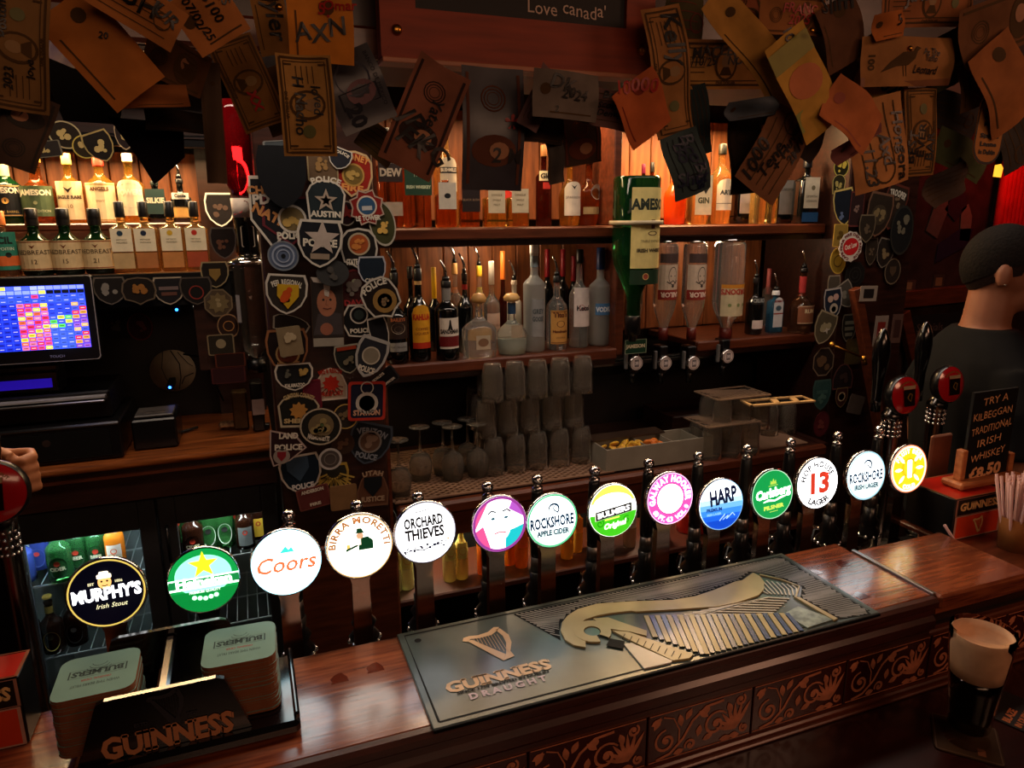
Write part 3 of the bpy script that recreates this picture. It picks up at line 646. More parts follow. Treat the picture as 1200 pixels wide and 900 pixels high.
for i in range(8):
    yy = 238+i*11; m.ribbon([uv(740+x/4, 640+y/4) for x, y in ((740-i*12, yy+10), (640-i*40, yy+4), (520-i*40, yy+30), (400-i*38, yy+48-i*2))], .0028, LT, mp, .002, .0018)
m.ribbon(q8((600, 136), (700, 158), (786, 190), (770, 240)), .003, GOLD, mp, .0030, .0028)
m.build('harp_soundboard', t)
# wavy grooved field
m = MB()
def inpoly(p, P):
    c = False; n = len(P)
    for i in range(n):
        a, b = P[i], P[i-1]
        if (a[1] > p[1]) != (b[1] > p[1]) and p[0] < (b[0]-a[0])*(p[1]-a[1])/(b[1]-a[1]+1e-12)+a[0]: c = not c
    return c
upper = q7((10, 180), (228, 300), (222, 262), (230, 220), (256, 188), (305, 155), (400, 128), (560, 118), (750, 111), (855, 94), (945, 64), (1045, 24))+q8((515, 160), (565, 122), (605, 126), (700, 148), (800, 188), (792, 240), (975, 342), (1125, 318), (700, 62), (560, 85))
upper = upper[:-2]+[(ML-e-.003, .022), (ML-e-.003, MW-e-.004), (uv(600, 716)[0], MW-e-.004)]
GRV = M('runner_wave_steel', '#7c7872', .4, var=.2)
for k in range(-30, 96):
    run = []
    for i in range(60):
        s0 = i/59.*.42; u = k*.0088+s0*.92; v = MW-.008-s0*.62+.0042*math.sin(s0*62+.05*k)
        if inpoly((u, v), upper): run.append((u, v))
        else:
            if len(run) > 2: m.ribbon(run, .0026, GRV, mp, .0013)
            run = []
    if len(run) > 2: m.ribbon(run, .0026, GRV, mp, .0013)
m.poly(upper, BK, mp, .0004)
m.build('wave_field', t)['kind'] = 'stuff'
def harp(m, mp, mat, x, y, s, w=0, dark=None):
    k = lambda P: [(x+a*s, y+b*s) for a, b in P]
    m.poly(k([(-.5, .38), (-.44, .50), (-.30, .52), (-.1, .48), (.15, .52), (.34, .66), (.46, .62), (.40, .52), (.20, .38), (-.1, .36), (-.30, .40), (-.40, .32)]), mat, mp, w)
    m.poly(k([(-.40, .36), (-.28, .36), (.24, -.42), (.12, -.62)]), mat, mp, w)
    m.poly(k([(.34, .56), (.46, .56), (.56, .25), (.52, -.05), (.38, -.35), (.40, -.55), (.12, -.62), (.26, -.40), (.40, -.02), (.42, .25)]), mat, mp, w)
    for i in range(9):
        a = -.24+i*.07; m.ribbon(k([(a, .38), (a+.0, .38-.10-.085*i)]), .012*s, dark or mat, mp, w)
m = MB(); hx, hy = uv(573, 757); CR = M('runner_logo_tan', '#c4a078', .35, var=.1)
harp(m, mp, CR, hx, hy, .075, .0012, CR)
gx, gy = uv(587, 793)
m.text("GUINNESS", gx-.002, gy-.008, .024, CR, mp, .0010, 1, fit=.172, serif=1); m.text("SINCE 1759 BREWED IN DUBLIN", gx, gy-.0165, .0055, BK, mp, .0010, 1, fit=.15); m.text("D R A U G H T", gx+.002, gy-.034, .013, M('runner_sub_pale', '#a898a4', .35), mp, .0010, 1, fit=.125)
m.build('lettering', t)
# ================================================================== BOTTLES
# shape: (body top, shoulder top, neck radius, squareness, depth ratio, foot taper)
SH = {'round': (.52, .70, .30, 2, 1, .96), 'squat': (.46, .66, .34, 2, 1, .90), 'square': (.60, .70, .34, 5, .8, 1), 'slim': (.60, .70, .34, 2, 1, .97), 'tall': (.50, .66, .30, 2, 1, .97),
      'decanter': (.42, .66, .22, 3.5, .8, .97), 'bulb': (.34, .58, .26, 2, 1, .9), 'flat': (.66, .74, .38, 6, .6, 1), 'port': (.58, .70, .36, 2, 1, 1), 'beer': (.50, .68, .36, 2, 1, 1), 'fat': (.55, .72, .26, 2, .8, .88), 'wine': (.55, .68, .38, 2, 1, .98)}
def bprofile(R, H, kind):
    bt, st, nr, n, dr, ft = SH[kind]; P = [(0, 0), (R*ft*.9, 0, n), (R*ft, .012*H, n), (R*(1+ft)/2, .12*H, n), (R, .3*H, n), (R, bt*H, n)]
    for i in range(1, 6):
        q = i/6.; k = .5-.5*math.cos(PI*q); nn = n if q < .35 else (n+2)/2 if q < .7 else 2
        P.append((R*(1+(nr-1)*k), (bt+(st-bt)*q)*H, nn))
    P += [(R*nr, st*H), (R*nr*.95, .86*H)]
    return P
def bottle(X, Y, Z, H, R, kind, glass, label, cap=('#1a1a1a', .86, 1.0), lab=None, group=None, name='bottle', pourer=False, liquid=None, neck=None, inv=False, cork=False, rz=None, cat='bottle', capsule=0):
    bt, st, nr, n, dr, ft = SH[kind]
    t = thing(name, label, cat, (X, Y, Z), (0, 0, math.atan2(-X, Y)*-.0 + (rz or 0)), group)
    m = MB(); P = bprofile(R, H, kind); P += [(R*nr*1.1, .865*H), (R*nr*1.1, .90*H), (0, .90*H)]
    m.lathe(P, glass, 20, ax=(1, dr)); b = m.build('glass_body', t)
    if liquid:
        hh, lc = liquid; m = MB(); Q = [(r*.90, max(z, .02*H), *rest) for r, z, *rest in P if z <= hh*H]; Q.append((Q[-1][0], hh*H, *Q[-1][2:])); Q.append((0, hh*H))
        m.lathe(Q, lc, 16, ax=(1, dr)); m.build('liquid', t)
    if cap:
        cc, c0, c1 = cap; m = MB(); k = 1.18*nr*R; cm = cc if not isinstance(cc, str) else C(cc, .35)
        if cork: m.lathe([(0, c0*H), (k*.9, c0*H), (k*1.7, (c0+.02)*H), (k*1.8, (c0+c1)/2*H), (k*1.2, c1*H-.003), (0, c1*H)], cm, 14)
        else: m.lathe([(0, c0*H), (k, c0*H), (k*1.02, (c0+.01)*H), (k, c1*H-.002), (k*.85, c1*H), (0, c1*H)], cm, 14)
        if capsule: m.lathe([(k*1.01, c0*H), (k*1.03, (c0-capsule)*H)], cm, 14)
        m.build('cap', t)
    if pourer:
        m = MB(); m.lathe([(0, c1*H), (R*nr*.9, c1*H), (R*nr*.8, c1*H+.012), (0, c1*H+.012)], BLACK, 10) if cap else None
        zz = (cap[2] if cap else .9)*H+.008; m.tube([(0, 0, zz), (0, 0, zz+.018), (-.006, -.002, zz+.032), (-.016, -.004, zz+.052)], [.0045, .004, .0035, .003], CHROME, 8); m.build('pourer', t)
    def put(cc, z0, z1, hw, txt=(), edge=None, shape='rect', marks=()):
        # hw: half width in metres
        rr = (R*dr if n > 2 else R)+.0008
        if n > 2: mp = lambda u, v, w_: Vector((u, -rr-w_, v))
        else: mp = cyl(rr)
        hh = z1-z0; zc = (z0+z1)/2; m = MB(); cm = cc if not isinstance(cc, str) else C(cc, .55)
        if shape == 'oval': m.poly(circ(hw, 20, 0, zc, ry=hh/2), cm, mp)
        elif shape == 'arch': 
            m.add([mp(hw*(2*i/8.-1), v, 0) for v in (z0, z1-hh*.2) for i in range(9)]+[mp(hw*(2*i/8.-1), z1-hh*.2+hh*.2*math.sqrt(max(0, 1-(2*i/8.-1)**2)), 0) for i in range(9)], [(a, a+1, a+10, a+9) for a in list(range(8))+list(range(9, 17))], cm)
        else: m.add([mp(hw*(2*i/8.-1), v, 0) for v in (z0, z1) for i in range(9)], [(i, i+1, i+10, i+9) for i in range(8)], cm)
        if edge:
            ec = C(edge, .5)
            for v in (z0+hh*.04, z1-hh*.04-hh*.2*(shape == 'arch')): m.add([mp(hw*.96*(2*i/8.-1), v+dv, .0003) for dv in (-hh*.018, hh*.018) for i in range(9)], [(i, i+1, i+10, i+9) for i in range(8)], ec)
        for (s_, v, sz, tc, bo) in txt:
            W = twidth(s_, bo)*sz*hh/CAPH; sx = min(1, 1.8*hw/max(W, 1e-6)); m.text(s_, 0, z0+v*hh, sz*hh, C(tc, .5), mp, .0005, bo, sx=sx, rot=PI if inv == 2 else 0)
        for (kind_, u, v, s_, mc) in marks:
            mc = C(mc, .45); u *= hw; v = z0+v*hh; s_ *= hh
            if kind_ == 'dot': m.poly(circ(s_, 14, u, v), mc, mp, .0006)
            elif kind_ == 'bird': m.poly([(u-s_, v+s_*.5), (u, v-.1*s_), (u+s_, v+s_*.5), (u+.3*s_, v-.4*s_), (u, v-.9*s_), (u-.3*s_, v-.4*s_)], mc, mp, .0006)
            elif kind_ == 'band': m.add([mp(hw*(2*i/8.-1), v+dv, .0004) for dv in (-s_/2, s_/2) for i in range(9)], [(i, i+1, i+10, i+9) for i in range(8)], mc)
            elif kind_ == 'oval': m.poly(circ(s_*1.3, 16, u, v, ry=s_), mc, mp, .0006)
            elif kind_ == 'ring': m.ring(circ(s_, 18, u, v), .8, mc, mp, .0006)
            elif kind_ == 'man': 
                m.poly([(u-s_*.5, v-s_), (u+s_*.5, v-s_), (u+s_*.25, v), (u+.12*s_, v+s_), (u-.12*s_, v+s_), (u-s_*.25, v)], mc, mp, .0006)
        return m.build('label', t)
    for L in (lab if isinstance(lab, list) else [lab] if lab else []): put(**L)
    if neck: nc, a, b_ = neck; m = MB(); m.lathe([(R*nr*1.06, a*H), (R*nr*1.06, b_*H)], C(nc, .5), 14); m.build('neck_band', t)
    return t
def bot(px, yt, wp, Y, Z, kind, glass, label, pxt=None, **k):
    # stands on the surface Z at distance Y; px is its base column in the photograph
    d = ray(px, 300)
    for _ in range(4):
        p = CAM + d*(Y/d.y); 
        c = ROT.transposed() @ (Vector((p.x, Y, Z))-CAM); yb = 450+F*c.y/c.z*1.0
        yb = 450-F*c.y/(-c.z); d = ray(px, yb)
    X = (CAM+d*(Y/d.y)).x
    top = at(px+(300-yt)*0, yt, Y).z; H = top-Z
    R = wp*depth((X, Y, (Z+top)/2))/F/2*.96
    if k.get('pourer'): H -= .045
    kk = dict(k)
    for L in (kk.get('lab') if isinstance(kk.get('lab'), list) else [kk['lab']] if kk.get('lab') else []):
        L['z0'] *= H; L['z1'] *= H; L['hw'] *= R
    return bottle(X, Y, Z, H, R, kind, glass, label, **kk)
def L(cc, z0, z1, hw=1.05, txt=(), edge=None, shape='rect', marks=()): return dict(cc=cc, z0=z0, z1=z1, hw=hw, txt=list(txt), edge=edge, shape=shape, marks=list(marks))
gGRN = G('#1f5a2c', .05, .85); gDK = M('glass_near_black', '#07090a', .06, coat=.6, var=.2); gDG = G('#123218', .05, .7); gAMB = G('#c8641a', .04); gWH = G('#b8622a', .04); gCL = G('#f2f4ee', .03); gPALE = G('#f0c878', .04); gFR = G('#c8ccc8', .35, .75); gRED = G('#8a1c14', .05); gBL = G('#4a90b8', .08, .8); gBRN = G('#5a1c0c', .05, .8); gYEL = G('#e8b048', .04); gOR = M('glass_bright_orange', '#ff5a14', .15, trans=.5, var=.1)
T1 = 1.801; T2 = 1.679; YT = 2.14; YB = 2.02
# left, upper row (whiskeys)
bot(15, 181, 32, YT, T1, 'round', gGRN, 'green whiskey bottle with black label at left end of the back row above the till', cap=('#d8c080', .9, 1), neck=('#d8c898', .68, .86), lab=L('#141414', .10, .56, 1.2, [("JAMESON", .74, .17, '#e8dcc0', 1), ("BLACK BARREL", .12, .07, '#c8a860', 0)], '#c8a060', marks=[('dot', 0, .5, .1, '#d8a050')]))
bot(50, 181, 38, YT, T1, 'squat', gWH, 'amber whiskey bottle with dull green label, second in the back row above the till', cap=('#c8964a', .88, 1), lab=L('#4a5a3a', .10, .54, 1.15, [("JAMESON", .70, .17, '#f0e8c8', 1), ("STOUT EDITION", .14, .08, '#c8c8a0', 0)], marks=[('dot', 0, .45, .06, '#a8a878')]), neck=('#c87838', .58, .62))
bot(88, 180, 30, YT, T1, 'round', gYEL, 'whiskey bottle with cream label and small black bird, back row above the till', cap=('#e8b860', .84, 1), lab=L('#e8d0a0', .05, .60, 1.15, [("EAGLE RARE", .55, .08, '#3a2010', 1), ("10", .30, .10, '#8a5a30', 0)], marks=[('bird', 0, .8, .12, '#201408')]))
bot(124, 178, 34, YT, T1, 'round', gYEL, 'whiskey bottle with red cap and plain cream label, back row above the till', cap=('#c83828', .80, 1), lab=L('#f0d8a8', .02, .56, 1.15, [("ANGELS", .80, .09, '#6a4020', 1), ("ENVY", .5, .06, '#a07040', 0)], '#c8a060'))
bot(158, 180, 32, YT, T1, 'round', gYEL, 'gold whiskey bottle with black round topped shield label, back row above the till', cap=('#d8c8a0', .88, 1), lab=L('#e8d8b0', .10, .62, 1.0, [("POWERS", .58, .15, '#f8f0d0', 1)], shape='arch', marks=[('oval', 0, .55, .34, '#1a1410')]))
bot(186, 212, 22, YT, T1, 'square', gDK, 'squat black bottle with slate label beside the gold whiskey in the back row', cap=('#1a2422', .9, 1), lab=L('#28403c', .2, .8, .98, [("SILKIE", .45, .2, '#e8e0c0', 1)]))
bot(215, 188, 24, YT, T1, 'round', gDK, 'black bottle with white wavy label at right end of the back row', cap=('#101010', .88, .98), pourer=True, lab=[L('#d8d0c0', .52, .66, .9, [("Coole", .3, .5, '#181818', 1)]), L('#c89a50', .10, .34, 1.0, [], '#402010')])
# left, front row
bot(10, 247, 33, YB, T2, 'round', G('#c8a070', .04), 'clear bottle with teal and orange label, left end of the front row above the till', cap=('#d87838', .78, 1), lab=L('#2a7a62', .10, .68, 1.2, [("MICIL", .70, .17, '#102018', 1), ("IRISH POITIN", .52, .08, '#e0e8c8', 0)], marks=[('band', 0, .24, .26, '#d86830'), ('dot', .4, .40, .07, '#102018')]))
for i, (px, nm, lb) in enumerate(((47, '12', 'dark green bottle with wide cream label, first of three alike above the till'), (83, '15', 'dark green bottle with wide cream label, middle one of three alike above the till'), (119, '21', 'dark green bottle with wide cream label, last of three alike above the till'))):
    bot(px, 244, 36, YB, T2, 'squat', gDG, lb, group='three dark green pot still whiskeys', cap=('#15110e', .84, 1), capsule=.1, lab=L('#cdb283', .08, .52, 1.25, [("REDBREAST", .54, .15, '#3a2a18', 0), (nm, .22, .15, '#3a2a18', 0)], '#8a4a28', marks=[('bird', 0, .82, .1, '#6a3418')]))
for px, lc, dc, lb in ((149, '#b89a6a', '#203848', 'with a navy dot on its label, first of the four alike'), (176, '#a86a38', '#18243a', 'with a small black dot on its label, second of the four alike'), (206, '#b87a40', '#c8a028', 'with a yellow dot on its label, third of the four alike'), (234, '#a04424', '#b02818', 'with a red dot on its label, fourth beside the patches')):
    bot(px, 236, 27, YB, T2, 'square', gPALE, 'square clear whiskey '+lb, group='four square clear whiskeys with cream labels', cap=('#141210', .78, 1.0), lab=[L('#dccfae', .30, .62, .85, [("METHOD", .48, .07, '#5a4a30', 0), ("MADNESS", .36, .07, '#5a4a30', 0)], marks=[('dot', -.1, .80, .12, dc)]), L(lc, .06, .28, .85)])
# upper middle shelf
U = 1.781; YU = 2.08
bot(458, 150, 30, YU, U, 'square', gWH, 'amber bottle with dark brown label at left end of the upper middle shelf', lab=[L('#2c1a14', .46, .76, .98, [("TULLAMORE", .62, .2, '#c8b8a0', 1), ("DEW", .2, .25, '#c8b8a0', 1)]), L('#b8a890', .12, .26, .9)])
bot(489, 155, 34, YU, U, 'square', gWH, 'square bottle with dark green upper label beside the dark brown label', lab=[L('#16402a', .34, .66, .98, [("IRISH WHISKEY", .22, .1, '#c8d8b0', 1), ("1779", .6, .12, '#c8d8b0', 0)])])
bot(524, 134, 31, YU, U, 'round', gPALE, 'tall glowing clear whiskey bottle with cream arched label on the upper middle shelf', cap=('#e8c078', .84, 1), lab=[L('#d8c8a8', .32, .62, .72, [("BUSHMILLS", .58, .10, '#f0e0c0', 1)], shape='arch', marks=[('band', 0, .62, .18, '#1c1814')])])
TB = ('#181210', .86, 1.0)
bot(523, 205, 24, 1.985, U, 'square', gAMB, 'small amber bottle with white label in front of the tall glowing one', cap=None, lab=L('#d0c4b0', .35, .85, .92, marks=[('oval', 0, .5, .10, '#202020')]))
bot(550, 215, 24, 2.0, U, 'square', gAMB, 'small amber bottle with black label, front of upper middle shelf', cap=None, lab=L('#241410', .35, .85, .95, [("BLACK BUSH", .5, .1, '#a08060', 0)]))
bot(579, 212, 27, 2.0, U, 'square', gYEL, 'amber bottle with cream rectangular label left of its twin', group='amber bottles with cream rectangles', cap=None, lab=L('#d8c4a0', .30, .82, .8, [("DINGLE", .7, .1, '#6a5030', 0), ("SINGLE", .5, .08, '#6a5030', 0), ("MALT", .3, .08, '#6a5030', 0)]))
bot(606, 212, 27, 2.0, U, 'square', gYEL, 'amber bottle with cream rectangular label right of its twin', group='amber bottles with cream rectangles', cap=None, lab=L('#d8c4a0', .30, .82, .8, [("DINGLE", .7, .1, '#6a5030', 0), ("SINGLE", .5, .08, '#6a5030', 0), ("MALT", .3, .08, '#6a5030', 0)]))
bot(597, 160, 22, 2.12, U, 'round', gAMB, 'amber bottle half hidden behind the grey plastic pouch on the upper shelf', cap=('#8a2018', .84, 1), lab=L('#c83020', .3, .6, .9, [("8", .3, .4, '#f0e0c0', 1)]))
bot(637, 170, 20, YU, U, 'slim', gBRN, 'slim dark bottle with red diamond and cream neck label on the upper shelf', cap=('#a8703a', .86, 1), lab=[L('#e8d8a8', .56, .68, .98, [("Glen", .25, .5, '#302010', 1)]), L('#c83020', .46, .54, .5)])
bot(667, 165, 27, YU, U, 'bulb', gYEL, 'whiskey bottle with tall white label and black bird on the upper shelf', cap=('#e8b048', .80, 1), lab=L('#d8ccb8', .12, .52, .92, [("SPARROW", .5, .08, '#605040', 0)], shape='arch', marks=[('bird', 0, .86, .10, '#181410')]))
bot(689, 180, 26, YU, U, 'squat', gWH, 'amber bottle with round seal on its shoulder, left of the upper divider', cap=('#4a2a18', .86, 1), lab=L('#a89060', .16, .26, .95, marks=[('dot', .5, 3.1, 1.1, '#b8b0a0')]))
bot(762, 190, 14, 2.20, U, 'slim', gBRN, 'slim dark bottle with black cap peeping out behind the giant green one', cap=('#101010', .84, 1))
bot(752, 192, 12, 2.14, U, 'slim', gBRN, 'small purple capped bottle top behind the giant green bottle', cap=('#5a1030', .84, 1))
bot(790, 165, 28, YU, U, 'bulb', gOR, 'bright orange liqueur bottle glowing on the right upper shelf', cap=('#ff8a30', .86, 1))
bot(817, 170, 26, YU, U, 'square', gPALE, 'clear square bottle with pale yellow label right of the orange one', cap=('#d06818', .80, 1), lab=L('#f0e4b8', .12, .62, .92, [("GIN", .3, .14, '#606040', 1)], marks=[('bird', .2, .65, .14, '#3a3a30')]))
bot(842, 160, 27, YU, U, 'round', gPALE, 'clear bottle with white arched label, glowing, right upper shelf', cap=('#282820', .80, .92), lab=L('#e8dcc0', .16, .52, .95, [("ARTE", .5, .14, '#505048', 1)], shape='arch', marks=[('band', 0, .22, .02, '#605848')]))
bot(868, 175, 26, YU, U, 'square', gDK, 'black bottle with white label, partly behind hanging notes on the right upper shelf', lab=L('#d0c8bc', .14, .52, .88, [("HENDRICKS", .72, .10, '#202020', 1)]))
bot(888, 200, 20, 1.995, U, 'square', gPALE, 'short clear square glass in front of the black bottle with white label', cap=None, cat='glass', name='tumbler')
bot(902, 205, 14, 1.995, U, 'square', gPALE, 'narrow clear glass bottle next to the short square glass', cap=('#c8b070', .88, 1))
bot(913, 185, 26, YU, U, 'square', gDK, 'dark bottle with grey label and silver stopper on the right upper shelf', cap=('#a8a4a0', .86, 1), lab=L('#8a8680', .14, .66, .88, [("GUNPOWDER", .68, .08, '#302c28', 0)]))
bot(941, 180, 26, 1.995, U, 'square', gDK, 'dark blue gin bottle with cream label at right end of the upper shelf', cap=('#0c1018', .80, .96), lab=[L('#cfc4ac', .22, .66, .85, [("SIPSMITH", .34, .08, '#504838', 0), ("LONDON", .2, .07, '#504838', 0)], marks=[('dot', .15, .66, .08, '#706850')]), L('#1c4a78', .02, .16, .95)])
# lower middle shelf
Lz = 1.3995
bot(466, 300, 29, 2.00, Lz, 'tall', gDK, 'black cream liqueur bottle with oval picture label beside the patch post', cap=('#0c0c0c', .86, 1), pourer=True, lab=[L('#2a1a14', .28, .52, 1.0, [("BAILEYS", .82, .14, '#b86840', 1)], marks=[('oval', 0, .5, .26, '#a89880'), ('oval', 0, .45, .15, '#5a4a3a')]), L('#8a8a88', .14, .24, .8, [("THE ORIGINAL", .4, .2, '#181818', 0)])])
bot(493, 292, 28, 2.01, Lz, 'round', gDK, 'dark coffee liqueur bottle with yellow arched label and red foot band', cap=('#101010', .84, .97), pourer=True, neck=('#c09a60', .80, .84), lab=L('#e0a020', .14, .60, .88, [("KAHLUA", .66, .13, '#c02818', 1), ("COFFEE", .42, .06, '#80301a', 0), ("LIQUEUR", .32, .06, '#80301a', 0)], shape='arch', marks=[('band', 0, .07, .14, '#b83018')]))
bot(484, 312, 20, 2.16, Lz, 'tall', gDK, 'plain black bottle standing behind the yellow labelled coffee liqueur')
bot(525, 302, 29, 1.995, Lz, 'port', gDK, 'black port bottle with white label showing a black cloaked figure', cap=('#141414', .84, .92), pourer=True, neck=('#8a8884', .64, .84), lab=[L('#dcd4c8', .14, .50, .95, [("SANDEMAN", .50, .13, '#202020', 1)], marks=[('man', 0, .78, .16, '#101010'), ('band', 0, .24, .34, '#6a1418')]), ])
bot(511, 313, 17, 2.14, Lz, 'tall', gDK, 'dark bottle with bright yellow cap behind the port', cap=('#d8a818', .62, 1))
bot(535, 282, 20, 2.16, Lz, 'tall', gCL, 'clear bottle with cream neck wrap and steel pourer at the back left', cap=('#d8a868', .80, .92), pourer=True, neck=('#d87838', .60, .66))
bot(546, 295, 20, 2.08, Lz, 'round', gDK, 'dark bottle with red and black neck and steel pourer behind the squat cork bottle', cap=('#201010', .84, .93), pourer=True, neck=('#a82020', .74, .80))
bot(563, 283, 20, 2.15, Lz, 'tall', gCL, 'clear bottle with yellow cap and collar under the left puck light', cap=('#d8b030', .78, .90), pourer=True, neck=('#e8c828', .56, .66), lab=L('#c89850', .1, .4, .9))
bot(577, 306, 20, 2.10, Lz, 'tall', gCL, 'clear bottle with white neck wrap and pinkish label behind the corked bottles', cap=('#e0d8c8', .74, 1), lab=L('#d8b8a0', .12, .42, .95, [("TEQUILA", .5, .1, '#804030', 0)]))
bot(590, 294, 20, 2.16, Lz, 'bulb', gBRN, 'dark round shouldered bottle with orange and gold capsule near the puck light', cap=('#e07828', .70, 1))
bot(603, 302, 18, 2.08, Lz, 'slim', M('white_porcelain', '#d8cdb8', .3, var=.1), 'white opaque bottle with pourer behind the blue necked tequila', cap=('#e8dcc8', .84, .9), pourer=True)
bot(562, 343, 40, 1.995, Lz, 'decanter', gCL, 'squat clear tequila bottle with cork ball stopper, left one of two', cap=('#c89858', .84, 1), cork=True, lab=L('#b8a890', .14, .36, .45, marks=[('oval', 0, .5, .3, '#806048')]))
bot(600, 343, 37, 2.0, Lz, 'bulb', gCL, 'squat clear tequila bottle with blue neck band and cork, half full', cap=('#d0a868', .86, 1), cork=True, neck=('#1c3a58', .66, .84), liquid=(.26, G('#c8d4cc', .2, .6)), lab=L('#a89880', .30, .50, .4))
bot(626, 281, 27, 2.02, Lz, 'slim', gFR, 'tall frosted vodka bottle with tree motif, centre of the lower middle shelf', cap=('#e0e0dc', .88, 1), neck=('#7a8a90', .76, .86), lab=[L('#8a8c8c', .14, .48, .6, [("GREY", .62, .12, '#4a5458', 1), ("GOOSE", .42, .12, '#4a5458', 1)])])
bot(652, 298, 26, 2.02, Lz, 'round', gCL, 'clear vodka bottle with tan paper label and dark oval', cap=('#181818', .84, .92), pourer=True, lab=L('#c8964e', .08, .50, 1.0, [("Tito's", .80, .14, '#5a2814', 1), ("Handmade", .34, .08, '#5a2814', 1), ("VODKA", .16, .06, '#5a2814', 0)], '#8a5a2a', marks=[('oval', 0, .60, .10, '#4a1c18')]))
for i, (px, wp, yt) in enumerate(((641, 15, 292), (659, 15, 292), (671, 14, 300))):
    bot(px, yt, wp, 2.19, Lz, 'wine', gDK, 'crimson topped dark wine bottle at the back, '+['between the frosted and tan labelled vodkas', 'directly behind the tan labelled vodka', 'behind the red lettered white label'][i], group='crimson topped wine bottles at the back', cap=('#8a1420', .70, 1))
bot(678, 292, 25, 2.03, Lz, 'round', gCL, 'clear vodka bottle with tall white label and red letter block', cap=('#181614', .86, 1), lab=L('#d8ccc8', .22, .62, .98, [("Ketel", .42, .12, '#202028', 1)], marks=[('band', 0, .5, .12, '#d8ccc8'), ('dot', -.2, .5, .07, '#a01820')]))
bot(702, 290, 27, 2.04, Lz, 'slim', gFR, 'frosted bottle with dark blue cap at right end beside the divider', cap=('#1c3468', .78, 1), lab=[L('#4a78a8', .32, .44, .9, [("VODKA", .3, .4, '#e0e8f0', 1)])])
# right lower shelf
bot(882, 305, 21, 2.02, Lz, 'tall', gDK, 'black bottle with white foot label between the optics and the pale blue gin', cap=('#181414', .84, .93), pourer=True, lab=[L('#101418', .50, .62, 1.0, [("CRUICIN", .3, .5, '#a8b0b0', 1)]), L('#d8ccc8', .10, .24, .85)])
bot(906, 320, 20, 2.02, Lz, 'flat', gBL, 'pale blue flat gin bottle with white arched label', cap=('#d8dce0', .80, .9), pourer=True, lab=L('#c8ccd0', .12, .76, .70, [("BOMBAY", .84, .07, '#802828', 1)], shape='arch', marks=[('oval', 0, .64, .09, '#405868'), ('band', 0, .46, .04, '#903028')]))
bot(897, 315, 13, 2.17, Lz, 'slim', gCL, 'slim bottle with pink and white striped cap behind the pale blue gin', cap=('#c86868', .55, 1))
bot(917, 304, 13, 2.16, Lz, 'slim', gCL, 'slim bottle with pale yellow cap right of the pale blue gin', cap=('#d8c880', .60, 1))
bot(936, 292, 30, 1.985, Lz, 'bulb', G('#a06a48', .05), 'rum bottle with red and white striped neck wrap and brown label at right end', cap=('#181414', .86, .92), pourer=True, neck=('#b83838', .52, .80), lab=L('#8a5438', .14, .40, .95, [("RUM", .6, .2, '#e0c8a0', 1)], '#d8c0a0'))
# giant inverted green bottle in its cradle
c = at(744, 300, 1.88); gt = at(744, 207, 1.88).z; gb = at(744, 392, 1.88).z; H = gt-gb; R = 57*depth(c)/F/2*.95
t = thing('giant_bottle', 'giant green whiskey bottle hung upside down with cream label', 'bottle', (c.x, 1.88, gb))
P = [(0, 0), (.30, 0), (.30, .22), (.34, .27), (.62, .36), (.90, .45), (1, .52), (1, .985), (.95, 1), (0, 1)]
m = MB(); m.lathe([(r*R, z*H) for r, z in P], G('#17502a', .06, .8), 28); m.build('glass_body', t)
m = MB(); m.lathe([(0, -.02), (.012, -.02), (.012, .001), (R*.34, .002), (R*.34, .12*H), (R*.30, .13*H), (0, .13*H)], BLACK, 16); m.build('cap', t)
m = MB(); mp = cyl(R+.001); hw = R*.98; z0, z1 = .44*H, .93*H
sh = lambda u: u+.25*R
m.add([mp(sh(hw*(2*i/10.-1)), v, 0) for v in (z0, z1) for i in range(11)], [(i, i+1, i+12, i+11) for i in range(10)], C('#cdbb78', .5))
m.add([mp(sh(hw*(2*i/10.-1)), v, .0003) for v in (z0-.10*H, z0-.004) for i in range(11)], [(i, i+1, i+12, i+11) for i in range(10)], C('#1c3424', .4))
m.text("JAMESON", sh(.0), z0+.36*H, .062*H, C('#20281c'), mp, .0006, 1, sx=.86); m.text("IRISH WHISKEY", sh(0), z0+.10*H, .022*H, C('#3a3020'), mp, .0006, 1); m.text("TRIPLE DISTILLED", sh(0), z0+.16*H, .015*H, C('#6a6040'), mp, .0006, 0)
m.poly(rect(.014, .026, sh(0), z0+.27*H), C('#5a2a18'), mp, .0007); m.poly(circ(.018, 14, sh(0), z0+.215*H, ry=.006), C('#401c14'), mp, .0008); m.poly(circ(.010, 14, sh(-.3*R), z0-.05*H), C('#8a3828'), mp, .0008); m.ring(circ(.010, 14, sh(-.3*R), z0-.05*H), .8, C('#c8a868'), mp, .0010)
m.build('label', t)
m = MB(); 
for zz in (.72, ): m.lathe([(R+.003, zz*H-.006), (R+.010, zz*H-.006), (R+.010, zz*H+.006), (R+.003, zz*H+.006)], M('cradle_ring_cream', '#b8a888', .4), 28)
m.build('cradle_ring', t)
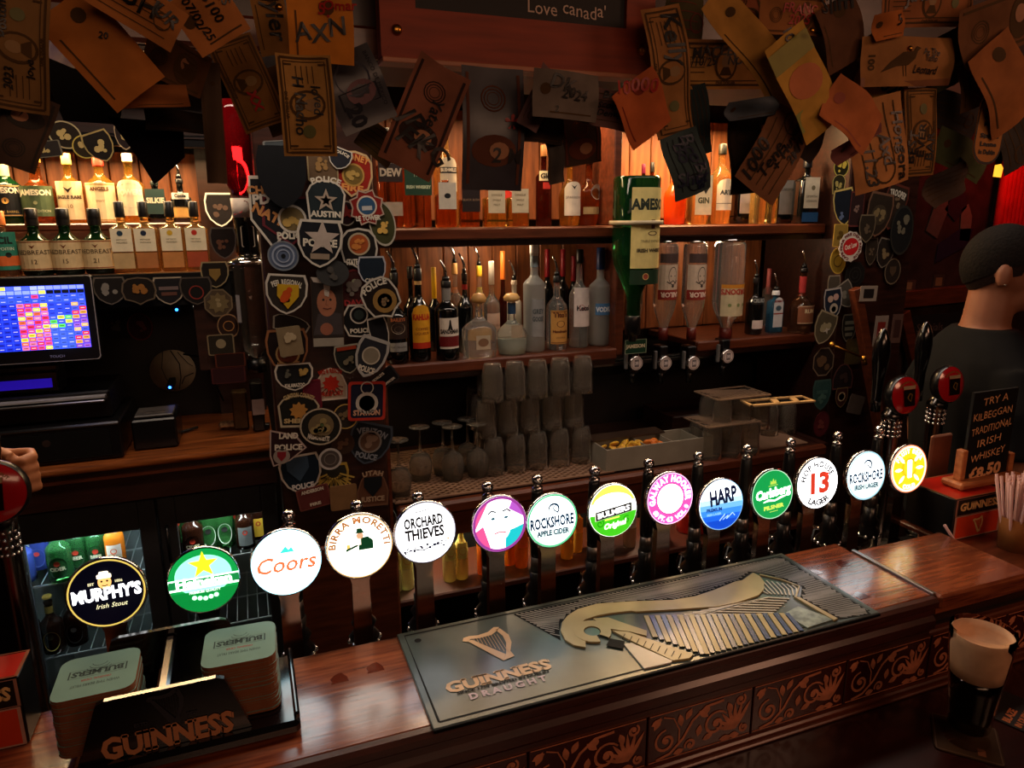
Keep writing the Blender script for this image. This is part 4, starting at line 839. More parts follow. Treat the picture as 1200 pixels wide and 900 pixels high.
# the back plate of the optics
m = MB(); m.box(1.03, 1.52, 2.00, 2.02, 1.30, 1.352, MATTE, c=.003); m.box(1.03, 1.52, 1.985, 2.0, 1.335, 1.345, STEEL); tag(m.build('optic_rail'), 'dark steel rail carrying the spirit optics', 'rail')
def optic(px, yt, wp, ybadge, lab, label, cont):
    c = at(px, ybadge, 1.93); s = depth(c)/F; cb = at(px, 392, 1.97); top = at(px, yt, 1.97).z; H = top-cb.z; R = wp*depth(cb)/F/2*.92
    t = thing('optic', 'black spirit optic with round white badge '+label, 'optic', (c.x, 1.93, c.z))
    m = MB(); m.box(-.016, .016, -.0, .05, -.035, .055, BLACK, c=.004); m.box(-.034, -.024, .0, .012, -.02, .04, M('optic_grey', '#5a5a5a', .5), c=.002); m.lathe([(0, -.07), (.010, -.07), (.009, -.05), (.014, -.035), (0, -.035)], BLACK, 12, Matrix.Translation((0, .015, 0))); m.build('valve', t)
    m = MB(); m.lathe([(0, -.01), (.024, -.01), (.0245, .004), (.022, .006)], CHROME, 24, RX); m.lathe([(.022, .0055), (0, .0058)], C('#c8bcb8', .4), 24, RX); mp2 = lambda u, v, w_: Vector((u, -.006-w_, v))
    m.poly(rect(.016, .024), C('#6a6468'), mp2, .0004); m.text("35", 0, -.004, .009, C('#d8d0d0'), mp2, .0008, 1); m.ring(circ(.019, 20), .93, C('#504848'), mp2, .0004); m.build('badge', t, (0, -.006, 0))
    b = thing('bottle', 'upside down clear bottle in the optics, '+cont, 'bottle', (cb.x, 1.975, cb.z))
    P = [(0, 0), (.38*R, 0), (.38*R, .10*H), (.9*R, .28*H), (R, .36*H), (R, .97*H), (.9*R, H), (0, H)]
    m = MB(); m.lathe(P, gCL, 22); m.build('glass_body', b); m = MB(); m.lathe([(0, -.018), (.42*R, -.018), (.42*R, .08*H), (0, .08*H)], M('optic_collar', '#5a1c14', .3), 14); m.build('cap', b)
    m = MB(); m.lathe([(0, H+.004), (R*.8, H+.004), (R*.3, H+.014), (0, H+.016)], CHROME, 16); m.build('top_clip', b); m = MB(); mp3 = cyl(R+.0008)
    return b, m, mp3, R, H
lt = '#cdb9a4'
for px, lb, ct in ((778, 'left of its twin', 'with bearded face label, left twin'), (811, 'right of its twin', 'with bearded face label, right twin')):
    b, m, mp, R, H = optic(px, 286, 29, 425, None, lb+' under the bearded face bottle', ct)
    m.add([mp(R*1.2*(2*i/8.-1), v, 0) for v in (.42*H, .78*H) for i in range(9)], [(i, i+1, i+10, i+9) for i in range(8)], C(lt, .5)); m.add([mp(R*1.2*(2*i/8.-1), v, .0003) for v in (.40*H, .51*H) for i in range(9)], [(i, i+1, i+10, i+9) for i in range(8)], C('#8a2a20', .5))
    m.text("SAILOR", 0, .48*H, .05*H, C('#e8d0c0'), mp, .0006, 1, rot=PI); k = C('#302828')
    m.ring(circ(R*.42, 16, .1*R, .66*H, ry=.10*H), .9, k, mp, .0005); m.ribbon([(-.45*R, .60*H), (-.2*R, .58*H), (.1*R, .61*H), (.4*R, .58*H), (.6*R, .61*H)], .012*H, k, mp, .0006); m.poly(circ(.13*R, 10, .1*R, .55*H), k, mp, .0006)
    for q in (-.1, .3): m.poly(circ(.06*R, 8, q*R, .66*H), k, mp, .0006)
    m.add([mp(R*1.1*(2*i/8.-1), v, .0003) for v in (.80*H, .90*H) for i in range(9)], [(i, i+1, i+10, i+9) for i in range(8)], C('#4a3a38', .5)); m.build('label', b)
b, m, mp, R, H = optic(851, 284, 38, 417, None, 'rightmost, under the wide gin bottle', 'wide one with cream and orange gin label')
m.add([mp(R*1.1*(2*i/8.-1), v, 0) for v in (.22*H, .52*H) for i in range(9)], [(i, i+1, i+10, i+9) for i in range(8)], C('#c8bc98', .5)); m.add([mp(R*1.1*(2*i/8.-1), v, .0003) for v in (.52*H, .56*H) for i in range(9)], [(i, i+1, i+10, i+9) for i in range(8)], C('#d08a28', .5))
m.text("GORDON'S", 0, .51*H, .055*H, C('#a83020'), mp, .0006, 1, rot=PI, sx=.9)
for q in (-.5, .1, .6): m.poly(circ(.12*R, 8, q*R, .34*H), C('#7a8a58'), mp, .0006)
m.build('label', b)
b, m, mp, R, H = optic(744, 300, 18, 425, None, 'leftmost, under the giant green bottle', 'small one hidden behind the giant green bottle')
m.add([mp(R*(2*i/8.-1), v, 0) for v in (.4*H, .6*H) for i in range(9)], [(i, i+1, i+10, i+9) for i in range(8)], C('#302018', .5)); m.build('label', b)
c = at(745, 406, 1.915); m = MB(); m.poly(rect(.075, .042), C('#0e3a28', .4), plane_y, 0, .003); m.ring(rect(.078, .045), .93, C('#8a9a80', .4), plane_y, .0003); m.text("JAMESON", 0, -.004, .011, C('#d0c8a8'), plane_y, .0006, 1)
o = m.build('bottle_sign', None, (c.x, 1.915, c.z)); tag(o, 'small dark green sign with cream capitals above the left optic badge', 'sign')
# puck lights under the upper shelf
for px, py, lb in ((573, 283, 'left puck light glowing under the upper shelf'), (836, 276, 'right puck light glowing under the upper shelf')):
    c = at(px, py, 2.10); t = thing('puck_light', lb, 'light', (c.x, 2.10, 1.7565))
    m = MB(); m.lathe([(0, 0), (.026, 0), (.027, -.006), (.022, -.009)], STEEL, 20); m.build('housing', t); m = MB(); m.lathe([(.022, -.009), (.018, -.013), (0, -.014)], E('#fff0d8', 9.0), 20); m.build('lens', t)
    point('puck_lamp', (c.x, 2.09, 1.725), 1.3, (1, .70, .42), .02)
# ================================================================== TILL AREA
c1 = at(103, 322, 1.895); c2 = at(112, 421, 1.895); sx1 = c1.x+.004; z1, z0 = c1.z, c2.z; sx0 = sx1-.30
t = thing('till_screen', 'touch till screen showing a blue grid of coloured buttons', 'screen', ((sx0+sx1)/2, 1.895, z0)); t.rotation_euler = (math.radians(-4), 0, 0)
m = MB(); hw = (sx1-sx0)/2; hh = z1-z0; m.box(-hw, hw, .001, .025, 0, hh, BLACK, c=.004); m.build('casing', t)
m = MB(); m.ring(rect(2*hw-.001, hh-.001, 0, hh/2, .008), .985, M('bezel_edge', '#b8b4b0', .3, metal=.6), plane_y, .0005); m.build('bezel', t)
m = MB(); SX0, SX1, SZ0, SZ1 = -hw+.018, hw-.018, .030, hh-.022
m.poly([(SX0, SZ0), (SX1, SZ0), (SX1, SZ1), (SX0, SZ1)], E('#2a48f0', 1.1), plane_y, .0006)
NX, NY = 17, 15; cwd = (SX1-SX0)/NX; chh = (SZ1-SZ0)/NY
for i in range(NX):
    for j in range(NY):
        fr = (NX-1-i); col = None
        if j >= 13: col = random.choice(['#8aa0f0', '#e8e860', '#5068e8', '#a8b8f8']) if fr > 4 else ('#101018' if j == 13 else '#8898e8')
        elif j >= 11: col = '#3a58e8' if random.random() < .8 else '#e84080'
        elif fr < 2: col = ['#9858c8', '#8040b0', '#e8a040', '#e83030', '#4858d8', '#e8b058'][(j*7+fr) % 6]
        elif fr < 5: col = '#4060d0' if j < 5 else ['#58d040', '#3a50e0', '#e8e040'][(i+j) % 3] if j < 8 else '#2a40e0'
        elif fr < 9: col = ['#f04878', '#f06838', '#e83048', '#f0d838', '#f07898'][(i*3+j*2) % 5]
        elif fr < 12: col = '#1c2cc8'
        elif fr < 14: col = ['#30c0a0', '#38c858', '#a0d8e8'][(i+j) % 3]
        else: col = ['#28c838', '#50d848', '#30b8a0'][(i+j) % 3]
        m.poly(rect(cwd*.9, chh*.84, SX0+(i+.5)*cwd, SZ0+(j+.5)*chh), E(col, 1.0), plane_y, .0009)
        if fr < 15 and j < 13: m.poly(rect(cwd*.55, chh*.14, SX0+(i+.5)*cwd, SZ0+(j+.5)*chh), E('#f0f0ff' if (i+j) % 2 else '#181830', .7), plane_y, .0012)
m.text("TOUCH", .06, .010, .006, C('#8a8aa0'), plane_y, .0008); m.build('display', t)
point('till_glow', (-.42, 1.86, 1.56), .12, (.4, .45, 1), .06)
bxr = lambda px, py, Y: at(px, py, Y)
def item(name, label, cat, x0, x1, y0, y1, z0, z1, mat, c=.004, group=None):
    t = thing(name, label, cat, ((x0+x1)/2, (y0+y1)/2, z0), group=group); m = MB(); m.box(-(x1-x0)/2, (x1-x0)/2, -(y1-y0)/2, (y1-y0)/2, 0, z1-z0, mat, c=c); m.build('body', t); return t
TZ = 1.236
t = item('cash_drawer', 'wide black cash drawer with small silver crest under the till', 'cash drawer', -.70, -.315, 1.885, 2.16, TZ+.001, 1.330, BLACK)
m = MB(); m.box(-.18, .17, -.1395, -.1378, .012, .078, MATTE, c=.002); m.poly(circ(.009, 12, .035, .055), STEEL, lambda u, v, w_: Vector((u, -.1398-w_, v)), .0002); m.box(-.19, .19, -.1390, -.1376, .086, .089, STEEL); m.build('drawer_front', t)
t = item('till', 'black till unit with a keyboard ledge below the screen', 'till', -.68, -.335, 1.93, 2.14, 1.331, 1.40, BLACK)
m = MB(); m.box(-.17, .165, -.135, -.10, .045, .052, STEEL, c=.002); m.box(-.17, .165, -.13, -.106, .056, .060, M('grey_trim', '#9a9898', .3)); m.build('ledge_trim', t)
m = MB(); m.box(-.58, -.44, 1.95, 2.02, 1.4005, 1.47, BLACK, c=.004); m.box(-.60, -.440, 1.93, 1.9495, 1.41, 1.455, BLACK, c=.002); m.box(-.60, -.452, 1.927, 1.9295, 1.418, 1.440, E('#2a14b8', .5)); tag(m.build('customer_display'), 'small violet lit display strip below the till screen', 'screen')
t = item('receipt_printer', 'black receipt printer with grey lid and paper slot', 'printer', -.318+.02, -.195, 1.93, 2.08, TZ+.001, 1.315, BLACK)
m = MB(); m.box(-.045, .045, -.06, .03, .0795, .086, M('printer_lid', '#4a4644', .4), c=.002); m.box(-.025, .025, -.035, -.03, .0862, .0875, CHROME); m.build('lid', t)
c = at(201, 438, 2.20); t = thing('round_plaque', 'round tan disc with black curved lines on the dark wall by the till', 'plaque', (c.x, 2.245, c.z))
m = MB(); R = 25*depth(c)/F; m.lathe([(0, -.006), (R, -.006), (R, .004), (0, .004)], C('#7a6a54', .6), 28, RX); m.build('disc', t); mp = lambda u, v, w_: Vector((u, -.0045-w_, v)); m = MB(); k = C('#14100e')
m.ribbon([(-.02, R*.98), (-.028, .01), (-.02, -.02), (.0, -R*.95)], .002, k, mp); m.ribbon([(0, R), (.02, .02), (.02, -.02), (.012, -R*.9)], .003, k, mp); m.ribbon([(R*.9, -.01), (.03, -.02), (.02, -.04)], .003, k, mp); m.ribbon([(R*.3, R*.9), (R*.7, .02), (R*.9, .01)], .002, k, mp); m.build('seams', t)
m = MB(); P = [at(215, 415, 2.19), at(235, 418, 2.17), at(247, 436, 2.15), at(262, 470, 2.15)]; m.tube(P, .0025, MATTE, 6); tag(m.build('cable'), 'thin dark cable looping beside the round plaque', 'cable')
for px, py, col, lb, r in ((207, 363, '#2878ff', 'tiny blue indicator light in the dark above the round plaque', .004), (199, 454, '#3070ff', 'tiny blue indicator light over the round plaque foot', .004), (228, 359, '#fff0e0', 'tiny white indicator light near the patches left of the post', .003)):
    c = at(px, py, 2.14); m = MB(); m.sphere((0, 0, 0), r, E(col, 4.0), 8, 6); m.box(-.008, .008, .002, .10, -.008, .008, MATTE); tag(m.build('indicator_light', None, c), lb, 'light')
def on(px, py, Z): return atZ(px, py, Z)
c = on(222, 506, TZ); m = MB(); m.tube([(-.022, -.02, .006), (.02, .018, .006)], .004, C('#181818'), 8); m.tube([(-.026, -.024, .006), (-.020, -.0185, .006)], .0042, C('#d8d4cc'), 8); tag(m.build('pen', None, (c.x, c.y, TZ)), 'black pen with white end lying on the till counter', 'pen')
c = on(272, 501, TZ); t = thing('snack_wrapper', 'crumpled glossy snack wrapper on the till counter', 'wrapper', (c.x, c.y, TZ)); m = MB(); m.box(-.034, .034, -.018, .018, .002, .018, M('wrapper_foil', '#c8a070', .2, metal=.4, scale=60, col2='#5a2018', bump=.6), c=.006); m.build('foil', t)
c = on(306, 503, TZ); m = MB(); m.tube([(-.010, 0, .009), (.024, -.002, .009)], .009, C('#0c0c0c', .3), 10); m.sphere((-.014, 0, .0095), .009, C('#e0d0a8'), 10, 6); tag(m.build('jar', None, (c.x, c.y, TZ)), 'small dark bottle with cream cap lying by the patch post', 'bottle')
t = item('metal_tin', 'tall dull gold tin standing at the back of the till counter', 'tin', -.062, -.022, 2.03, 2.07, TZ+.001, 1.345, M('tin_gold', '#5a452a', .35, metal=.5, scale=50, bump=.3), c=.004)
t = item('card_reader', 'black card reader with hanging white tag beside the tin', 'card reader', -.012, .020, 1.99, 2.05, TZ+.001, 1.375, BLACK, c=.004)
m = MB(); m.box(-.014, .018, -.034, -.0325, .048, .092, C('#b8a8a4', .5), c=.001); m.build('tag', t)
# clear optic bottle hanging left of the post
c = at(290, 310, 1.95); cb = at(290, 412, 1.95); H = c.z-cb.z; R = 22*depth(c)/F
t = thing('bottle', 'tall clear spirit bottle upside down in a clamp left of the patch post', 'bottle', (c.x, 1.95, cb.z)); m = MB(); m.lathe([(0, -.02), (R*.35, -.02), (R*.5, 0), (R*.95, .02), (R, .04), (R, .97*H), (R*.9, H), (0, H)], CLEAR, 22); m.build('glass_body', t)
m = MB(); m.lathe([(R*.2, H+.001), (R*1.05, H+.001), (R*1.1, H+.008), (R*.5, H+.02), (0, H+.022)], CHROME, 18); m.build('top_clip', t)
m = MB(); m.lathe([(0, -.055), (R*.5, -.055), (R*.5, -.021), (0, -.021)], BLACK, 14); m.build('valve', t)
m = MB(); mp = cyl(R+.001); m.poly(rect(.012, .07, -R*.7, H*.52), C('#8a8480'), mp); m.build('label', t)
c = at(288, 252, 1.98); t = thing('bottle', 'dark bottle with blank white label above the hanging clear bottle', 'bottle', (c.x, 1.98, at(288, 300, 1.98).z)); m = MB(); m.lathe([(0, 0), (.030, 0), (.032, .01), (.032, .16), (.012, .21), (.012, .25), (0, .25)], gDK, 20); m.build('glass_body', t); m = MB(); m.poly(rect(.034, .052, 0, .05, .004), C('#b8aca0'), cyl(.033)); m.build('label', t)
c = at(277, 190, 1.86); t = thing('bottle', 'large dark red glass bottle hanging at top left of the patch post', 'bottle', (c.x, 1.86, at(277, 232, 1.86).z)); m = MB(); HH = at(277, 118, 1.86).z-at(277, 232, 1.86).z; m.lathe([(0, 0), (.020, 0), (.022, .02), (.036, .045), (.036, HH*.9), (.03, HH), (0, HH)], M('ruby_glass', '#8a0810', .06, trans=.6, var=.1), 22); m.build('glass_body', t)
m = MB(); m.lathe([(0, -.045), (.020, -.045), (.022, -.001), (0, -.001)], C('#d0c0b0'), 16); m.poly([(-.02, -.04), (0, -.035), (.02, -.01), (.01, -.006)], C('#a02020'), cyl(.0225)); m.build('label', t)
# ================================================================== FRIDGE
fx0, fxm, fx1, fz0, fz1 = -.60, -.262, .030, .42, 1.085
t = thing('bottle_fridge', 'black double door bottle fridge lit inside under the till counter', 'fridge', (0, 0, 0)); FB = M('fridge_black', '#2c2c2e', .4, var=.2)
m = MB(); 
for b in ((fx0, fx1, 1.92, 2.28, .36, .42), (fx0, fx1, 1.92, 2.28, fz1, 1.128), (fx0, fx0+.012, 1.92, 2.28, .42, fz1), (fx1-.012, fx1, 1.92, 2.28, .42, fz1), (fxm-.006, fxm+.006, 1.92, 2.28, .42, fz1), (fx0, fx1, 2.27, 2.285, .36, fz1)): m.box(*b, M('fridge_liner', '#8c9290', .4) if b[2] > 2 or b[0] == fx0+0 and b[1] == fx0+.012 else FB)
m.build('cabinet', t)
WIRE = M('fridge_wire', '#b8bcbc', .3, metal=.6)
FS = (.905, .70, .48)
for sz in FS:
    m = MB()
    for k in range(22): x = fx0+.02+k*(fx1-fx0-.04)/21; m.box(x-.0012, x+.0012, 1.955, 2.26, sz-.004, sz-.001, WIRE)
    for y in (1.955, 2.1, 2.255): m.box(fx0+.015, fx1-.015, y-.002, y+.002, sz-.008, sz-.004, WIRE)
    m.build('wire_shelf', t)
for a, b, lab in ((fx0, fxm-.003, 'l'), (fxm+.003, fx1, 'r')):
    m = MB(); fw = .040
    for q in ((a, a+fw, fz0, fz1+.030), (b-fw, b, fz0, fz1+.030), (a+fw, b-fw, fz0, fz0+fw), (a+fw, b-fw, fz1-.045, fz1+.030)): m.box(q[0], q[1], 1.893, 1.9185, q[2], q[3], FB, c=.002)
    d = m.build('door', t)
    m = MB(); m.box(a+fw, b-fw, 1.903, 1.906, fz0+fw, fz1-.045, M('door_glass', '#e8f0f0', .02, trans=1, ior=1.1, var=.01)); m.build('pane', d)
    m = MB(); hx = b-.018 if lab == 'l' else a+.018; m.tube([(hx, 1.892, 1.04), (hx, 1.876, 1.03), (hx, 1.874, .95), (hx, 1.892, .93)], .004, BLACK, 8)
    if lab == 'r': m.build('handle', d)
area('fridge_tube_left', ((fx0+fxm)/2, 1.94, fz1-.012), (math.radians(20), 0, 0), .26, .02, 1.5, (.75, .92, 1)); area('fridge_tube_right', ((fx1+fxm)/2, 1.94, fz1-.012), (math.radians(20), 0, 0), .24, .02, 1.1, (.9, .95, .9))
def fb(px, Y, sz, H, R, gl, lb, lc='#1a2a20', cc='#d8d8d8', shape='oval', group='beer bottles in the fridge', mk='#a83020', tx=''):
    d = ray(px, 670 if sz > .8 else 740); X = (CAM+d*(Y/d.y)).x
    return bottle(X, Y, sz, H, R, 'beer', gl, lb, cap=(cc, .955, 1.0), group=group, name='beer_bottle', lab=dict(cc=lc, z0=.08*H, z1=.42*H, hw=.8*R, shape=shape, edge=None, txt=[(tx, .38, .16, '#d8d0b0', 1)] if tx else [], marks=[('dot', 0, .72, .13, mk)]), neck=(lc, .70, .82))
gBE = M('bottle_green_lit', '#3a7a40', .06, trans=.75, var=.1, ior=1.3); gBB = M('bottle_brown_fridge', '#2a130a', .06, trans=.4, var=.1); gBU = M('bottle_blue_can', '#3a4a9a', .25, metal=.3, var=.2)
fb(28, 1.99, FS[0], .15, .027, gBU, 'blue can like bottle at far left of the upper fridge shelf', '#3a4aa0', '#c0c0d0', mk='#e8e0e0')
fb(50, 2.06, FS[0], .15, .024, gBU, 'blue bottle behind, second from left on the upper fridge shelf', '#4858a8', '#c0c0d0', mk='#d04040')
fb(72, 1.97, FS[0], .165, .029, gBE, 'dark bottle with big white rimmed oval label on the upper fridge shelf', '#14281e', '#e0e0e0', tx='CIDER')
fb(95, 2.02, FS[0], .165, .025, gBE, 'green bottle with black oval label, left of two on the upper fridge shelf', '#142018', tx='BEER')
fb(118, 2.01, FS[0], .165, .025, gBE, 'green bottle with black oval label, right of two on the upper fridge shelf', '#142018', tx='BEER')
fb(139, 1.98, FS[0], .18, .024, M('orange_drink', '#e88020', .2, trans=.4, var=.1), 'bright orange drink bottle with white label in the left fridge door', '#e8d8c8', '#e8a040', 'rect', mk='#e06030', tx='ORANGE')
for i, px in enumerate((60, 84, 107, 128)): fb(px, 2.10, FS[0], .185, .024, gBE, 'green bottle at the back of the upper fridge shelf', '#2a5a38', '#c8e0c0', group='green bottles at the back of the fridge')
fb(35, 1.99, FS[1], .16, .026, gBB, 'black bottle with gold neck foil, left on the lower fridge shelf', '#b89030', '#d8b050', 'rect', mk='#302008')
fb(62, 1.98, FS[1], .16, .026, gBB, 'black bottle with dull gold round label on the lower fridge shelf', '#8a7838', '#c8a850', mk='#302810')
fb(90, 2.00, FS[1], .16, .026, gBB, 'dark bottle beside the gold labelled ones on the lower fridge shelf', '#28282a', '#505050', mk='#505050')
fb(48, 2.12, FS[1], .17, .026, gBB, 'dark bottle with gold oval label behind on the lower fridge shelf', '#9a8030', '#d0b050', mk='#201808')
fb(204, 1.98, FS[0], .165, .027, gBB, 'black cider bottle with red mark, left one behind the right fridge door', '#101414', '#202020', tx='CIDER')
fb(231, 1.98, FS[0], .165, .027, gBB, 'black cider bottle with red mark, right one behind the right fridge door', '#101414', '#202020', tx='CIDER')
fb(250, 2.02, FS[0], .18, .025, gBE, 'green bottle with white crest label, left of two behind the right door', '#d8dcd8', '#a0c080', mk='#202020')
fb(269, 2.02, FS[0], .18, .025, gBE, 'green bottle with white crest label, right of two behind the right door', '#d8dcd8', '#a0c080', mk='#202020')
fb(292, 1.99, FS[0], .16, .025, gBB, 'dark bottle with grey label at right end of the fridge', '#686e70', '#303030', 'rect')
fb(308, 2.04, FS[0], .16, .025, gBB, 'dark bottle with yellow neck in the fridge corner by the post', '#c8a030', '#e0b840', 'rect')
fb(190, 2.06, FS[0], .17, .020, gPALE, 'yellow bottle at left edge of the right fridge door', '#e0b030', '#f0e0c0', 'rect')
for i, px in enumerate((215, 240, 280)): fb(px, 2.10, FS[0], .19, .024, gBE, 'green bottle at the back of the right fridge shelf', '#2a5a38', '#c8e0c0', group='green bottles at the back of the right fridge')
# soft drink bottles on the low shelf behind the taps
LS = .755
LOW = [(453, '#e4ecb0', 'pale lemonade bottle'), (463, '#e8ecb8', 'pale lemonade bottle'), (477, '#e4e8a8', 'pale lemonade bottle'), (527, '#e8d890', 'pale yellow mixer bottle'), (541, '#e8d078', 'pale yellow mixer bottle'), (567, '#e87828', 'orange juice bottle'), (578, '#e87020', 'orange juice bottle'), (597, '#e07818', 'orange juice bottle with green mark'), (611, '#e88828', 'orange juice bottle'), (635, '#e8a048', 'amber juice bottle'), (664, '#e8b040', 'amber juice bottle'), (675, '#e0a840', 'amber juice bottle'), (697, '#d89838', 'amber juice bottle'), (703, '#d8a050', 'amber juice bottle'), (737, '#c0a890', 'clear water bottle'), (768, '#c8c0a8', 'clear water bottle'), (776, '#c0b8a0', 'clear water bottle'), (802, '#e04838', 'red cordial bottle'), (824, '#e04030', 'red cordial bottle'), (866, '#6a8060', 'dark green mixer bottle'), (918, '#506a50', 'dark green mixer bottle'), (934, '#506850', 'dark green mixer bottle')]
LOWAT = ['leftmost of all', 'second from left', 'left of the grey lettered badge column', 'right of the grey lettered badge column', 'left of the first black lever', 'left of the pink badge column, outer', 'left of the pink badge column, inner', 'right of the pink badge column', 'beside the second black lever', 'left of the green rimmed badge column', 'right of the green rimmed badge column, inner', 'right of the green rimmed badge column, outer', 'left of the yellow badge column, outer', 'left of the yellow badge column, inner', 'right of the yellow and green badge column', 'left of the pink ring badge column, outer', 'left of the pink ring badge column, inner', 'right of the pink ring badge column', 'left of the deep blue badge column', 'left of the plain green badge column', 'right of the plain green badge column, inner', 'right of the plain green badge column, outer']
for i, (px, cc, nm) in enumerate(LOW):
    Y = 1.86 if i % 2 == 0 or i < 6 else 1.89; d = ray(px, 680-(px-450)*.08); X = (CAM+d*(Y/d.y)).x
    big = 'red' in nm
    gl = M('juice_'+cc.strip('#'), cc, .12, trans=.55, var=.08, ior=1.3)
    t = bottle(X, Y, LS+.001, .20 if not big else .22, .021 if not big else .033, 'beer', gl, nm+' on the low shelf, '+LOWAT[i], cap=('#d8b040' if i % 3 else '#c8c8c0', .95, 1), group=nm+'s behind the taps', name='mixer_bottle', lab=dict(cc={'p': '#c8c870', 'o': '#d86020', 'a': '#d88828', 'c': '#c8c0b0', 'r': '#c83828', 'd': '#3a5a38'}[nm[0]], z0=.07, z1=.12, hw=.016, txt=[], edge=None, shape='rect', marks=[('dot', 0, .5, .25, '#3a8a30' if 'green' in nm else '#b86818')]))
    if 'green mark' in nm: pass
# ================================================================== GLASSES AND BACK COUNTER
BC = 1.0505
t = thing('drip_mat', 'large perforated rubber drip mat under the glasses', 'mat', (.30, 1.79, BC-.005)); MT = M('drip_mat_rubber', '#8a6c58', .5, var=.15)
m = MB(); x0, x1, y0, y1 = .03, .70, .0, .42
for k in range(-14, 34):
    for sgn in (1, -1):
        P = []
        for i in range(40):
            s0 = i/39.*.85; u = x0+k*.03+s0*.82 if sgn == 1 else x0+k*.03+.40-s0*.82; v = y0+s0*.55
            if x0 <= u <= x1 and y0 <= v <= y1: P.append((u, v))
        if len(P) > 1: m.ribbon(P, .0055, MT, plane_z, .008+.0005*(sgn > 0), .003)
m.ribbon([(x0, y0), (x1, y0), (x1, y1), (x0, y1), (x0, y0)], .010, MT, plane_z, .009, .004); m.build('lattice', t)['kind'] = 'stuff'
m = MB(); m.box(x0, x1, y0, y1, .0, .003, M('mat_shadow', '#2a1c16', .7)); m.build('shade_sheet', t)  # dark sheet painted as the shade under the open lattice
GLZ = BC+.006
def pint(X, Y, Z, group, label, first=[None]):
    if first[0] is None:
        t = thing('pint_glass', label, 'glass', (X, Y, Z), group=group); m = MB()
        pr = [(0, .112), (.024, .112), (.026, .108), (.031, .085), (.0325, .072), (.031, .060), (.033, .02), (.036, .0), (.0345, .0), (.0315, .02), (.0295, .060), (.031, .072), (.0295, .085), (.0245, .104), (0, .105)]
        m.lathe(pr, M('thin_glass', '#d8d0c4', .10, trans=.94, ior=1.16, var=.05), 18); m.build('glass_wall', t); first[0] = t; return t
    return dup(first[0], (X, Y, Z), label=label, group=group)
ROWN = ['front', 'second', 'third', 'back']
for lay in range(3):
    for r in range(3 if lay < 2 else 2):
        for k in range(5):
            px = 575+k*25.5-(lay % 2)*6; X = at(px, 520, 1.93).x+.012*r; Y = 1.905+.085*r+.02*(lay % 2)
            pint(X, Y, GLZ+.1125*lay, 'upturned pint glasses stacked on the drip mat', 'upturned pint glass, %s from left in the %s row of the %s layer' % (['first', 'second', 'third', 'fourth', 'fifth'][k], ROWN[r], ['bottom', 'middle', 'top'][lay]))
wine0 = None
for i, (px, Y, lb) in enumerate(((466, 1.83, 'upturned wine glass nearest the patch post, low and forward'), (492, 1.93, 'upturned wine glass standing alone, second from the post'), (519, 1.95, 'upturned wine glass, rear one of the close pair in the middle'), (530, 1.90, 'upturned wine glass, front one of the close pair in the middle'), (548, 1.96, 'upturned wine glass just behind the tall one beside the pint stack'), (559, 1.90, 'upturned wine glass directly left of the pint glass stack'))):
    X = at(px, 520, Y).x
    if wine0 is None:
        wine0 = thing('wine_glass', lb, 'glass', (X, Y, GLZ), group='upturned wine glasses'); m = MB(); tg = MATS['thin_glass']
        m.lathe([(0, .082), (.0240, .072), (.0325, .05), (.0315, .03), (.0268, 0), (.028, 0), (.033, .03), (.034, .05), (.026, .075), (.006, .088), (.0035, .095), (.0032, .15), (.006, .156), (.030, .160), (.030, .162), (0, .1625)], tg, 18); m.build('glass_wall', wine0)
    else: dup(wine0, (X, Y, GLZ), label=lb)
# lemon tray
a = atZ(700, 553, BC); b_ = atZ(831, 528, BC); X0, X1 = a.x+.02, b_.x-.03; Y0, Y1 = 1.79, 1.90; ht = .072
t = thing('garnish_tray', 'grey four compartment garnish tray with lemon pieces', 'tray', (X0, Y0, BC)); GT = M('tray_grey', '#8a8476', .45, var=.1); w_ = X1-X0; d_ = Y1-Y0; m = MB()
m.box(0, w_, 0, .004, 0, ht, GT, c=.001); m.box(0, w_, d_-.004, d_, 0, ht, GT, c=.001); m.box(0, .004, .004, d_-.004, 0, ht, GT); m.box(w_-.004, w_, .004, d_-.004, 0, ht, GT); m.box(.004, w_-.004, .004, d_-.004, .0, .03, GT); m.build('shell', t)
for k in (1, 2, 3): x = w_*(.12+.25*k); m = MB(); m.box(x-.002, x+.002, .004, d_-.004, .03, ht-.004, GT); m.build('divider', t)
m = MB(); m.box(-.005, w_*.66, d_*.72, d_+.03, ht+.002, ht+.007, M('tray_lid_smoky', '#3a2c24', .2)); m.build('lid', t)
LEM = M('lemon_flesh', '#e0a848', .45, var=.25, scale=60); RIND = M('lemon_rind', '#e8b838', .5)
m = MB(); m.lathe([(0, -.0025), (.015, -.0025), (.016, 0), (.015, .0025), (0, .0025)], RIND, 14); m.lathe([(0, -.003), (.0125, -.003), (.0125, .003), (0, .003)], LEM, 12); lm = m.build('lemon_slice'); tag(lm, 'lemon slice in the left compartment of the grey garnish tray', 'lemon slice', 'lemon slices in the garnish tray')
rr = random.Random(3); first = True
for k in range(16):
    loc = (X0+.02+rr.random()*w_*.36, Y0+.02+rr.random()*d_*.5, BC+ht-.020+rr.random()*.016); rt = (rr.uniform(-.8, .8), rr.uniform(-.8, .8), rr.random()*3)
    o = lm if first else lm.copy()
    if not first: COL.objects.link(o)
    first = False; o.location = loc; o.rotation_euler = rt
m = MB(); m.lathe([(0, -.006), (.012, -.004), (.015, .0), (.012, .004), (0, .006)], M('orange_wedge_flesh', '#d87828', .45, var=.3, scale=50), 12); ow = m.build('orange_wedge'); tag(ow, 'orange wedge in the second compartment of the garnish tray', 'orange wedge', 'orange wedges in the garnish tray')
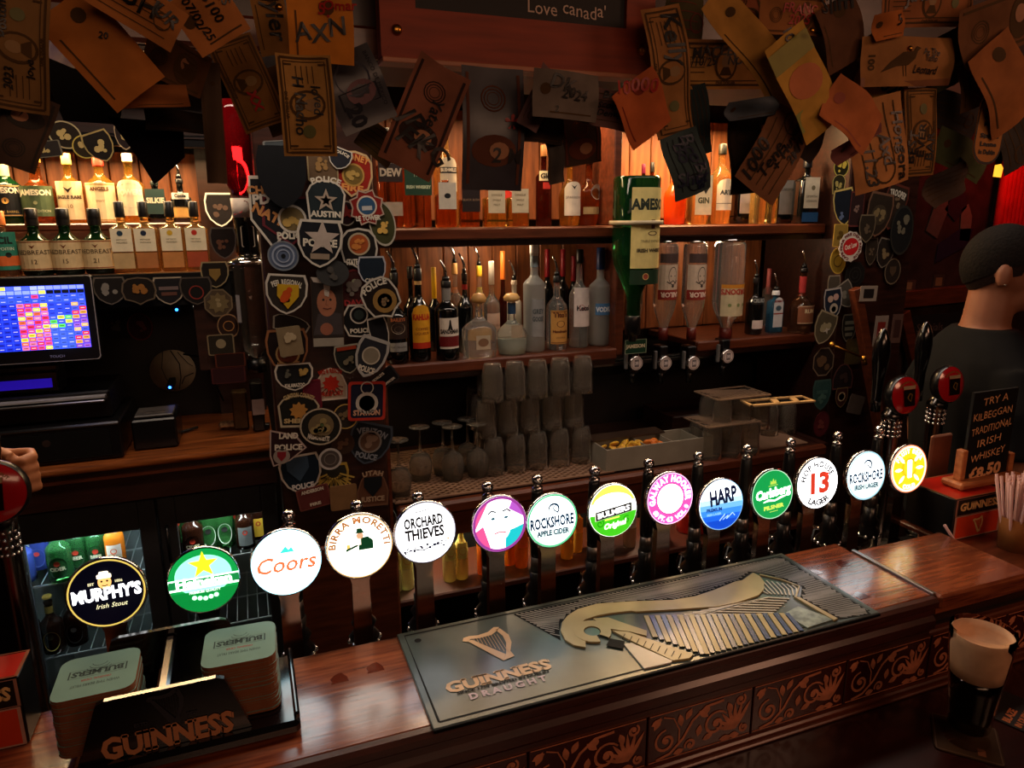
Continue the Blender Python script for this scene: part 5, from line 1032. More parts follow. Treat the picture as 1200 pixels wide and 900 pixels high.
for k in range(6):
    o = ow if k == 0 else ow.copy()
    if k: COL.objects.link(o)
    o.location = (X0+w_*.44+rr.random()*w_*.12, Y0+.02+rr.random()*d_*.45, BC+ht-.018+rr.random()*.01); o.rotation_euler = (rr.uniform(-1, 1), rr.uniform(-1, 1), 0)
# latticed glass trays on the right
WT = M('tray_lattice', '#7a6452', .5)
def rack(px, py, Z, wx, wy, lb, leg=True):
    c = atZ(px, py, Z); t = thing('rack_tray', lb, 'tray', (c.x, c.y, Z)); m = MB()
    for k in range(-3, 12):
        for sg in (1, -1):
            P = [(u, v) for u, v in [(k*wx/7-wx/2*.6+(s_*.035 if sg > 0 else wx*.3-s_*.035), -wy/2+s_*wy/11) for s_ in range(12)] if -wx/2 <= u <= wx/2]
            if len(P) > 1: m.ribbon(P, .004, WT, plane_z, 0, .003)
    m.ribbon([(-wx/2, -wy/2), (wx/2, -wy/2), (wx/2, wy/2), (-wx/2, wy/2), (-wx/2, -wy/2)], .005, WT, plane_z, .0003, .004); m.build('lattice', t)['kind'] = 'stuff'; return t, c
for j, (px, py, Z, lb) in enumerate(((846, 491, 1.165, 'lower latticed tray over a row of glasses, right of the garnish tray'), (858, 460, 1.245, 'upper latticed tray on glasses at the back right'))):
    t, c = rack(px, py, Z, .20, .13, lb)
    for k in range(6):
        pint(c.x-.058+.075*(k % 3), c.y-.03+.07*(k//3), Z-.1165 if j == 0 else Z-.118, 'glasses under the latticed trays', 'upturned glass holding up the %s, %s from left in its %s row' % (['lower latticed tray', 'upper latticed tray'][j], ['first', 'second', 'third'][k % 3], ['front', 'back'][k//3]))
t = item('wooden_rack', 'dark open wooden block under the upper latticed tray', 'rack', 1.36, 1.76, 2.02, 2.22, BC, 1.125, DARKWOOD, c=.004)
c = atZ(905, 475, 1.22); t = thing('wooden_paddle', 'slotted pale wooden board lying over the glasses at the back right', 'board', (c.x+.02, c.y, 1.235), (0, 0, -.12)); m = MB(); m.ribbon([(-.11, -.03), (.11, -.03), (.11, .03), (-.11, .03), (-.11, -.03)], .014, M('paddle_wood', '#a88a60', .5), plane_z, 0, .005); m.ribbon([(-.02, -.03), (.0, .03)], .02, MATS['paddle_wood'], plane_z, .0, .005); m.ribbon([(.05, -.03), (.07, .03)], .02, MATS['paddle_wood'], plane_z, .0, .005); m.build('slats', t)
for k in range(3): pint(1.62+.08*k, 1.93, BC+.001 if False else BC, 'glasses at right end of the back counter', 'upturned glass at right end of the back counter, %s from left' % ['first', 'second', 'third'][k])
m = MB(); m.box(1.22, 1.76, 1.80, 1.99, BC-.004, BC-.001, MT); tag(m.build('bar_towel'), 'pale flat mat under the glasses at right end of the back counter', 'mat')
# ================================================================== PATCHES
def shp(kind, W, H):
    w_, h = W/2, H/2; K = {
     'shield': [(-.86, 1), (.86, 1), (1, .55), (.96, -.05), (.72, -.55), (.35, -.85), (0, -1), (-.35, -.85), (-.72, -.55), (-.96, -.05), (-1, .55)],
     'cshield': [(-.7, .92), (-.35, .80), (0, 1), (.35, .80), (.7, .92), (1, .5), (.92, -.1), (.65, -.6), (0, -1), (-.65, -.6), (-.92, -.1), (-1, .5)],
     'dome': [(-.95, .35), (-.75, .72), (-.4, .94), (0, 1), (.4, .94), (.75, .72), (.95, .35), (.80, -1), (-.80, -1)],
     'bell': [(-.9, .6), (-.6, .9), (0, 1), (.6, .9), (.9, .6), (1, 0), (.85, -.6), (.4, -.75), (0, -1), (-.4, -.75), (-.85, -.6), (-1, 0)],
     'point': [(-.95, .9), (.95, .9), (1, -.2), (0, -1), (-1, -.2)], 'hex': [(-.55, 1), (.55, 1), (1, .1), (.6, -.9), (0, -1), (-.6, -.9), (-1, .1)],
     'tri': [(-1, 1), (.4, .7), (1, 0), (.1, -.7), (-.8, -1), (-1, -.4)], 'arch': [(-.95, -1), (.95, -1), (1, -.2), (.75, .45), (.35, .9), (0, 1), (-.35, .9), (-.75, .45), (-1, -.2)],
     'maltese': [(-.45, 1), (0, .85), (.45, 1), (.55, .62), (1, .45), (.88, 0), (1, -.45), (.55, -.62), (.45, -1), (0, -.85), (-.45, -1), (-.55, -.62), (-1, -.45), (-.88, 0), (-1, .45), (-.55, .62)]}
    if kind == 'round': return circ(w_, 26, ry=h)
    if kind == 'rect': return rect(W, H, 0, 0, min(W, H)*.08, 2)
    if kind == 'oct': return [(w_*math.cos(math.radians(a)), h*math.sin(math.radians(a))) for a in range(22, 382, 45)]
    return [(x*w_, y*h) for x, y in K[kind]]
PN = 0
def patch(px, py, wp, hp, rot, kind, edge, bg, label, top='', bot_='', mid='', emb=None, Y=1.70, group=None, tc='#c8c0b0', name='embroidered_patch', cat='patch', ek=.90, txts=()):
    global PN; PN += 1
    Yp = Y-.0025-(PN % 9)*.0022; c = at(px, py, Yp); s_ = depth(c)/F; W, H = wp*s_*1.04, hp*s_*1.02
    t = thing(name, label, cat, c, (0, -math.radians(rot), 0), group); P = shp(kind, W, H)
    cx = sum(p[0] for p in P)/len(P); cy = sum(p[1] for p in P)/len(P)
    bgm = C(bg, .8); m = MB(); m.poly(P, bgm, plane_y, 0, .0018)
    tm = C(tc, .7)
    if top: m.arc(top, cx, cy-H*.50, H*.78, H*.13, tm, plane_y, .0006, 1, mid=90, span=min(62, 9.5*len(top), math.degrees(W*.68/(H*.78)))) if kind not in ('rect', 'tri') else m.text(top, 0, H*.26, H*.15, tm, plane_y, .0006, 1, fit=min(W*.8, len(top)*H*.12))
    if bot_: m.text(bot_, 0, -H*.36, H*.13, tm, plane_y, .0006, 1, fit=min(W*(.52 if kind in ('shield', 'cshield', 'point', 'round', 'hex') else .72), len(bot_)*H*.12))
    if mid: m.text(mid, 0, -H*.05, H*.15, tm, plane_y, .0006, 1, fit=min(W*.75, len(mid)*H*.13))
    for (s2, u, v, sz, cc, ro) in txts: m.text(s2, u*W, v*H, sz*H, C(cc, .7), plane_y, .0007, 1, rot=math.radians(ro))
    m.build('cloth', t)
    if edge: m = MB(); m.ring(P, ek, C(edge, .7), plane_y, .0004); m.build('border', t)
    if emb:
        m = MB(); r = min(W, H)*.25
        for q in emb:
            k2, u, v, sc_, cc = q; u *= W; v *= H; rr = r*sc_; mt = C(cc, .65)
            if k2 == 'disc': m.poly(circ(rr, 20, u, v), mt, plane_y, .0006)
            elif k2 == 'ring': m.ring(circ(rr, 22, u, v), .84, mt, plane_y, .0008)
            elif k2 == 'star': m.poly(star(rr, rr*.42, 5, u, v), mt, plane_y, .0010)
            elif k2 == 'sun': m.poly(star(rr, rr*.72, 9, u, v), mt, plane_y, .0009)
            elif k2 == 'shield': m.poly([(u+x*rr, v+y*rr) for x, y in ((-.8, .9), (.8, .9), (.8, 0), (0, -1), (-.8, 0))], mt, plane_y, .0010)
            elif k2 == 'rays':
                for i in range(8): a = math.radians(200+i*20); m.ribbon([(u+rr*.5*math.cos(a), v+rr*.5*math.sin(a)), (u+rr*1.7*math.cos(a), v+rr*1.7*math.sin(a))], rr*.14, mt, plane_y, .0008)
            elif k2 == 'blob':
                rr2 = random.Random(int(u*1e5)+PN)
                for i in range(7): m.poly(circ(rr*rr2.uniform(.18, .42), 8, u+rr*rr2.uniform(-.6, .6), v+rr*rr2.uniform(-.6, .6)), C(cc, .65), plane_y, .0010+.0001*i)
            elif k2 == 'bar': m.poly(rect(W*.6*sc_, H*.12, u, v), mt, plane_y, .0008)
        m.build('emblem', t)
    return t
WH = '#b8b0a4'; GD = '#a88a4a'
# the post, from the top down
patch(378, 192, 34, 40, 0, 'rect', '#8a7858', '#5a4632', 'faded brown pennant shaped patch above the star patch on the post', emb=[('blob', 0, 0, 1, '#8a6a40')])
patch(398, 186, 26, 24, -20, 'shield', WH, '#20222a', 'small navy patch tucked under the hanging dollar on the post', top='POLICE')
patch(330, 176, 38, 22, 5, 'rect', '#6a6a68', '#3a4044', 'grey green patch with pink corner just under the hanging dollar', emb=[('blob', -.2, -.1, 1.2, '#8a4858')])
patch(318, 248, 46, 88, 0, 'point', WH, '#16161a', 'long pointed black patch with white edge partly under the blank black shield', txts=[('CHER', -.18, .22, .10, '#b07848', 0), ('PD', -.22, .10, .12, WH, 0), ('NATI', -.15, -.08, .12, '#b07848', -30)], Y=1.698)
patch(340, 258, 60, 58, 0, 'point', '#5a2028', '#17171c', 'maroon edged pentagon patch with gold round badge below the blank shield', bot_='POLICE', emb=[('ring', .04, .02, 1.1, WH), ('disc', .04, .02, .9, '#6a5a3a'), ('blob', .04, .02, .9, GD)])
patch(331, 208, 54, 70, 0, 'shield', '', '#0b0c10', 'large blank black shield shaped patch near top of the post', Y=1.692)
patch(382, 236, 46, 48, -3, 'dome', WH, '#1b2428', 'dark dome patch with silver star and city name below', top='POLICE', bot_='AUSTIN', emb=[('star', 0, .02, 1.15, '#9a8a7a'), ('star', 0, .02, .6, '#6a2a22')])
patch(375, 286, 50, 54, -4, 'shield', WH, '#14161c', 'black shield patch crossed by a big silver star', mid='POLICE', emb=[('star', .05, .12, 1.6, '#a89a90'), ('bar', 0, -.26, .7, '#8a7a68')])
patch(414, 204, 44, 52, -8, 'bell', '#b89a70', '#8a2016', 'bright red bell shaped fire patch with gold disc near the post top', top='SYDNEY', bot_='FIRE', emb=[('disc', 0, -.02, 1.1, '#6a5628'), ('ring', 0, -.02, 1.15, '#a88040'), ('blob', 0, -.02, .8, GD)], tc='#d08848')
patch(406, 250, 22, 28, 0, 'round', '#8a8074', '#2a1418', 'small dark patch with crossed flags between star and maltese patches', emb=[('star', 0, .05, 1.6, '#7a2420')])
patch(448, 262, 30, 52, 10, 'round', '#a8a090', '#3a3a20', 'olive oval patch with glowing scene curling off the post edge', emb=[('blob', 0, -.1, 1.2, '#c8a050')])
patch(430, 243, 38, 40, 3, 'maltese', '#a89080', '#7a1c18', 'red maltese cross patch with blue skyline disc', bot_='LE TOWER', emb=[('disc', 0, .04, 1.15, '#2a4a6a'), ('ring', 0, .04, 1.2, '#c0b0a0'), ('bar', 0, -.02, .5, '#a8a8a8')])
patch(421, 292, 42, 48, 0, 'bell', WH, '#1a1616', 'black patch with round orange seal over silver lettering', bot_='STATE PATROL', emb=[('disc', 0, .12, 1.15, '#9a4a22'), ('ring', 0, .12, 1.2, '#a89a80'), ('blob', 0, .12, .9, '#c07838')])
patch(436, 318, 32, 34, 0, 'shield', '#a8a8b0', '#18222e', 'dark blue shield patch showing below the orange sealed one', bot_='CADET')
patch(332, 300, 34, 34, 0, 'round', '#6a7078', '#505c74', 'round blue grey seal patch on the left of the post', emb=[('ring', 0, 0, 1.5, '#8a94a8'), ('disc', 0, 0, .3, '#14181c'), ('ring', 0, 0, .9, '#8a94a8')])
patch(390, 320, 36, 30, 0, 'round', '', '#343434', 'faded grey round patch behind the star shield', emb=[('blob', 0, 0, 1.2, '#4a4642')])
patch(336, 345, 46, 46, -5, 'shield', WH, '#2a2420', 'dark patch with yellow coat of arms and arched regional name', top='PEEL REGIONAL', emb=[('shield', .03, -.04, 1.3, '#b8901c'), ('blob', .03, -.04, 1.1, '#b84818'), ('disc', 0, .05, .3, '#5a7a30')])
patch(341, 380, 44, 20, -20, 'dome', '#9a9284', '#2a2420', 'narrow arched name tab under the yellow coat of arms', top='')
patch(337, 412, 46, 52, 0, 'shield', '#8a5a3a', '#1c1210', 'maroon and brown round bottomed sheriff patch on left of post', bot_='SCOTTS COUNTY', emb=[('disc', 0, -.05, 1.1, '#5a2a18'), ('ring', 0, -.05, 1.15, '#9a7a50'), ('blob', 0, .05, 1.0, '#8a8270')], tc='#a87a50')
patch(340, 400, 26, 34, 5, 'rect', '', '#7a6a50', 'pale tan figure shaped badge pinned over the sheriff patch', emb=[('blob', 0, .1, 1.4, '#a8987a')], Y=1.690)
# photograph of a man in a plastic sleeve
c = at(384, 366, 1.688); s_ = depth(c)/F; t = thing('photograph', 'portrait photograph of a man in a plastic sleeve hung on the post', 'photograph', c, (0, .03, 0)); W, H = 37*s_, 82*s_; m = MB()
m.poly(rect(W, H), C('#3a2a22', .35), plane_y, 0, .001); m.poly(rect(W*.94, H*.84, 0, H*.06), C('#2a2422', .35), plane_y, .0004); m.poly(circ(W*.30, 20, -.02*W, .14*H, ry=H*.20), C('#9a6248', .4), plane_y, .0006); m.poly([(-W*.46, -H*.32), (W*.46, -H*.32), (W*.42, -H*.02), (W*.1, H*.0), (-W*.3, -H*.02)], C('#3a3436', .4), plane_y, .0005)
m.poly(circ(W*.20, 14, -.05*W, -.24*H, ry=H*.09), C('#8a5440', .4), plane_y, .0007)
for u in (-.12, .10): m.poly(circ(W*.04, 8, u*W, .18*H), C('#1c1410'), plane_y, .0008)
m.ribbon([(-.14*W, .06*H), (0, .045*H), (.12*W, .06*H)], .003, C('#5a2a20'), plane_y, .0008); m.ribbon([(-.02*W, .18*H), (-.05*W, .11*H), (.02*W, .10*H)], .0016, C('#7a4a38'), plane_y, .0008)
m.poly(rect(W*.94, H*.12, 0, -.43*H), C('#8a8478', .5), plane_y, .0005); m.poly([(-W*.48, H*.5), (W*.48, H*.47), (W*.40, H*.40), (W*.12, H*.42), (W*.05, H*.22), (-W*.08, H*.24), (-W*.1, H*.41), (-W*.40, H*.43)], C('#b8aca0', .3), plane_y, .0010); m.build('print', t)
patch(416, 340, 36, 48, 0, 'bell', '#5a1c1c', '#3a1a18', 'dull red owl patch with dotted figure right of the photograph', bot_='DAVIS', emb=[('blob', 0, .05, 1.3, '#6a6058'), ('disc', 0, .2, .35, '#8a8a70')], tc='#9a3030')
patch(421, 376, 42, 38, 0, 'hex', WH, '#121214', 'black six sided patch with white ring below the owl', bot_='POLICE', emb=[('ring', 0, .18, 1.1, WH), ('disc', 0, .18, .6, '#2a3432')])
patch(447, 350, 42, 50, 28, 'bell', WH, '#1c1410', 'black police patch with gold medallion jutting off the post edge', top='POLICE', emb=[('disc', .05, -.08, 1.3, '#8a6a38'), ('disc', .05, -.08, .8, '#a89878'), ('blob', .05, -.08, .6, '#7a6448')], Y=1.692)
patch(445, 392, 22, 42, 12, 'shield', WH, '#141418', 'narrow black patch edge beneath the gold medallion patch')
patch(408, 421, 30, 34, 5, 'shield', '#8a8474', '#1c1e1c', 'dark shield patch with red top strip beside the pale grey edged one', emb=[('bar', 0, .38, 1.2, '#8a3018'), ('blob', 0, -.05, 1.1, '#6a6450')])
patch(434, 419, 36, 48, -22, 'shield', '#9a9894', '#23252c', 'grey edged police shield patch with pale disc, tilted right', bot_='POLICE', emb=[('disc', 0, .05, 1.1, '#7a7262'), ('ring', 0, .05, 1.15, '#a8a090')], ek=.84, Y=1.690)
patch(447, 447, 40, 19, 34, 'rect', '#2a2a2c', '#101012', 'black rectangular police officer tag tilted over the post edge', top='MORLEYS', bot_='POLICE OFFICER', Y=1.688)
patch(388, 450, 36, 38, 0, 'arch', '#c8b8a8', '#a89480', 'cream and red arched fire patch in middle of the post', top='FIRE & RESCUE', bot_='FREEPORT', emb=[('sun', 0, .02, 1.1, '#a82818'), ('disc', 0, .02, .6, '#c88838'), ('rays', 0, 0, .9, '#5a2018')], tc='#a02818')
patch(366, 462, 20, 34, 0, 'rect', '#6a1c28', '#5a1828', 'magenta lined tag left of the cream fire patch')
patch(345, 442, 42, 32, 0, 'shield', WH, '#17181a', 'black shield patch with deer shape and place name', bot_='KALAMAZOO', emb=[('blob', .25, .15, .9, GD), ('blob', -.2, .15, .8, '#5a5a50')])
patch(350, 482, 48, 38, -5, 'dome', '#a89c84', '#1a1a16', 'dark sheriff patch with gold sun star and county name', top='CLINTON COUNTY', bot_='SHERIFF', emb=[('sun', 0, .02, 1.1, '#a8783a'), ('disc', 0, .02, .5, '#8a2a20')], tc='#b8a070')
patch(405, 488, 28, 30, 0, 'round', GD, '#2a2420', 'small gold edged round patch left of the red card', emb=[('blob', 0, 0, 1.3, '#6a5a40')])
patch(430, 470, 42, 46, -4, 'rect', '#a83024', '#1a1c30', 'red framed card patch with white rings and globe', bot_='STATION', emb=[('disc', 0, -.05, 1.2, '#b0aaa0'), ('disc', 0, -.05, .85, '#2a6a6a'), ('ring', 0, .34, .7, '#b0aaa0')], ek=.86, tc='#c89a80')
patch(376, 500, 46, 44, -15, 'round', '#a89c88', '#1c1c18', 'large round brown seal patch with state name along its foot', bot_='MASSACHUSETTS', emb=[('disc', 0, .03, 1.3, '#6a5c42'), ('blob', 0, .03, 1.2, '#8a7a50'), ('blob', 0, -.02, .8, '#4a5a38')], ek=.92)
patch(338, 525, 40, 44, -5, 'tri', '#a08c84', '#2a1618', 'maroon wedge shaped patch at left edge of the post', top='LAND', mid='POLICE', emb=[('disc', -.18, -.22, .9, '#8a8078'), ('shield', -.18, -.22, .6, '#7a2028')])
patch(433, 520, 48, 50, -18, 'shield', '#3c4450', '#1a1e24', 'large slate grey shield patch with brown medallion, tilted', top='VERIZON', bot_='POLICE', emb=[('disc', 0, .05, 1.0, '#5a4436'), ('ring', 0, .05, 1.1, '#7a7470'), ('blob', 0, .05, .8, '#7a6454')], tc='#7a808a')
patch(402, 520, 26, 26, 0, 'round', '', '#3a2a20', 'blurred brown round badge beside the slate shield', emb=[('blob', 0, 0, 1.2, '#5a4030')])
patch(391, 563, 34, 42, -3, 'shield', '#a88c3c', '#2a2a22', 'gold edged shield with ray pattern near foot of the post', emb=[('rays', 0, .25, 1.7, '#b09848'), ('rays', 0, .15, 1.4, '#b09848')], ek=.86)
patch(387, 538, 26, 26, 0, 'round', '#a8a4a0', '#4a4440', 'pale ringed round token above the ray patterned shield', emb=[('ring', 0, 0, 1.1, '#6a6460')], ek=.8, Y=1.690)
patch(353, 556, 46, 48, 4, 'shield', WH, '#13202e', 'navy shield patch with paler island shape above the word police', bot_='POLICE', emb=[('shield', -.05, .15, 1.3, '#33465a')], tc='#c8c8c8')
patch(368, 583, 36, 26, 8, 'rect', '#6a3a34', '#5a2a28', 'maroon lettered tab at foot of the post left side', top='ANDERSON', bot_='FIRE')
patch(403, 583, 30, 30, 0, 'rect', '', '#7a5c3c', 'plain worn tan square card at foot of the post')
patch(437, 572, 36, 44, -3, 'arch', '#6a4a38', '#5a3a2a', 'brown arched patch with black outline shape at foot of the post', top='UTAH', bot_='JUSTICE', emb=[('shield', 0, .05, 1.4, '#15181c')], tc='#a08870')
# strip of patches left of the post, on the partition
for k, (px, py, wp, hp, kd, eg, bg_, lb, em) in enumerate((
 (258, 246, 32, 38, 'shield', '#d8d4cc', '#1a1618', 'black shield patch with bright white edge left of the hanging bottles', [('blob', 0, 0, 1.2, '#4a3a34')]),
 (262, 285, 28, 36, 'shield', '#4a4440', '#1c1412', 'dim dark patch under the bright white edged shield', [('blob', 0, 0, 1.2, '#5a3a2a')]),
 (252, 322, 30, 30, 'shield', '#8a7a5a', '#1c1612', 'gold edged shield patch level with the shelf left of the clear bottle', [('shield', 0, 0, 1, '#7a6030')]),
 (256, 355, 32, 34, 'oct', '#6a5a44', '#4a3c2c', 'tan star shaped deputy patch left of the clear bottle', [('sun', 0, 0, 1.5, '#6a5a3c'), ('blob', 0, 0, .8, '#8a7a58')]),
 (268, 382, 24, 28, 'round', '#8a6a4a', '#2a1a14', 'small orange brown round patch beside the clear bottle', [('ring', 0, 0, 1, '#9a6a3a')]),
 (259, 404, 28, 24, 'rect', '#7a6a50', '#2a241c', 'square patch with pale skull like figure beside the clear bottle foot', [('disc', 0, .05, .9, '#8a7c60')]),
 (270, 422, 32, 16, 'rect', '#5a2a1c', '#2a1410', 'narrow reddish tab below the skull like patch', []),
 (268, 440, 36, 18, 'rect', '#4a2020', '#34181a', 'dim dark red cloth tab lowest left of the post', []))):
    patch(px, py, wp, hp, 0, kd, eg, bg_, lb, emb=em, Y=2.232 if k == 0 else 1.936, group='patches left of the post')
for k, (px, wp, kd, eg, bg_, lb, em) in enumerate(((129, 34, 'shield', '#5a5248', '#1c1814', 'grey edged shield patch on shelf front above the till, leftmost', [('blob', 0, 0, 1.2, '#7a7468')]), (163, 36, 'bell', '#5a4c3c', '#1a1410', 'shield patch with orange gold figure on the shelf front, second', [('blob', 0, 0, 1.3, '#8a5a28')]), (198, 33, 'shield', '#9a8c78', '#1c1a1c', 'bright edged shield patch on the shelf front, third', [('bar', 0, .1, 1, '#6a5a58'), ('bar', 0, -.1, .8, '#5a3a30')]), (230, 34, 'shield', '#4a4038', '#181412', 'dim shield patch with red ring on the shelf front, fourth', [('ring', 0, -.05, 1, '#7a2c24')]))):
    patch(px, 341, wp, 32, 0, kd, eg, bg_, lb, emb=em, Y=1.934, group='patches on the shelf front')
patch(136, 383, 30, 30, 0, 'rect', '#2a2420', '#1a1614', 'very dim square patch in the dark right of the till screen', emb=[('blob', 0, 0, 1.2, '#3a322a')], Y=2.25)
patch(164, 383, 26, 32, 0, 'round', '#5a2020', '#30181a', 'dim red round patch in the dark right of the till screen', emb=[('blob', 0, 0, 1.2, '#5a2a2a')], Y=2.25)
for px, py, wp, hp, r_, kd, eg, bg_, lb in ((76, 158, 34, 30, -25, 'round', '#a89870', '#241c14', 'tilted oval patch with bright rim above the whiskey rows'), (100, 172, 26, 26, 0, 'round', '#b8a048', '#2a2214', 'gold edged patch above the bird labelled whiskey'), (117, 172, 30, 34, 20, 'shield', '#9a8450', '#1c1612', 'curved gold trimmed patch above the red capped whiskey'), (146, 160, 20, 30, 0, 'shield', '#a89070', '#241a18', 'small white centred shield patch above the shield labelled whiskey'), (52, 175, 34, 18, 8, 'rect', '#6a6250', '#2a2420', 'flat grey patch lying along the top rail above the whiskey rows')):
    patch(px, py, wp, hp, r_, kd, eg, bg_, lb, emb=[('blob', 0, 0, 1.2, '#b09860')], Y=2.040, group='patches above the whiskey rows')
# right hand post
RP = 1.868
for (px, py, wp, hp, r_, kd, eg, bg_, lb, em, tx, bt) in (
 (986, 196, 22, 22, 0, 'round', '#b8a850', '#22200c', 'small bright yellow and black patch at top of the right post', [('blob', 0, 0, 1.5, '#c8b048')], '', ''),
 (983, 216, 20, 22, 0, 'dome', '#b0a060', '#2a2614', 'small arched gold patch below the yellow and black one', [('blob', 0, -.1, 1.2, '#a89858')], '', ''),
 (989, 243, 30, 42, 10, 'shield', '#c0a860', '#141a24', 'black shield patch with curved gold edge on the right post', [('blob', -.1, -.2, .9, '#5a6a8a')], '', ''),
 (1004, 245, 20, 40, 0, 'rect', '#5a2a28', '#2a1818', 'dark red strip patch with tiny badge on the right post', [('blob', 0, 0, 1.1, '#7a6058')], '', ''),
 (1048, 243, 34, 52, -14, 'shield', '#5a2a20', '#2c2018', 'tall tan shield patch with maroon edge on the right post', [('blob', 0, .1, 1.0, '#6a5844')], 'TROOPER', ''),
 (1030, 252, 38, 50, -8, 'shield', '#6a4a38', '#2a2018', 'wide brown shield patch in front of the maroon edged one', [('disc', 0, 0, 1.2, '#3c3226'), ('blob', 0, 0, 1.1, '#7a6848')], '', ''),
 (985, 276, 20, 26, 0, 'rect', '#b09040', '#8a7030', 'bright gold oblong patch above the red and white rosette', [('blob', 0, 0, 1.3, '#5a4418')], '', ''),
 (1016, 268, 24, 32, 0, 'shield', '#6a5c48', '#2a221a', 'small grey brown patch between the rosette and wide shield', [('blob', 0, 0, 1.2, '#5a4c3c')], '', ''),
 (1057, 270, 34, 56, 0, 'round', '#2a2824', '#171718', 'black oval patch with grey eagle on the right post', [('blob', 0, .1, 1.4, '#6a6454')], '', ''),
 (982, 306, 22, 30, 12, 'round', '#b89c40', '#8a7428', 'gold round patch below and left of the rosette', [('ring', 0, 0, 1.2, '#4a3814')], '', ''),
 (1021, 295, 18, 32, 0, 'shield', '#5a5044', '#2a221a', 'narrow dull patch right of the rosette', [('blob', 0, 0, 1.2, '#5a4c3c')], '', ''),
 (1037, 297, 26, 34, -10, 'shield', '#6a6258', '#221c18', 'dull shield patch with tan badge right of the narrow one', [('blob', 0, 0, 1.2, '#7a6a4c')], '', ''),
 (1046, 318, 24, 30, 0, 'round', '#6a5c4a', '#251d18', 'lowest rounded patch at right side of the cluster', [('shield', 0, 0, 1.0, '#4a3a2c')], '', ''),
 (1002, 322, 30, 32, 0, 'oct', '#1c1a18', '#141312', 'plain black round rubber patch under the rosette', [('ring', 0, 0, 1.2, '#24221f'), ('ring', 0, 0, .6, '#2a2824')], '', ''),
 (977, 336, 18, 26, 0, 'shield', '#8a8070', '#4a443a', 'pale grey patch half hidden by the black rubber one', [], '', ''),
 (991, 346, 24, 32, 30, 'shield', '#8a8478', '#4a4640', 'pale tilted shield patch above the mouse like circles patch', [('blob', 0, 0, 1.3, '#7a766c')], '', ''),
 (976, 357, 26, 38, 5, 'shield', '#a8a4a0', '#1c2434', 'navy patch with three pale circles and silver edge', [('disc', -.14, .18, .6, '#b8a090'), ('disc', .16, .22, .6, '#b89890'), ('disc', .05, -.12, .9, '#a8a090'), ('disc', .05, -.14, .5, '#4a6a50')], '', ''),
 (966, 385, 30, 38, -20, 'shield', '#8a8068', '#4a4434', 'olive gold edged shield patch with white map shape', [('blob', 0, 0, 1.2, '#8a8468'), ('star', .1, 0, .8, '#a8a498')], '', ''),
 (995, 385, 22, 34, 0, 'shield', '#6a6458', '#252420', 'dark patch with pale bars right of the olive shield', [('bar', 0, .2, 1, '#6a6a5c'), ('bar', 0, 0, 1, '#6a6a5c'), ('bar', 0, -.2, .8, '#6a6a5c')], '', ''),
 (1000, 412, 22, 30, 0, 'rect', '#4a3a20', '#4c3e20', 'dull olive rectangular patch near the brass rod', [('blob', 0, 0, 1.2, '#5a4c28')], '', ''),
 (965, 424, 32, 36, 0, 'oct', '#6a5a4a', '#231a15', 'dark brown round edged patch under the brass rod', [('blob', 0, 0, 1.6, '#5a4430')], '', ''),
 (988, 441, 30, 30, 0, 'arch', '#5a3430', '#201616', 'dark arched patch with red edge right of the brown one', [('blob', 0, 0, 1.2, '#3c2c28')], '', ''),
 (963, 463, 26, 36, 0, 'shield', '#3a5450', '#2c4a48', 'teal shield patch near foot of the right post cluster', [('bar', 0, .1, 1, '#3c5c58'), ('blob', 0, -.1, 1.2, '#4a6a62')], '', ''),
 (986, 466, 18, 24, 0, 'shield', '#6a5434', '#3a1c18', 'small patch with red and gold target right of the teal one', [('disc', 0, .05, 1.2, '#a89070'), ('disc', 0, .05, .9, '#8a2a20'), ('disc', 0, .05, .4, '#c0a878')], '', ''),
 (1003, 474, 22, 22, -15, 'rect', '', '#5a4c44', 'pale blank square card lowest right on the right post', [], '', ''),
 (963, 497, 22, 30, -8, 'round', '#4a1418', '#5a1c22', 'deep red oval patch at the very foot of the right post', [('blob', 0, 0, 1.2, '#7a3a34')], '', '')):
    patch(px, py, wp, hp, r_, kd, eg, bg_, lb, emb=em, top=tx, bot_=bt, Y=RP)
# red and white rosette patch
c = at(997, 289, 1.842); s_ = depth(c)/F; t = thing('embroidered_patch', 'bright red and white rosette patch standing out on the right post', 'patch', c, (0, -.15, 0)); m = MB(); R = 18*s_
m.poly(star(R, R*.93, 12), C('#c8c0b4', .6), plane_y, 0, .002); m.build('cloth', t); m = MB(); m.poly(circ(R*.66, 22, ry=R*.55), C('#b81c20', .5), plane_y, .0006); m.text("Oot Law", 0, -.1*R, .30*R, C('#e0c8b8'), plane_y, .001, 1, fit=1.0*R, rot=.1); m.arc("CAPE FEAR FIRE DEPT RESCUE", 0, 0, R*.72, R*.16, C('#6a2020'), plane_y, .0008, 1, mid=90, span=330); m.build('emblem', t)
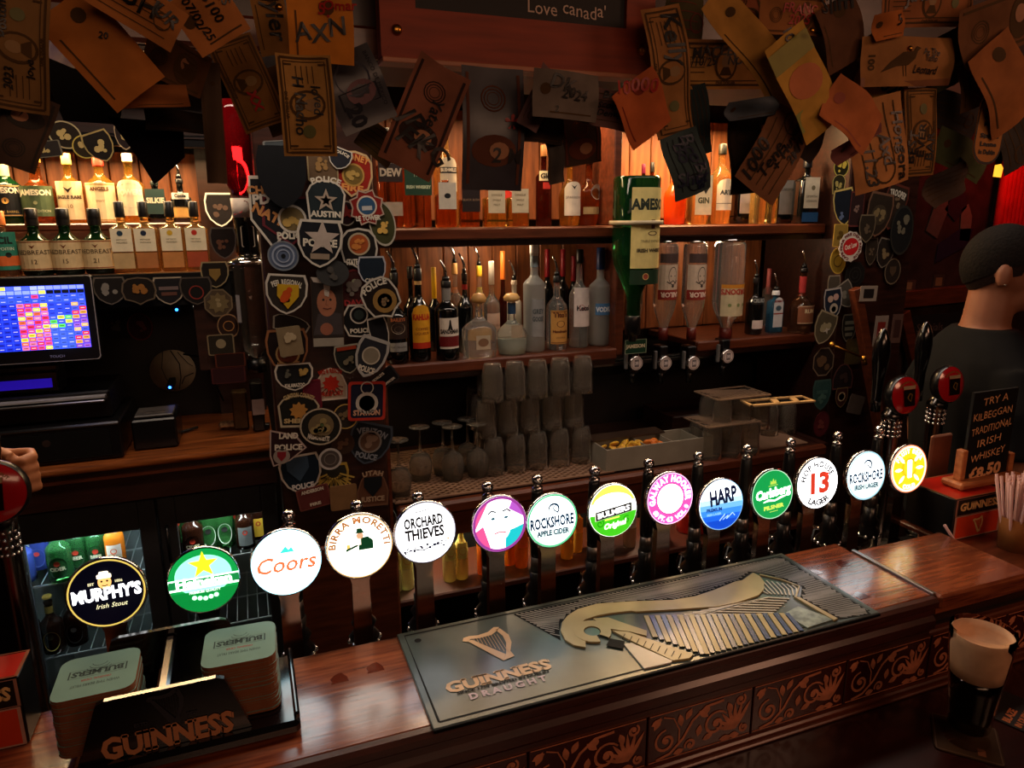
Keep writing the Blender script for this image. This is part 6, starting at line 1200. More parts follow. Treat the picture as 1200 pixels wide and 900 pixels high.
# ================================================================== BANKNOTES
INK = M('marker_ink', '#120e0c', .4, var=.1); INKR = M('red_marker_ink', '#a01c14', .4, var=.1); INKB = M('blue_marker_ink', '#141c3a', .4, var=.1)
NN = 0
def note(cx, cy, Lp, Sp, ang, col, label, kind='plain', tx=(), Y=.80, bend=.006, ph=0, ink=INK, tilt=0, name='banknote', cat='banknote', rough=.75, alpha=1, dk='#4a3418'):
    """Lp, Sp: long and short side in photo pixels; ang: direction of the long side, degrees counter-clockwise"""
    global NN; NN += 1
    a = math.radians(ang); Y = Y-(NN % 7)*.0045; c = at(cx, cy, Y)
    e1 = at(cx+Lp/2*math.cos(a), cy-Lp/2*math.sin(a), Y)-c; e2 = at(cx-Sp/2*math.sin(a), cy-Sp/2*math.cos(a), Y)-c
    Lm, Sm = 2*e1.length, 2*e2.length; th = math.atan2(e1.z, e1.x)
    t = thing(name, label, cat, c, (tilt, -th, 0)); rr = random.Random(NN)
    A = bend*rr.uniform(.4, 1.0); p0 = ph or rr.uniform(0, 3); B = rr.uniform(-.5, .5)*bend; K = rr.uniform(2.2, 4.2)
    def mp(u, v, w_): return Vector((u, -(A*math.sin(K*u/Lm*1.6+p0)+B*(2*v/Sm)**2+A*.6*math.sin(5*v/Sm+3*u/Lm))-w_, v))
    pm = M('note_paper_'+col.strip('#'), col, rough, var=.22, scale=30, stretch=(1, 1, 1)); m = MB(); nx, ny = 14, 6
    V = []; Fc = []
    def wob(i, j): return 0
    for w_ in (0, -.0004):
        for j in range(ny+1):
            for i in range(nx+1): V.append(mp((i/nx-.5)*Lm, (j/ny-.5)*Sm, w_))
    N = (nx+1)*(ny+1)
    for j in range(ny):
        for i in range(nx):
            q = j*(nx+1)+i; Fc.append((q, q+1, q+nx+2, q+nx+1)); Fc.append((N+q, N+q+nx+1, N+q+nx+2, N+q+1))
    m.add(V, Fc, pm, True)
    def dens(P, n=10):
        out = []
        for i in range(len(P)-1):
            for k in range(n): out.append((P[i][0]+(P[i+1][0]-P[i][0])*k/n, P[i][1]+(P[i+1][1]-P[i][1])*k/n))
        return out+[P[-1]]
    dm = C(dk, .7); x1, y1 = Lm/2, Sm/2; w1 = .0006
    def fr(k, wd, mt=dm): m.ribbon(dens([(-x1*k, -y1+x1*(1-k)), (x1*k, -y1+x1*(1-k)), (x1*k, y1-x1*(1-k)), (-x1*k, y1-x1*(1-k)), (-x1*k, -y1+x1*(1-k))]), wd, mt, mp, w1)
    if kind == 'dollar':
        fr(.93, Sm*.045); fr(.86, Sm*.02)
        m.poly(circ(Sm*.27, 18, 0, 0, ry=Sm*.33), dm, mp, w1+.0001); m.poly(circ(Sm*.22, 16, 0, 0, ry=Sm*.28), pm, mp, w1+.0003); m.poly(circ(Sm*.11, 12, 0, Sm*.06, ry=Sm*.13), C('#8a6a40'), mp, w1+.0004); m.poly([(-Sm*.16, -Sm*.22), (Sm*.16, -Sm*.22), (Sm*.07, -Sm*.05), (-Sm*.07, -Sm*.05)], dm, mp, w1+.0005)
        for sx in (-1, 1):
            for sy in (-1, 1): m.text("1", sx*x1*.80, sy*y1*.62-Sm*.05, Sm*.13, dm, mp, w1+.0003, 1)
        m.text("ONE DOLLAR", 0, -y1*.80, Sm*.055, dm, mp, w1+.0003, 1); m.poly(circ(Sm*.12, 14, x1*.52, 0), C('#5a5a2a'), mp, w1+.0002)
        for k in range(4): m.ribbon(dens([(-x1*.78, y1*(.3-.2*k)), (-x1*.42, y1*(.3-.2*k))], 5), Sm*.018, dm, mp, w1+.0002)
    elif kind == 'euro':
        m.poly(circ(Sm*.30, 16, -x1*.3, 0), C('#3a3c4a'), mp, w1); m.ring(rect(Lm*.22, Sm*.7, x1*.2, 0), .9, dm, mp, w1); m.text("20", x1*.62, -y1*.6, Sm*.26, dm, mp, w1+.0002, 1, rot=0); m.text("BANCO DE MEXICO", -x1*.1, y1*.7, Sm*.07, dm, mp, w1, 0); m.poly(circ(Sm*.2, 14, x1*.1, y1*.1, ry=Sm*.26), C('#6a4a50'), mp, w1+.0001)
    elif kind == 'portrait':
        m.poly(circ(Sm*.24, 16, x1*.35, 0, ry=Sm*.36), dm, mp, w1); m.poly(circ(Sm*.13, 12, x1*.35, Sm*.08, ry=Sm*.16), C('#9a6a48'), mp, w1+.0002)
        m.ribbon(dens([(-x1*.9, y1*.82), (x1*.9, y1*.82)]), Sm*.05, dm, mp, w1); m.ribbon(dens([(-x1*.9, -y1*.82), (x1*.9, -y1*.82)]), Sm*.05, dm, mp, w1)
        for k in range(3): m.ring(circ(Sm*(.10+.05*k), 14, -x1*.5, 0), .88, dm, mp, w1)
    elif kind == 'bird':
        m.poly([(-x1*.62, -Sm*.22), (-x1*.45, -Sm*.02), (-x1*.2, Sm*.18), (x1*.02, Sm*.2), (x1*.1, Sm*.3), (x1*.2, Sm*.26), (x1*.12, Sm*.2), (x1*.08, Sm*.05), (-x1*.05, -Sm*.08), (-x1*.3, -Sm*.10)], dm, mp, w1)
        for q in (-.16, -.10): m.ribbon([(x1*q, -Sm*.08), (x1*(q+.05), -Sm*.30)], Sm*.02, dm, mp, w1)
        m.poly([(-x1, -y1), (x1, -y1), (x1, -y1*.7), (0, -y1*.78), (-x1, -y1*.62)], C('#7a4a2a'), mp, w1); m.text("100", -x1*.86, 0, Sm*.16, dm, mp, w1, 1, rot=-PI/2)
    elif kind == 'band':
        m.add([mp(u, v, w1) for v in (-y1, y1) for u in (x1*.35, x1*.75)], [(0, 1, 3, 2)], C('#8a8a38'), False); m.add([mp(u, v, w1) for v in (-y1, y1) for u in (-x1*.85, -x1*.45)], [(0, 1, 3, 2)], C('#8a8438'), False); m.poly(circ(Sm*.30, 18, -x1*.05, 0, ry=Sm*.38), C('#b8642a'), mp, w1+.0001)
    elif kind == 'lines':
        for k in range(5): m.ribbon(dens([(-x1*.85, y1*(.7-.33*k)), (x1*(.5+.07*k), y1*(.7-.33*k))], 6), Sm*.02, dm, mp, w1)
        m.ring(circ(Sm*.2, 16, x1*.6, 0), .85, dm, mp, w1)
    elif kind == 'plain': m.poly(circ(Sm*.12, 12, -x1*.65, y1*.2), dm, mp, w1); m.ribbon(dens([(-x1*.5, -y1*.75), (x1*.8, -y1*.75)]), Sm*.03, dm, mp, w1)
    m.build('printed_paper', t)
    if tx:
        h = MB()
        for q in tx:
            s2, u, v, sz = q[:4]; ro = q[4] if len(q) > 4 else 0; ik = q[5] if len(q) > 5 else ink
            h.text(s2, u*x1, v*y1, sz*Sm, ik, mp, .0013, 2, rot=math.radians(ro), shear=.12, jit=.12)
        h.build('handwriting', t)
    return t
O1 = '#a8662c'; T1c = '#8a6236'; BR = '#5a3a20'
YL = .82
# left group (nearest first in the photo's foreground)
note(22, 57, 150, 74, 90, '#7a5a34', 'big curled dollar note hanging upright at far left edge', 'dollar', [("Boston", .4, .35, .16, 0), ("love", -.3, -.5, .14, 0), ("2023", -.5, .2, .14, 0)], Y=.60, ph=1)
note(24, 152, 90, 66, 75, '#4a3a30', 'dim greyish note hanging below the curled dollar at the left edge', 'portrait', Y=.62, dk='#34302c')
note(118, 58, 140, 72, -48, O1, 'large plain orange note hanging corner down at top left', 'plain', [("20", -.1, .3, .10, 40)], Y=.66, ph=2)
note(160, 8, 120, 50, -32, '#9a6030', 'note with black capitals crossing the top edge left of centre', 'lines', [("UGH", -.2, -.2, .42, 8), ("UR", .6, 0, .30, -10)], Y=.64)
note(205, 75, 80, 50, -24, BR, 'dark brown note behind the plain orange one', 'portrait', Y=.72)
note(180, 113, 80, 26, 4, '#8a5228', 'narrow orange note strip below the dark brown note', 'plain', Y=.70)
note(245, 20, 66, 76, 30, '#a86a38', 'orange brown note with a date and hundred dollar writing at the top', 'plain', [("S100", .1, .15, .17, -90), ("07/02/25", -.5, .1, .15, -90), ("RIS", .6, .3, .15, -90)], Y=.66)
note(318, 25, 80, 38, -78, '#8a6232', 'narrow old note with signature below the brass stud', 'plain', [("Jyler", -.1, -.2, .5, 0)], Y=.80)
note(291, 97, 112, 52, -66, '#7a5428', 'worn dollar with red scribble hanging left of the clean dollar', 'dollar', [("xx", .4, -.2, .3, 0, INKR)], Y=.76)
note(324, 118, 80, 40, -68, '#4a3420', 'dark dollar tucked between two tan dollars', 'dollar', Y=.79)
note(360, 124, 118, 62, -85, '#a07840', 'clean tan dollar with handwritten name down its face', 'dollar', [("H Nacho", .0, -.45, .20, 0), ("loved", -.1, .2, .17, 0)], Y=.75)
note(376, 35, 78, 74, -86, '#c07828', 'bright orange note with red and black writing', 'plain', [("Omar", -.6, .6, .15, 90, INKR), ("AXN", .3, .0, .26, 100), ("5.", -.4, .1, .18, 90, INKR)], Y=.77, dk='#5a3a1c')
note(418, 105, 92, 66, -66, '#3c3c42', 'blue grey twenty note in a plastic sleeve', 'euro', Y=.80, dk='#24262e', rough=.35)
note(444, 168, 50, 34, -38, '#6a5a38', 'small green and cream note corner under the blue grey twenty', 'lines', Y=.84, dk='#34441c')
note(498, 138, 132, 66, -113, '#7a4c3a', 'pinkish brown note with big black signature above the shelf', 'portrait', [("JP LG", .45, .1, .34, 60), ("Yates", -.1, .1, .2, 0), ("FK", .65, -.2, .36, 70)], Y=.80, dk='#2c1c16')
note(578, 152, 142, 70, -90, '#34323a', 'grey plastic sleeve with dim horse picture and small red star', 'portrait', [("2 M", .55, .4, .22, 90), ("*", .2, .5, .4, 90, INKR)], Y=.82, dk='#5a3424', rough=.3)
note(632, 115, 74, 26, -112, '#6a5050', 'folded pinkish note edge right of the grey sleeve', 'lines', Y=.80)
note(664, 112, 76, 56, -6, '#6a6058', 'pale grey note with handwriting and the year 2024', 'plain', [("DK", -.2, .25, .30, -12), ("2024", .2, -.15, .22, -6), ("2", -.3, -.75, .14, 0)], Y=.78)
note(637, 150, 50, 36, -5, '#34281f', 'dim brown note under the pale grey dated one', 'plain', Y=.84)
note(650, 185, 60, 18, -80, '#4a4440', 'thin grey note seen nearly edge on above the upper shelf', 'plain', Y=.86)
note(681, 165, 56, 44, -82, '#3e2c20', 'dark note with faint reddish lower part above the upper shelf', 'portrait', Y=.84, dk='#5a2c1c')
note(716, 128, 72, 44, -15, '#6a4c48', 'pinkish grey note with lines of small writing beside the red number', 'lines', [("Brooks", .1, .5, .2, 0), ("Scott + Jill", .1, 0, .16, 0), ("Denver", .0, -.4, .16, 0)], Y=.775)
note(752, 128, 68, 56, -62, '#b05a30', 'orange note printed with a red ten thousand', 'plain', [("10000", -.62, .0, .24, 58, INKR)], Y=.765, dk='#7a2c18')
note(786, 85, 150, 44, -82, '#96683a', 'long tan dollar hanging upright right of the wooden frame', 'dollar', [("Kelly", -.5, 0, .4, 0)], Y=.80)
note(817, 142, 80, 26, -80, '#2a3638', 'narrow blue green note behind the long tan dollar', 'lines', Y=.83)
note(806, 192, 74, 44, -76, '#3a4a4c', 'dark teal note covered in black scrawl above the orange bottle', 'lines', [("BcoBus", .0, .1, .3, 0, INKB), ("Bo", -.4, -.4, .3, 0, INKB), ("Shot", .7, -.1, .3, 80, INKB)], Y=.80, dk='#14181e')
note(802, 26, 46, 60, -6, '#4a4428', 'patterned olive paper with silver sticker under the ceiling edge', 'lines', Y=.84, dk='#6a3424')
note(850, 76, 106, 58, -1, '#a87a40', 'tan two dollar note with handwritten names and a date', 'dollar', [("MACLENC", -.1, .35, .22, 4), ("4/10/25", -.5, -.05, .17, 3), ("NOUR A", .4, -.0, .17, 0)], Y=.81)
note(868, 14, 60, 44, -80, '#8a4c30', 'note with pale scalloped border at the very top right of the olive paper', 'portrait', Y=.82)
note(888, 58, 150, 40, -56, '#a87a38', 'long curling gold note hanging diagonally', 'plain', [("5", .86, .0, .5, 0)], Y=.76, bend=.012)
note(930, 18, 74, 46, -4, '#8c5a30', 'note with red lettering and the year 2025 at the top', 'portrait', [("FRANC", .15, .1, .24, -2, INKR), ("2025", .15, -.45, .24, -3, INKR)], Y=.78, dk='#5a3a1c')
note(945, 98, 118, 52, -66, '#b88c3c', 'yellow and green note with orange oval hanging near the post', 'band', [("100", -.9, .0, .2, 0)], Y=.74)
note(985, 40, 74, 46, -74, '#5a3a26', 'brown note with faint name and round seal', 'plain', [("Slim", -.7, .1, .3, 70)], Y=.78)
note(1000, 135, 70, 50, -42, '#b4683c', 'plain salmon orange note with mauve folded edge', 'plain', Y=.74, dk='#a05848')
note(1006, 165, 68, 18, 36, '#7a4a48', 'mauve folded strip under the salmon note', 'plain', Y=.735)
note(1015, 80, 58, 60, -70, '#5a4426', 'dark crowded note behind the bird note', 'lines', Y=.81)
note(1032, 108, 62, 44, -30, '#8a6a34', 'note corner with handwritten 2025 under the bird note', 'plain', [("2025", .1, .1, .3, -10)], Y=.79)
note(1042, 30, 34, 30, 12, '#a8602c', 'small orange paper with a printed five', 'plain', [("5", .5, -.2, .4, 10)], Y=.75)
note(1090, 4, 100, 56, 0, '#8a5430', 'brown dollar at the top with pale lower border', 'dollar', [("Jaime", -.2, .1, .3, 5)], Y=.79)
note(1066, 72, 108, 58, 1, '#94663a', 'long tan note with a printed bird and handwriting', 'bird', [("At The", .45, .25, .13, -2), ("Yaffo", .45, .0, .13, -2), ("Leonard", .35, -.5, .16, -3)], Y=.77)
note(1113, 70, 60, 46, -80, '#4a4a30', 'greenish note corner behind right end of the bird note', 'lines', Y=.81)
note(1030, 168, 104, 62, -86, '#b07a48', 'pale orange note with three lines of sideways handwriting', 'lines', [("Hongora", .15, .55, .19, 0), ("Axd", .15, -.0, .19, 0), ("15.11.23", .2, -.60, .18, 0)], Y=.745)
note(1080, 155, 106, 38, 86, '#8a6032', 'tan dollar with best ever handwriting running upwards', 'dollar', [("BEST", -.35, .40, .24, 0), ("EVER", -.2, -.15, .24, 0), ("BAR", -.35, -.75, .24, 0)], Y=.765)
note(1112, 135, 70, 44, -20, '#3a3434', 'dim crumpled blue grey note right of the best ever dollar', 'lines', Y=.81, bend=.012)
note(1128, 182, 62, 40, -28, '#4a5034', 'green grey note below the oval coaster', 'plain', Y=.79)
note(1116, 210, 56, 32, 40, '#4a3c34', 'crumpled dull plastic and paper hanging under the green note', 'lines', Y=.80, bend=.014)
note(1142, 100, 52, 34, -84, '#6a4a2c', 'brown note with handwritten 100 left of the torn orange one', 'plain', [("100", .1, .0, .3, 84)], Y=.78)
note(1175, 28, 96, 60, 22, '#6a4428', 'dark tan note with pale rim at top right corner', 'portrait', Y=.76)
note(1180, 98, 96, 52, -72, '#945a30', 'torn orange brown note with dark blotch at the right edge', 'plain', Y=.72, bend=.012)
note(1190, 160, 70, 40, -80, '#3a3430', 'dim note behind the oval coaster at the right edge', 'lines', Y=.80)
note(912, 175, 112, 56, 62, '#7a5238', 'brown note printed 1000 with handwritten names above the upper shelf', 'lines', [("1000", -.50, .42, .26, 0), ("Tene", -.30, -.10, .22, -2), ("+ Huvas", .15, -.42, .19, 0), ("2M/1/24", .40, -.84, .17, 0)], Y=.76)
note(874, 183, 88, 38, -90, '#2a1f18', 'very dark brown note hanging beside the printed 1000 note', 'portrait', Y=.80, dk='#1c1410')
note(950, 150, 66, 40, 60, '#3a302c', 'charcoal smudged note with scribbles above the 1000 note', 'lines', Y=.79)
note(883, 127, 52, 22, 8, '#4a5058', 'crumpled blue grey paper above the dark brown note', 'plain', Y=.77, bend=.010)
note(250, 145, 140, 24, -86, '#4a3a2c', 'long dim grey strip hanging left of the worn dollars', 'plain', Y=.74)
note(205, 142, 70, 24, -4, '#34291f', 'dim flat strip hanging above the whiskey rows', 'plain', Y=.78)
# oval handwritten coaster
c = at(1161, 150, .735); s_ = depth(c)/F; t = thing('oval_tag', 'oval tan tag with dark rim and handwriting at top right', 'tag', c, (0, .06, 0)); W, H = 46*s_, 82*s_; m = MB(); P = rect(W, H, 0, 0, W*.45, 6); m.poly(P, C('#a8703c', .7), plane_y, 0, .0016); m.ring(P, .93, C('#241c1a', .5), plane_y, .0004); m.build('card', t); m = MB()
for s2, v, k in (("Home", .33, .9), ("of Fiona", .22, 1), ("& Lizzi", .12, .9), ("MOSES", .02, .8), ("Slainte", -.14, 1), ("Lanne", -.25, .9), ("in Dublin", -.36, .9)): m.text(s2, 0, v*H, H*.06, INK, plane_y, .0008, 1, fit=W*.66*k, rot=.05, jit=.1)
m.build('handwriting', t)
m = MB(); c = at(1170, 200, .80); mp = plane_y; m.poly([(-.009, -.009), (.008, -.010), (.010, .004), (.004, .010), (-.008, .008)], E('#ffb030', 1.3), plane_y, 0, .001); tag(m.build('glowing_paper_square', None, c), 'small glowing yellow square under the oval tag', 'lamp')  # yellow paper square with a glow put into its colour
# dark cloth hanging at left
c = at(185, 175, .80); m = MB(); k = depth(c)/F; m.poly([(-48*k, 34*k), (30*k, 30*k), (28*k, -8*k), (-8*k, -40*k), (-22*k, -10*k)], M('dark_cloth', '#15101a', .9), plane_y, 0, .002); tag(m.build('hanging_cloth', None, c), 'dark purple cloth scrap hanging over the whiskey rows', 'cloth')
c = at(95, 118, .80); m = MB(); m.poly([(-38*k, 48*k), (44*k, 14*k), (36*k, -24*k), (-20*k, -22*k)], MATTE, plane_y, 0, .002); tag(m.build('hanging_cloth', None, c), 'black cloth scrap between the big orange note and whiskey shelf', 'cloth')
for px, py, lb in ((327, 9, 'brass stud at top of the narrow old note'), (951, 36, 'brass stud by the note with red lettering'), (1066, 57, 'brass stud on the printed bird note')):
    c = at(px, py, .71); m = MB(); m.sphere((0, 0, 0), .0035, BRASS, 10, 6); tag(m.build('brass_stud', None, c), lb, 'stud')
# ================================================================== FRAMED SIGN
SY = .835; p0 = at(447, 62, SY); p1 = at(765, 92, SY); fx0_, fx1_ = p0.x, p1.x; zb = (p0.z+p1.z)/2
FW = M('frame_wood', '#8a3418', .6, var=.25, scale=9, stretch=(1, 10, 10), bump=.15)
t = thing('framed_sign', 'wide wooden framed chalkboard hung at the top with white handwriting', 'sign', ((fx0_+fx1_)/2, SY, zb)); hw = (fx1_-fx0_)/2; fh = .052
def fbar(name, P, mat):
    m = MB(); m.poly(P, mat, plane_y, .0, .022); return m.build(name, t)
HT = .26; sw = .040
fbar('frame_rail', [(-hw, 0), (hw, 0), (hw-sw, fh), (-hw+sw, fh)], FW); fbar('frame_stile', [(-hw, 0.0002), (-hw+sw, fh), (-hw+sw, HT-fh), (-hw, HT)], FW); fbar('frame_stile', [(hw, 0.0002), (hw, HT), (hw-sw, HT-fh), (hw-sw, fh)], FW); fbar('frame_rail', [(-hw, HT), (-hw+sw, HT-fh), (hw-sw, HT-fh), (hw, HT)], FW)
m = MB(); m.box(-hw, hw, -.004, .024, -.006, -.0003, M('frame_edge', '#a86a4a', .45), c=.001); m.build('bottom_edge', t)
m = MB(); m.box(-hw+sw-.004, hw-sw+.004, .006, .018, fh-.004, HT-fh+.004, M('chalkboard', '#120f0e', .6)); m.build('board', t)
m = MB(); ch = C('#d0b8a8', .8); mpb = lambda u, v, w_: Vector((u, .0055-w_, v)); cB = at(667, 20, SY)
m.text("Love canada'", cB.x-(fx0_+fx1_)/2, fh+.010, .0145, ch, mpb, .0003, 0, fit=.105, jit=.15, rot=.0); m.text("AUSTRALIA", cB.x-(fx0_+fx1_)/2-.012, fh+.036, .016, ch, mpb, .0003, 1, fit=.12, jit=.1); m.text("THANK YOU IRELAND", -.02, fh+.066, .016, ch, mpb, .0003, 0, fit=.22, jit=.1); m.ribbon([(-.03, fh+.030), (.012, fh+.031)], .002, ch, mpb, .0003); m.build('chalk_writing', t)
for sx in (-1, 1):
    m = MB(); m.sphere((sx*(hw-.018), -.001, .028), .006, BRASS, 12, 8, (1, .6, 1)); m.build('stud', t)
# ================================================================== COASTER HOLDER
HX, HY = -.148, .992
t = thing('coaster_holder', 'glossy black coaster holder with copper lettering on its front panel', 'coaster holder', (HX, HY, BZ)); GB = M('holder_black', '#07070a', .14, coat=.6, var=.15)
m = MB(); m.box(-.112, .168, -.092, .080, .001, .022, GB, c=.006); m.box(.160, .168, -.088, .0795, .0225, .034, GB, c=.003); m.build('base', t)
def pan(y0, nm, wb, wt, h):
    m = MB(); P = [(-wb, .023), (wb, .023), (wt, h-.014), (wt-.004, h-.004), (wt-.014, h), (-wt+.014, h), (-wt+.004, h-.004), (-wt, h-.014)]
    m.poly(P, GB, lambda u, v, w_: Vector((u, y0-w_, v)), 0, .007); return m.build(nm, t)
pan(-.078, 'front_panel', .104, .080, .108); pan(.063, 'back_panel', .088, .082, .114)
m = MB(); m.box(-.008, .008, -.0705, .0625, .023, .104, GB, c=.004); m.build('spine', t)
m = MB(); mp = lambda u, v, w_: Vector((u, -.0785-w_, v)); CP = M('holder_copper_print', '#b87a54', .4, var=.08)
m.text("GUINNESS", .002, .0245, .030, CP, mp, .0006, 1, fit=.158, serif=1); m.build('lettering', t)
m = MB(); harp(m, mp, M('holder_harp_grey', '#2a2a30', .35), .002, .080, .042, .0005); m.text("ESTD", -.028, .062, .005, MATS['holder_harp_grey'], mp, .0005, 1); m.text("1759", .032, .062, .005, MATS['holder_harp_grey'], mp, .0005, 1); m.build('emblem', t)
CT = M('coaster_card_green', '#6c8a80', .75, var=.08); CS = M('coaster_edge_brown', '#7a4a30', .85, var=.2)
m = MB(); P = rect(.098, .098, 0, 0, .016, 4); m.poly(P, CT, plane_z, .0033); n = len(P)
m.add([(u, v, z) for z in (0, .0033) for u, v in P], [(i, (i+1) % n, n+(i+1) % n, n+i) for i in range(n)], CS); m.poly(P, CS, plane_z, 0)
def coaster_pile(x, y, rot, lb, top_lb, grp):
    rr = random.Random(int(x*1000)); N = 24
    for k in range(N):
        if k == N-1:
            t = thing('beer_mat', top_lb, 'beer mat', (x, y, BZ+.0235+k*.0035), (0, 0, rot)); mm = MB(); mm.v = list(m.v); mm.f = list(m.f); mm.m = list(m.m); mm.mats = list(m.mats); mm.sm = list(m.sm); mm.build('card', t)
            q = MB(); dk = C('#2c3c3a', .7); off1 = lambda u, v, w_: Vector((-u, -v, .0034+w_)); q.text("BULMERS", 0, -.012, .011, dk, off1, .0001, 1, fit=.062, serif=1); q.ring(rect(.070, .018, 0, -.0065), .95, dk, off1, .0001); q.text("ORIGINAL CIDER", 0, .008, .004, C('#7a3a34'), off1, .0001, 1, fit=.036); q.text("WHEN TIME BEARS FRUIT", 0, .018, .006, dk, off1, .0001, 0, fit=.058)
            for i in range(3): q.ribbon(circ(.010+.003*i, 8, 0, -.030+.004*i, 20, 160), .0008, dk, off1, .0001)
            q.build('print', t)
        else:
            global CM
            if CM is None: o = m.build('beer_mat'); CM = o
            else: o = CM.copy(); COL.objects.link(o)
            tag(o, lb, 'beer mat', grp); o.location = (x+rr.uniform(-.0012, .0012), y+rr.uniform(-.0012, .0012), BZ+.0235+k*.0035); o.rotation_euler = (0, 0, rot+rr.uniform(-.015, .015))
CM = None
coaster_pile(-.232, .984, .02, 'square green card beer mat within the left pile of the black holder', 'top green beer mat of the left pile in the black holder', 'beer mats in the left pile')
coaster_pile(-.052, .988, -.04, 'square green card beer mat within the right pile of the black holder', 'top green beer mat of the right pile in the black holder', 'beer mats in the right pile')
# ================================================================== RED TOPPED CADDIES
RD = M('caddy_red', '#b01c10', .3, coat=.4, var=.1); OR2 = M('caddy_orange_red', '#d8401c', .35, var=.08)
def caddy(x0, x1, y0, y1, z0, z1, lb, cut=None):
    t = thing('napkin_caddy', lb, 'caddy', ((x0+x1)/2, y0, z0)); w_, d_, h = x1-x0, y1-y0, z1-z0; m = MB(); m.box(-w_/2, w_/2, 0, d_, 0.001, h, BLACK, c=.002); m.build('casing', t)
    m = MB(); m.poly([(-w_/2+.004, .004), (w_/2-.004, .004), (w_/2-.004, d_-.004), (-w_/2+.004, d_-.004)], RD, plane_z, h+.0006); m.ring([(-w_/2, 0), (w_/2, 0), (w_/2, d_), (-w_/2, d_)], .93, C('#8a4a30', .3), plane_z, h+.0009); m.build('top_plate', t)
    m = MB(); m.poly(rect(w_*.92, h*.34, 0, h*.78), C('#140c0a', .3), plane_y, .0006); m.ring(rect(w_*.97, h*.40, 0, h*.78), .93, C('#a07060', .35), plane_y, .0008)
    m.poly(rect(w_*.92, h*.52, 0, h*.29), OR2, plane_y, .0006); m.ring(rect(w_*.95, h*.56, 0, h*.29), .92, C('#c09080', .35), plane_y, .0008)
    m.text("GUINNESS", 0, h*.70, h*.18, C('#e8c080', .35), plane_y, .0010, 1, fit=w_*.80, serif=1); harp(m, plane_y, C('#e8c080', .35), 0, h*.28, h*.32, .0010); m.build('front_panel', t); return t
caddy(-.452, -.333, 1.02, 1.085, BZ, 1.205, 'red topped black caddy cut off at the lower left corner')
caddy(1.462, 1.62, 1.04, 1.165, 1.0755, 1.176, 'red topped caddy carrying the wooden chalk sign at right')
# chalk sign on a wooden foot
CSY = 1.095; q0 = at(1126, 560, CSY); q1 = at(1170, 553, CSY); q2 = at(1123, 462, CSY)
t = thing('chalk_sign', 'small black chalk sign with whiskey price held in a wooden stand', 'sign', ((q0.x+q1.x)/2+.01, CSY, 1.177)); w_ = (q1.x-q0.x)+.035; hh = q2.z-1.19; SW = M('stand_pine', '#c07848', .45, scale=9, col2='#9a5430', stretch=(1, 8, 8), coat=.2)
m = MB(); m.box(-w_/2-.022, w_/2+.020, -.028, .030, .0005, .018, SW, c=.005); m.build('foot', t)
for sx, h2 in ((-1, .092), (1, .066)): m = MB(); m.box(sx*w_/2-.008, sx*w_/2+.008, -.010, .010, .0185, h2, SW, c=.002); m.build('side_slot', t)
m = MB(); m.box(-w_/2+.008, w_/2-.008, -.004, .003, .0185, hh+.012, M('slate', '#0d0d0f', .5)); m.build('board', t)
m = MB(); mp = lambda u, v, w_: Vector((u, -.0045-w_, v)); ch = C('#d8a070', .8); bw = w_-.030
for i, (s2, k) in enumerate((("TRY A", .62), ("KILBEGGAN", .98), ("TRADITIONAL", 1), ("IRISH", .62), ("WHISKEY", .86), ("£8.50", .80))):
    m.text(s2, -.02*bw*(i % 2), hh-.018-i*hh*.155-(.012 if i == 5 else 0), hh*(.082 if i < 5 else .125), ch, mp, .0003, 1 if i == 5 else 0, fit=bw*k, rot=.10, jit=.12, shear=.1)
m.build('chalk_writing', t)
# straws in a cup
c = at(1183, 640, .955); t = thing('straw_cup', 'brown paper cup full of pale straws by the bar end', 'cup', (c.x+.028, .965, 1.0755)); m = MB(); m.lathe([(0, 0), (.030, 0), (.034, .075), (.032, .075), (.028, .003), (0, .003)], M('kraft_cup', '#8a5428', .7), 18); m.build('cup_wall', t); SXc, SYc = c.x+.028, .965
m = MB(); SM = M('straw_pink_white', '#d8a8a0', .35, var=.12, trans=.15); n = 8
for (r, z0, z1) in ((.0032, 0, .16),): m.lathe([(r, z0), (r, z1), (r*.75, z1), (r*.75, z0)], SM, n)
s0 = m.build('straw'); tag(s0, 'pale pink straw in the crowded bunch in the brown cup', 'straw', 'straws standing in the brown cup'); rr = random.Random(5)
for k in range(30):
    o = s0 if k == 0 else s0.copy()
    if k: COL.objects.link(o)
    a = k*2.399; r = .0255*math.sqrt((k+.5)/30); o.location = (SXc+r*math.cos(a)*.8, SYc+r*math.sin(a)*.8, 1.081); o.rotation_euler = (-r*math.sin(a)*7+rr.uniform(-.03, .03), r*math.cos(a)*9-.02+rr.uniform(-.03, .03), 0)
o = s0.copy(); COL.objects.link(o); del o['group']; o['label'] = 'single straw sticking up above the rest of the bunch'; o.location = (SXc-.012, SYc-.005, 1.105); o.rotation_euler = (.03, -.02, 0)
pA = at(1103, 609, 1.02); pB = at(1120, 636, 1.02); v = (pA-pB).normalized(); o = s0.copy(); COL.objects.link(o); del o['group']; o['label'] = 'lone straw leaning far left away from the bunch'; o.scale = (1, 1, .6); o.location = pB-v*.03; o.rotation_euler = (0, math.atan2(v.x, v.z), 0)
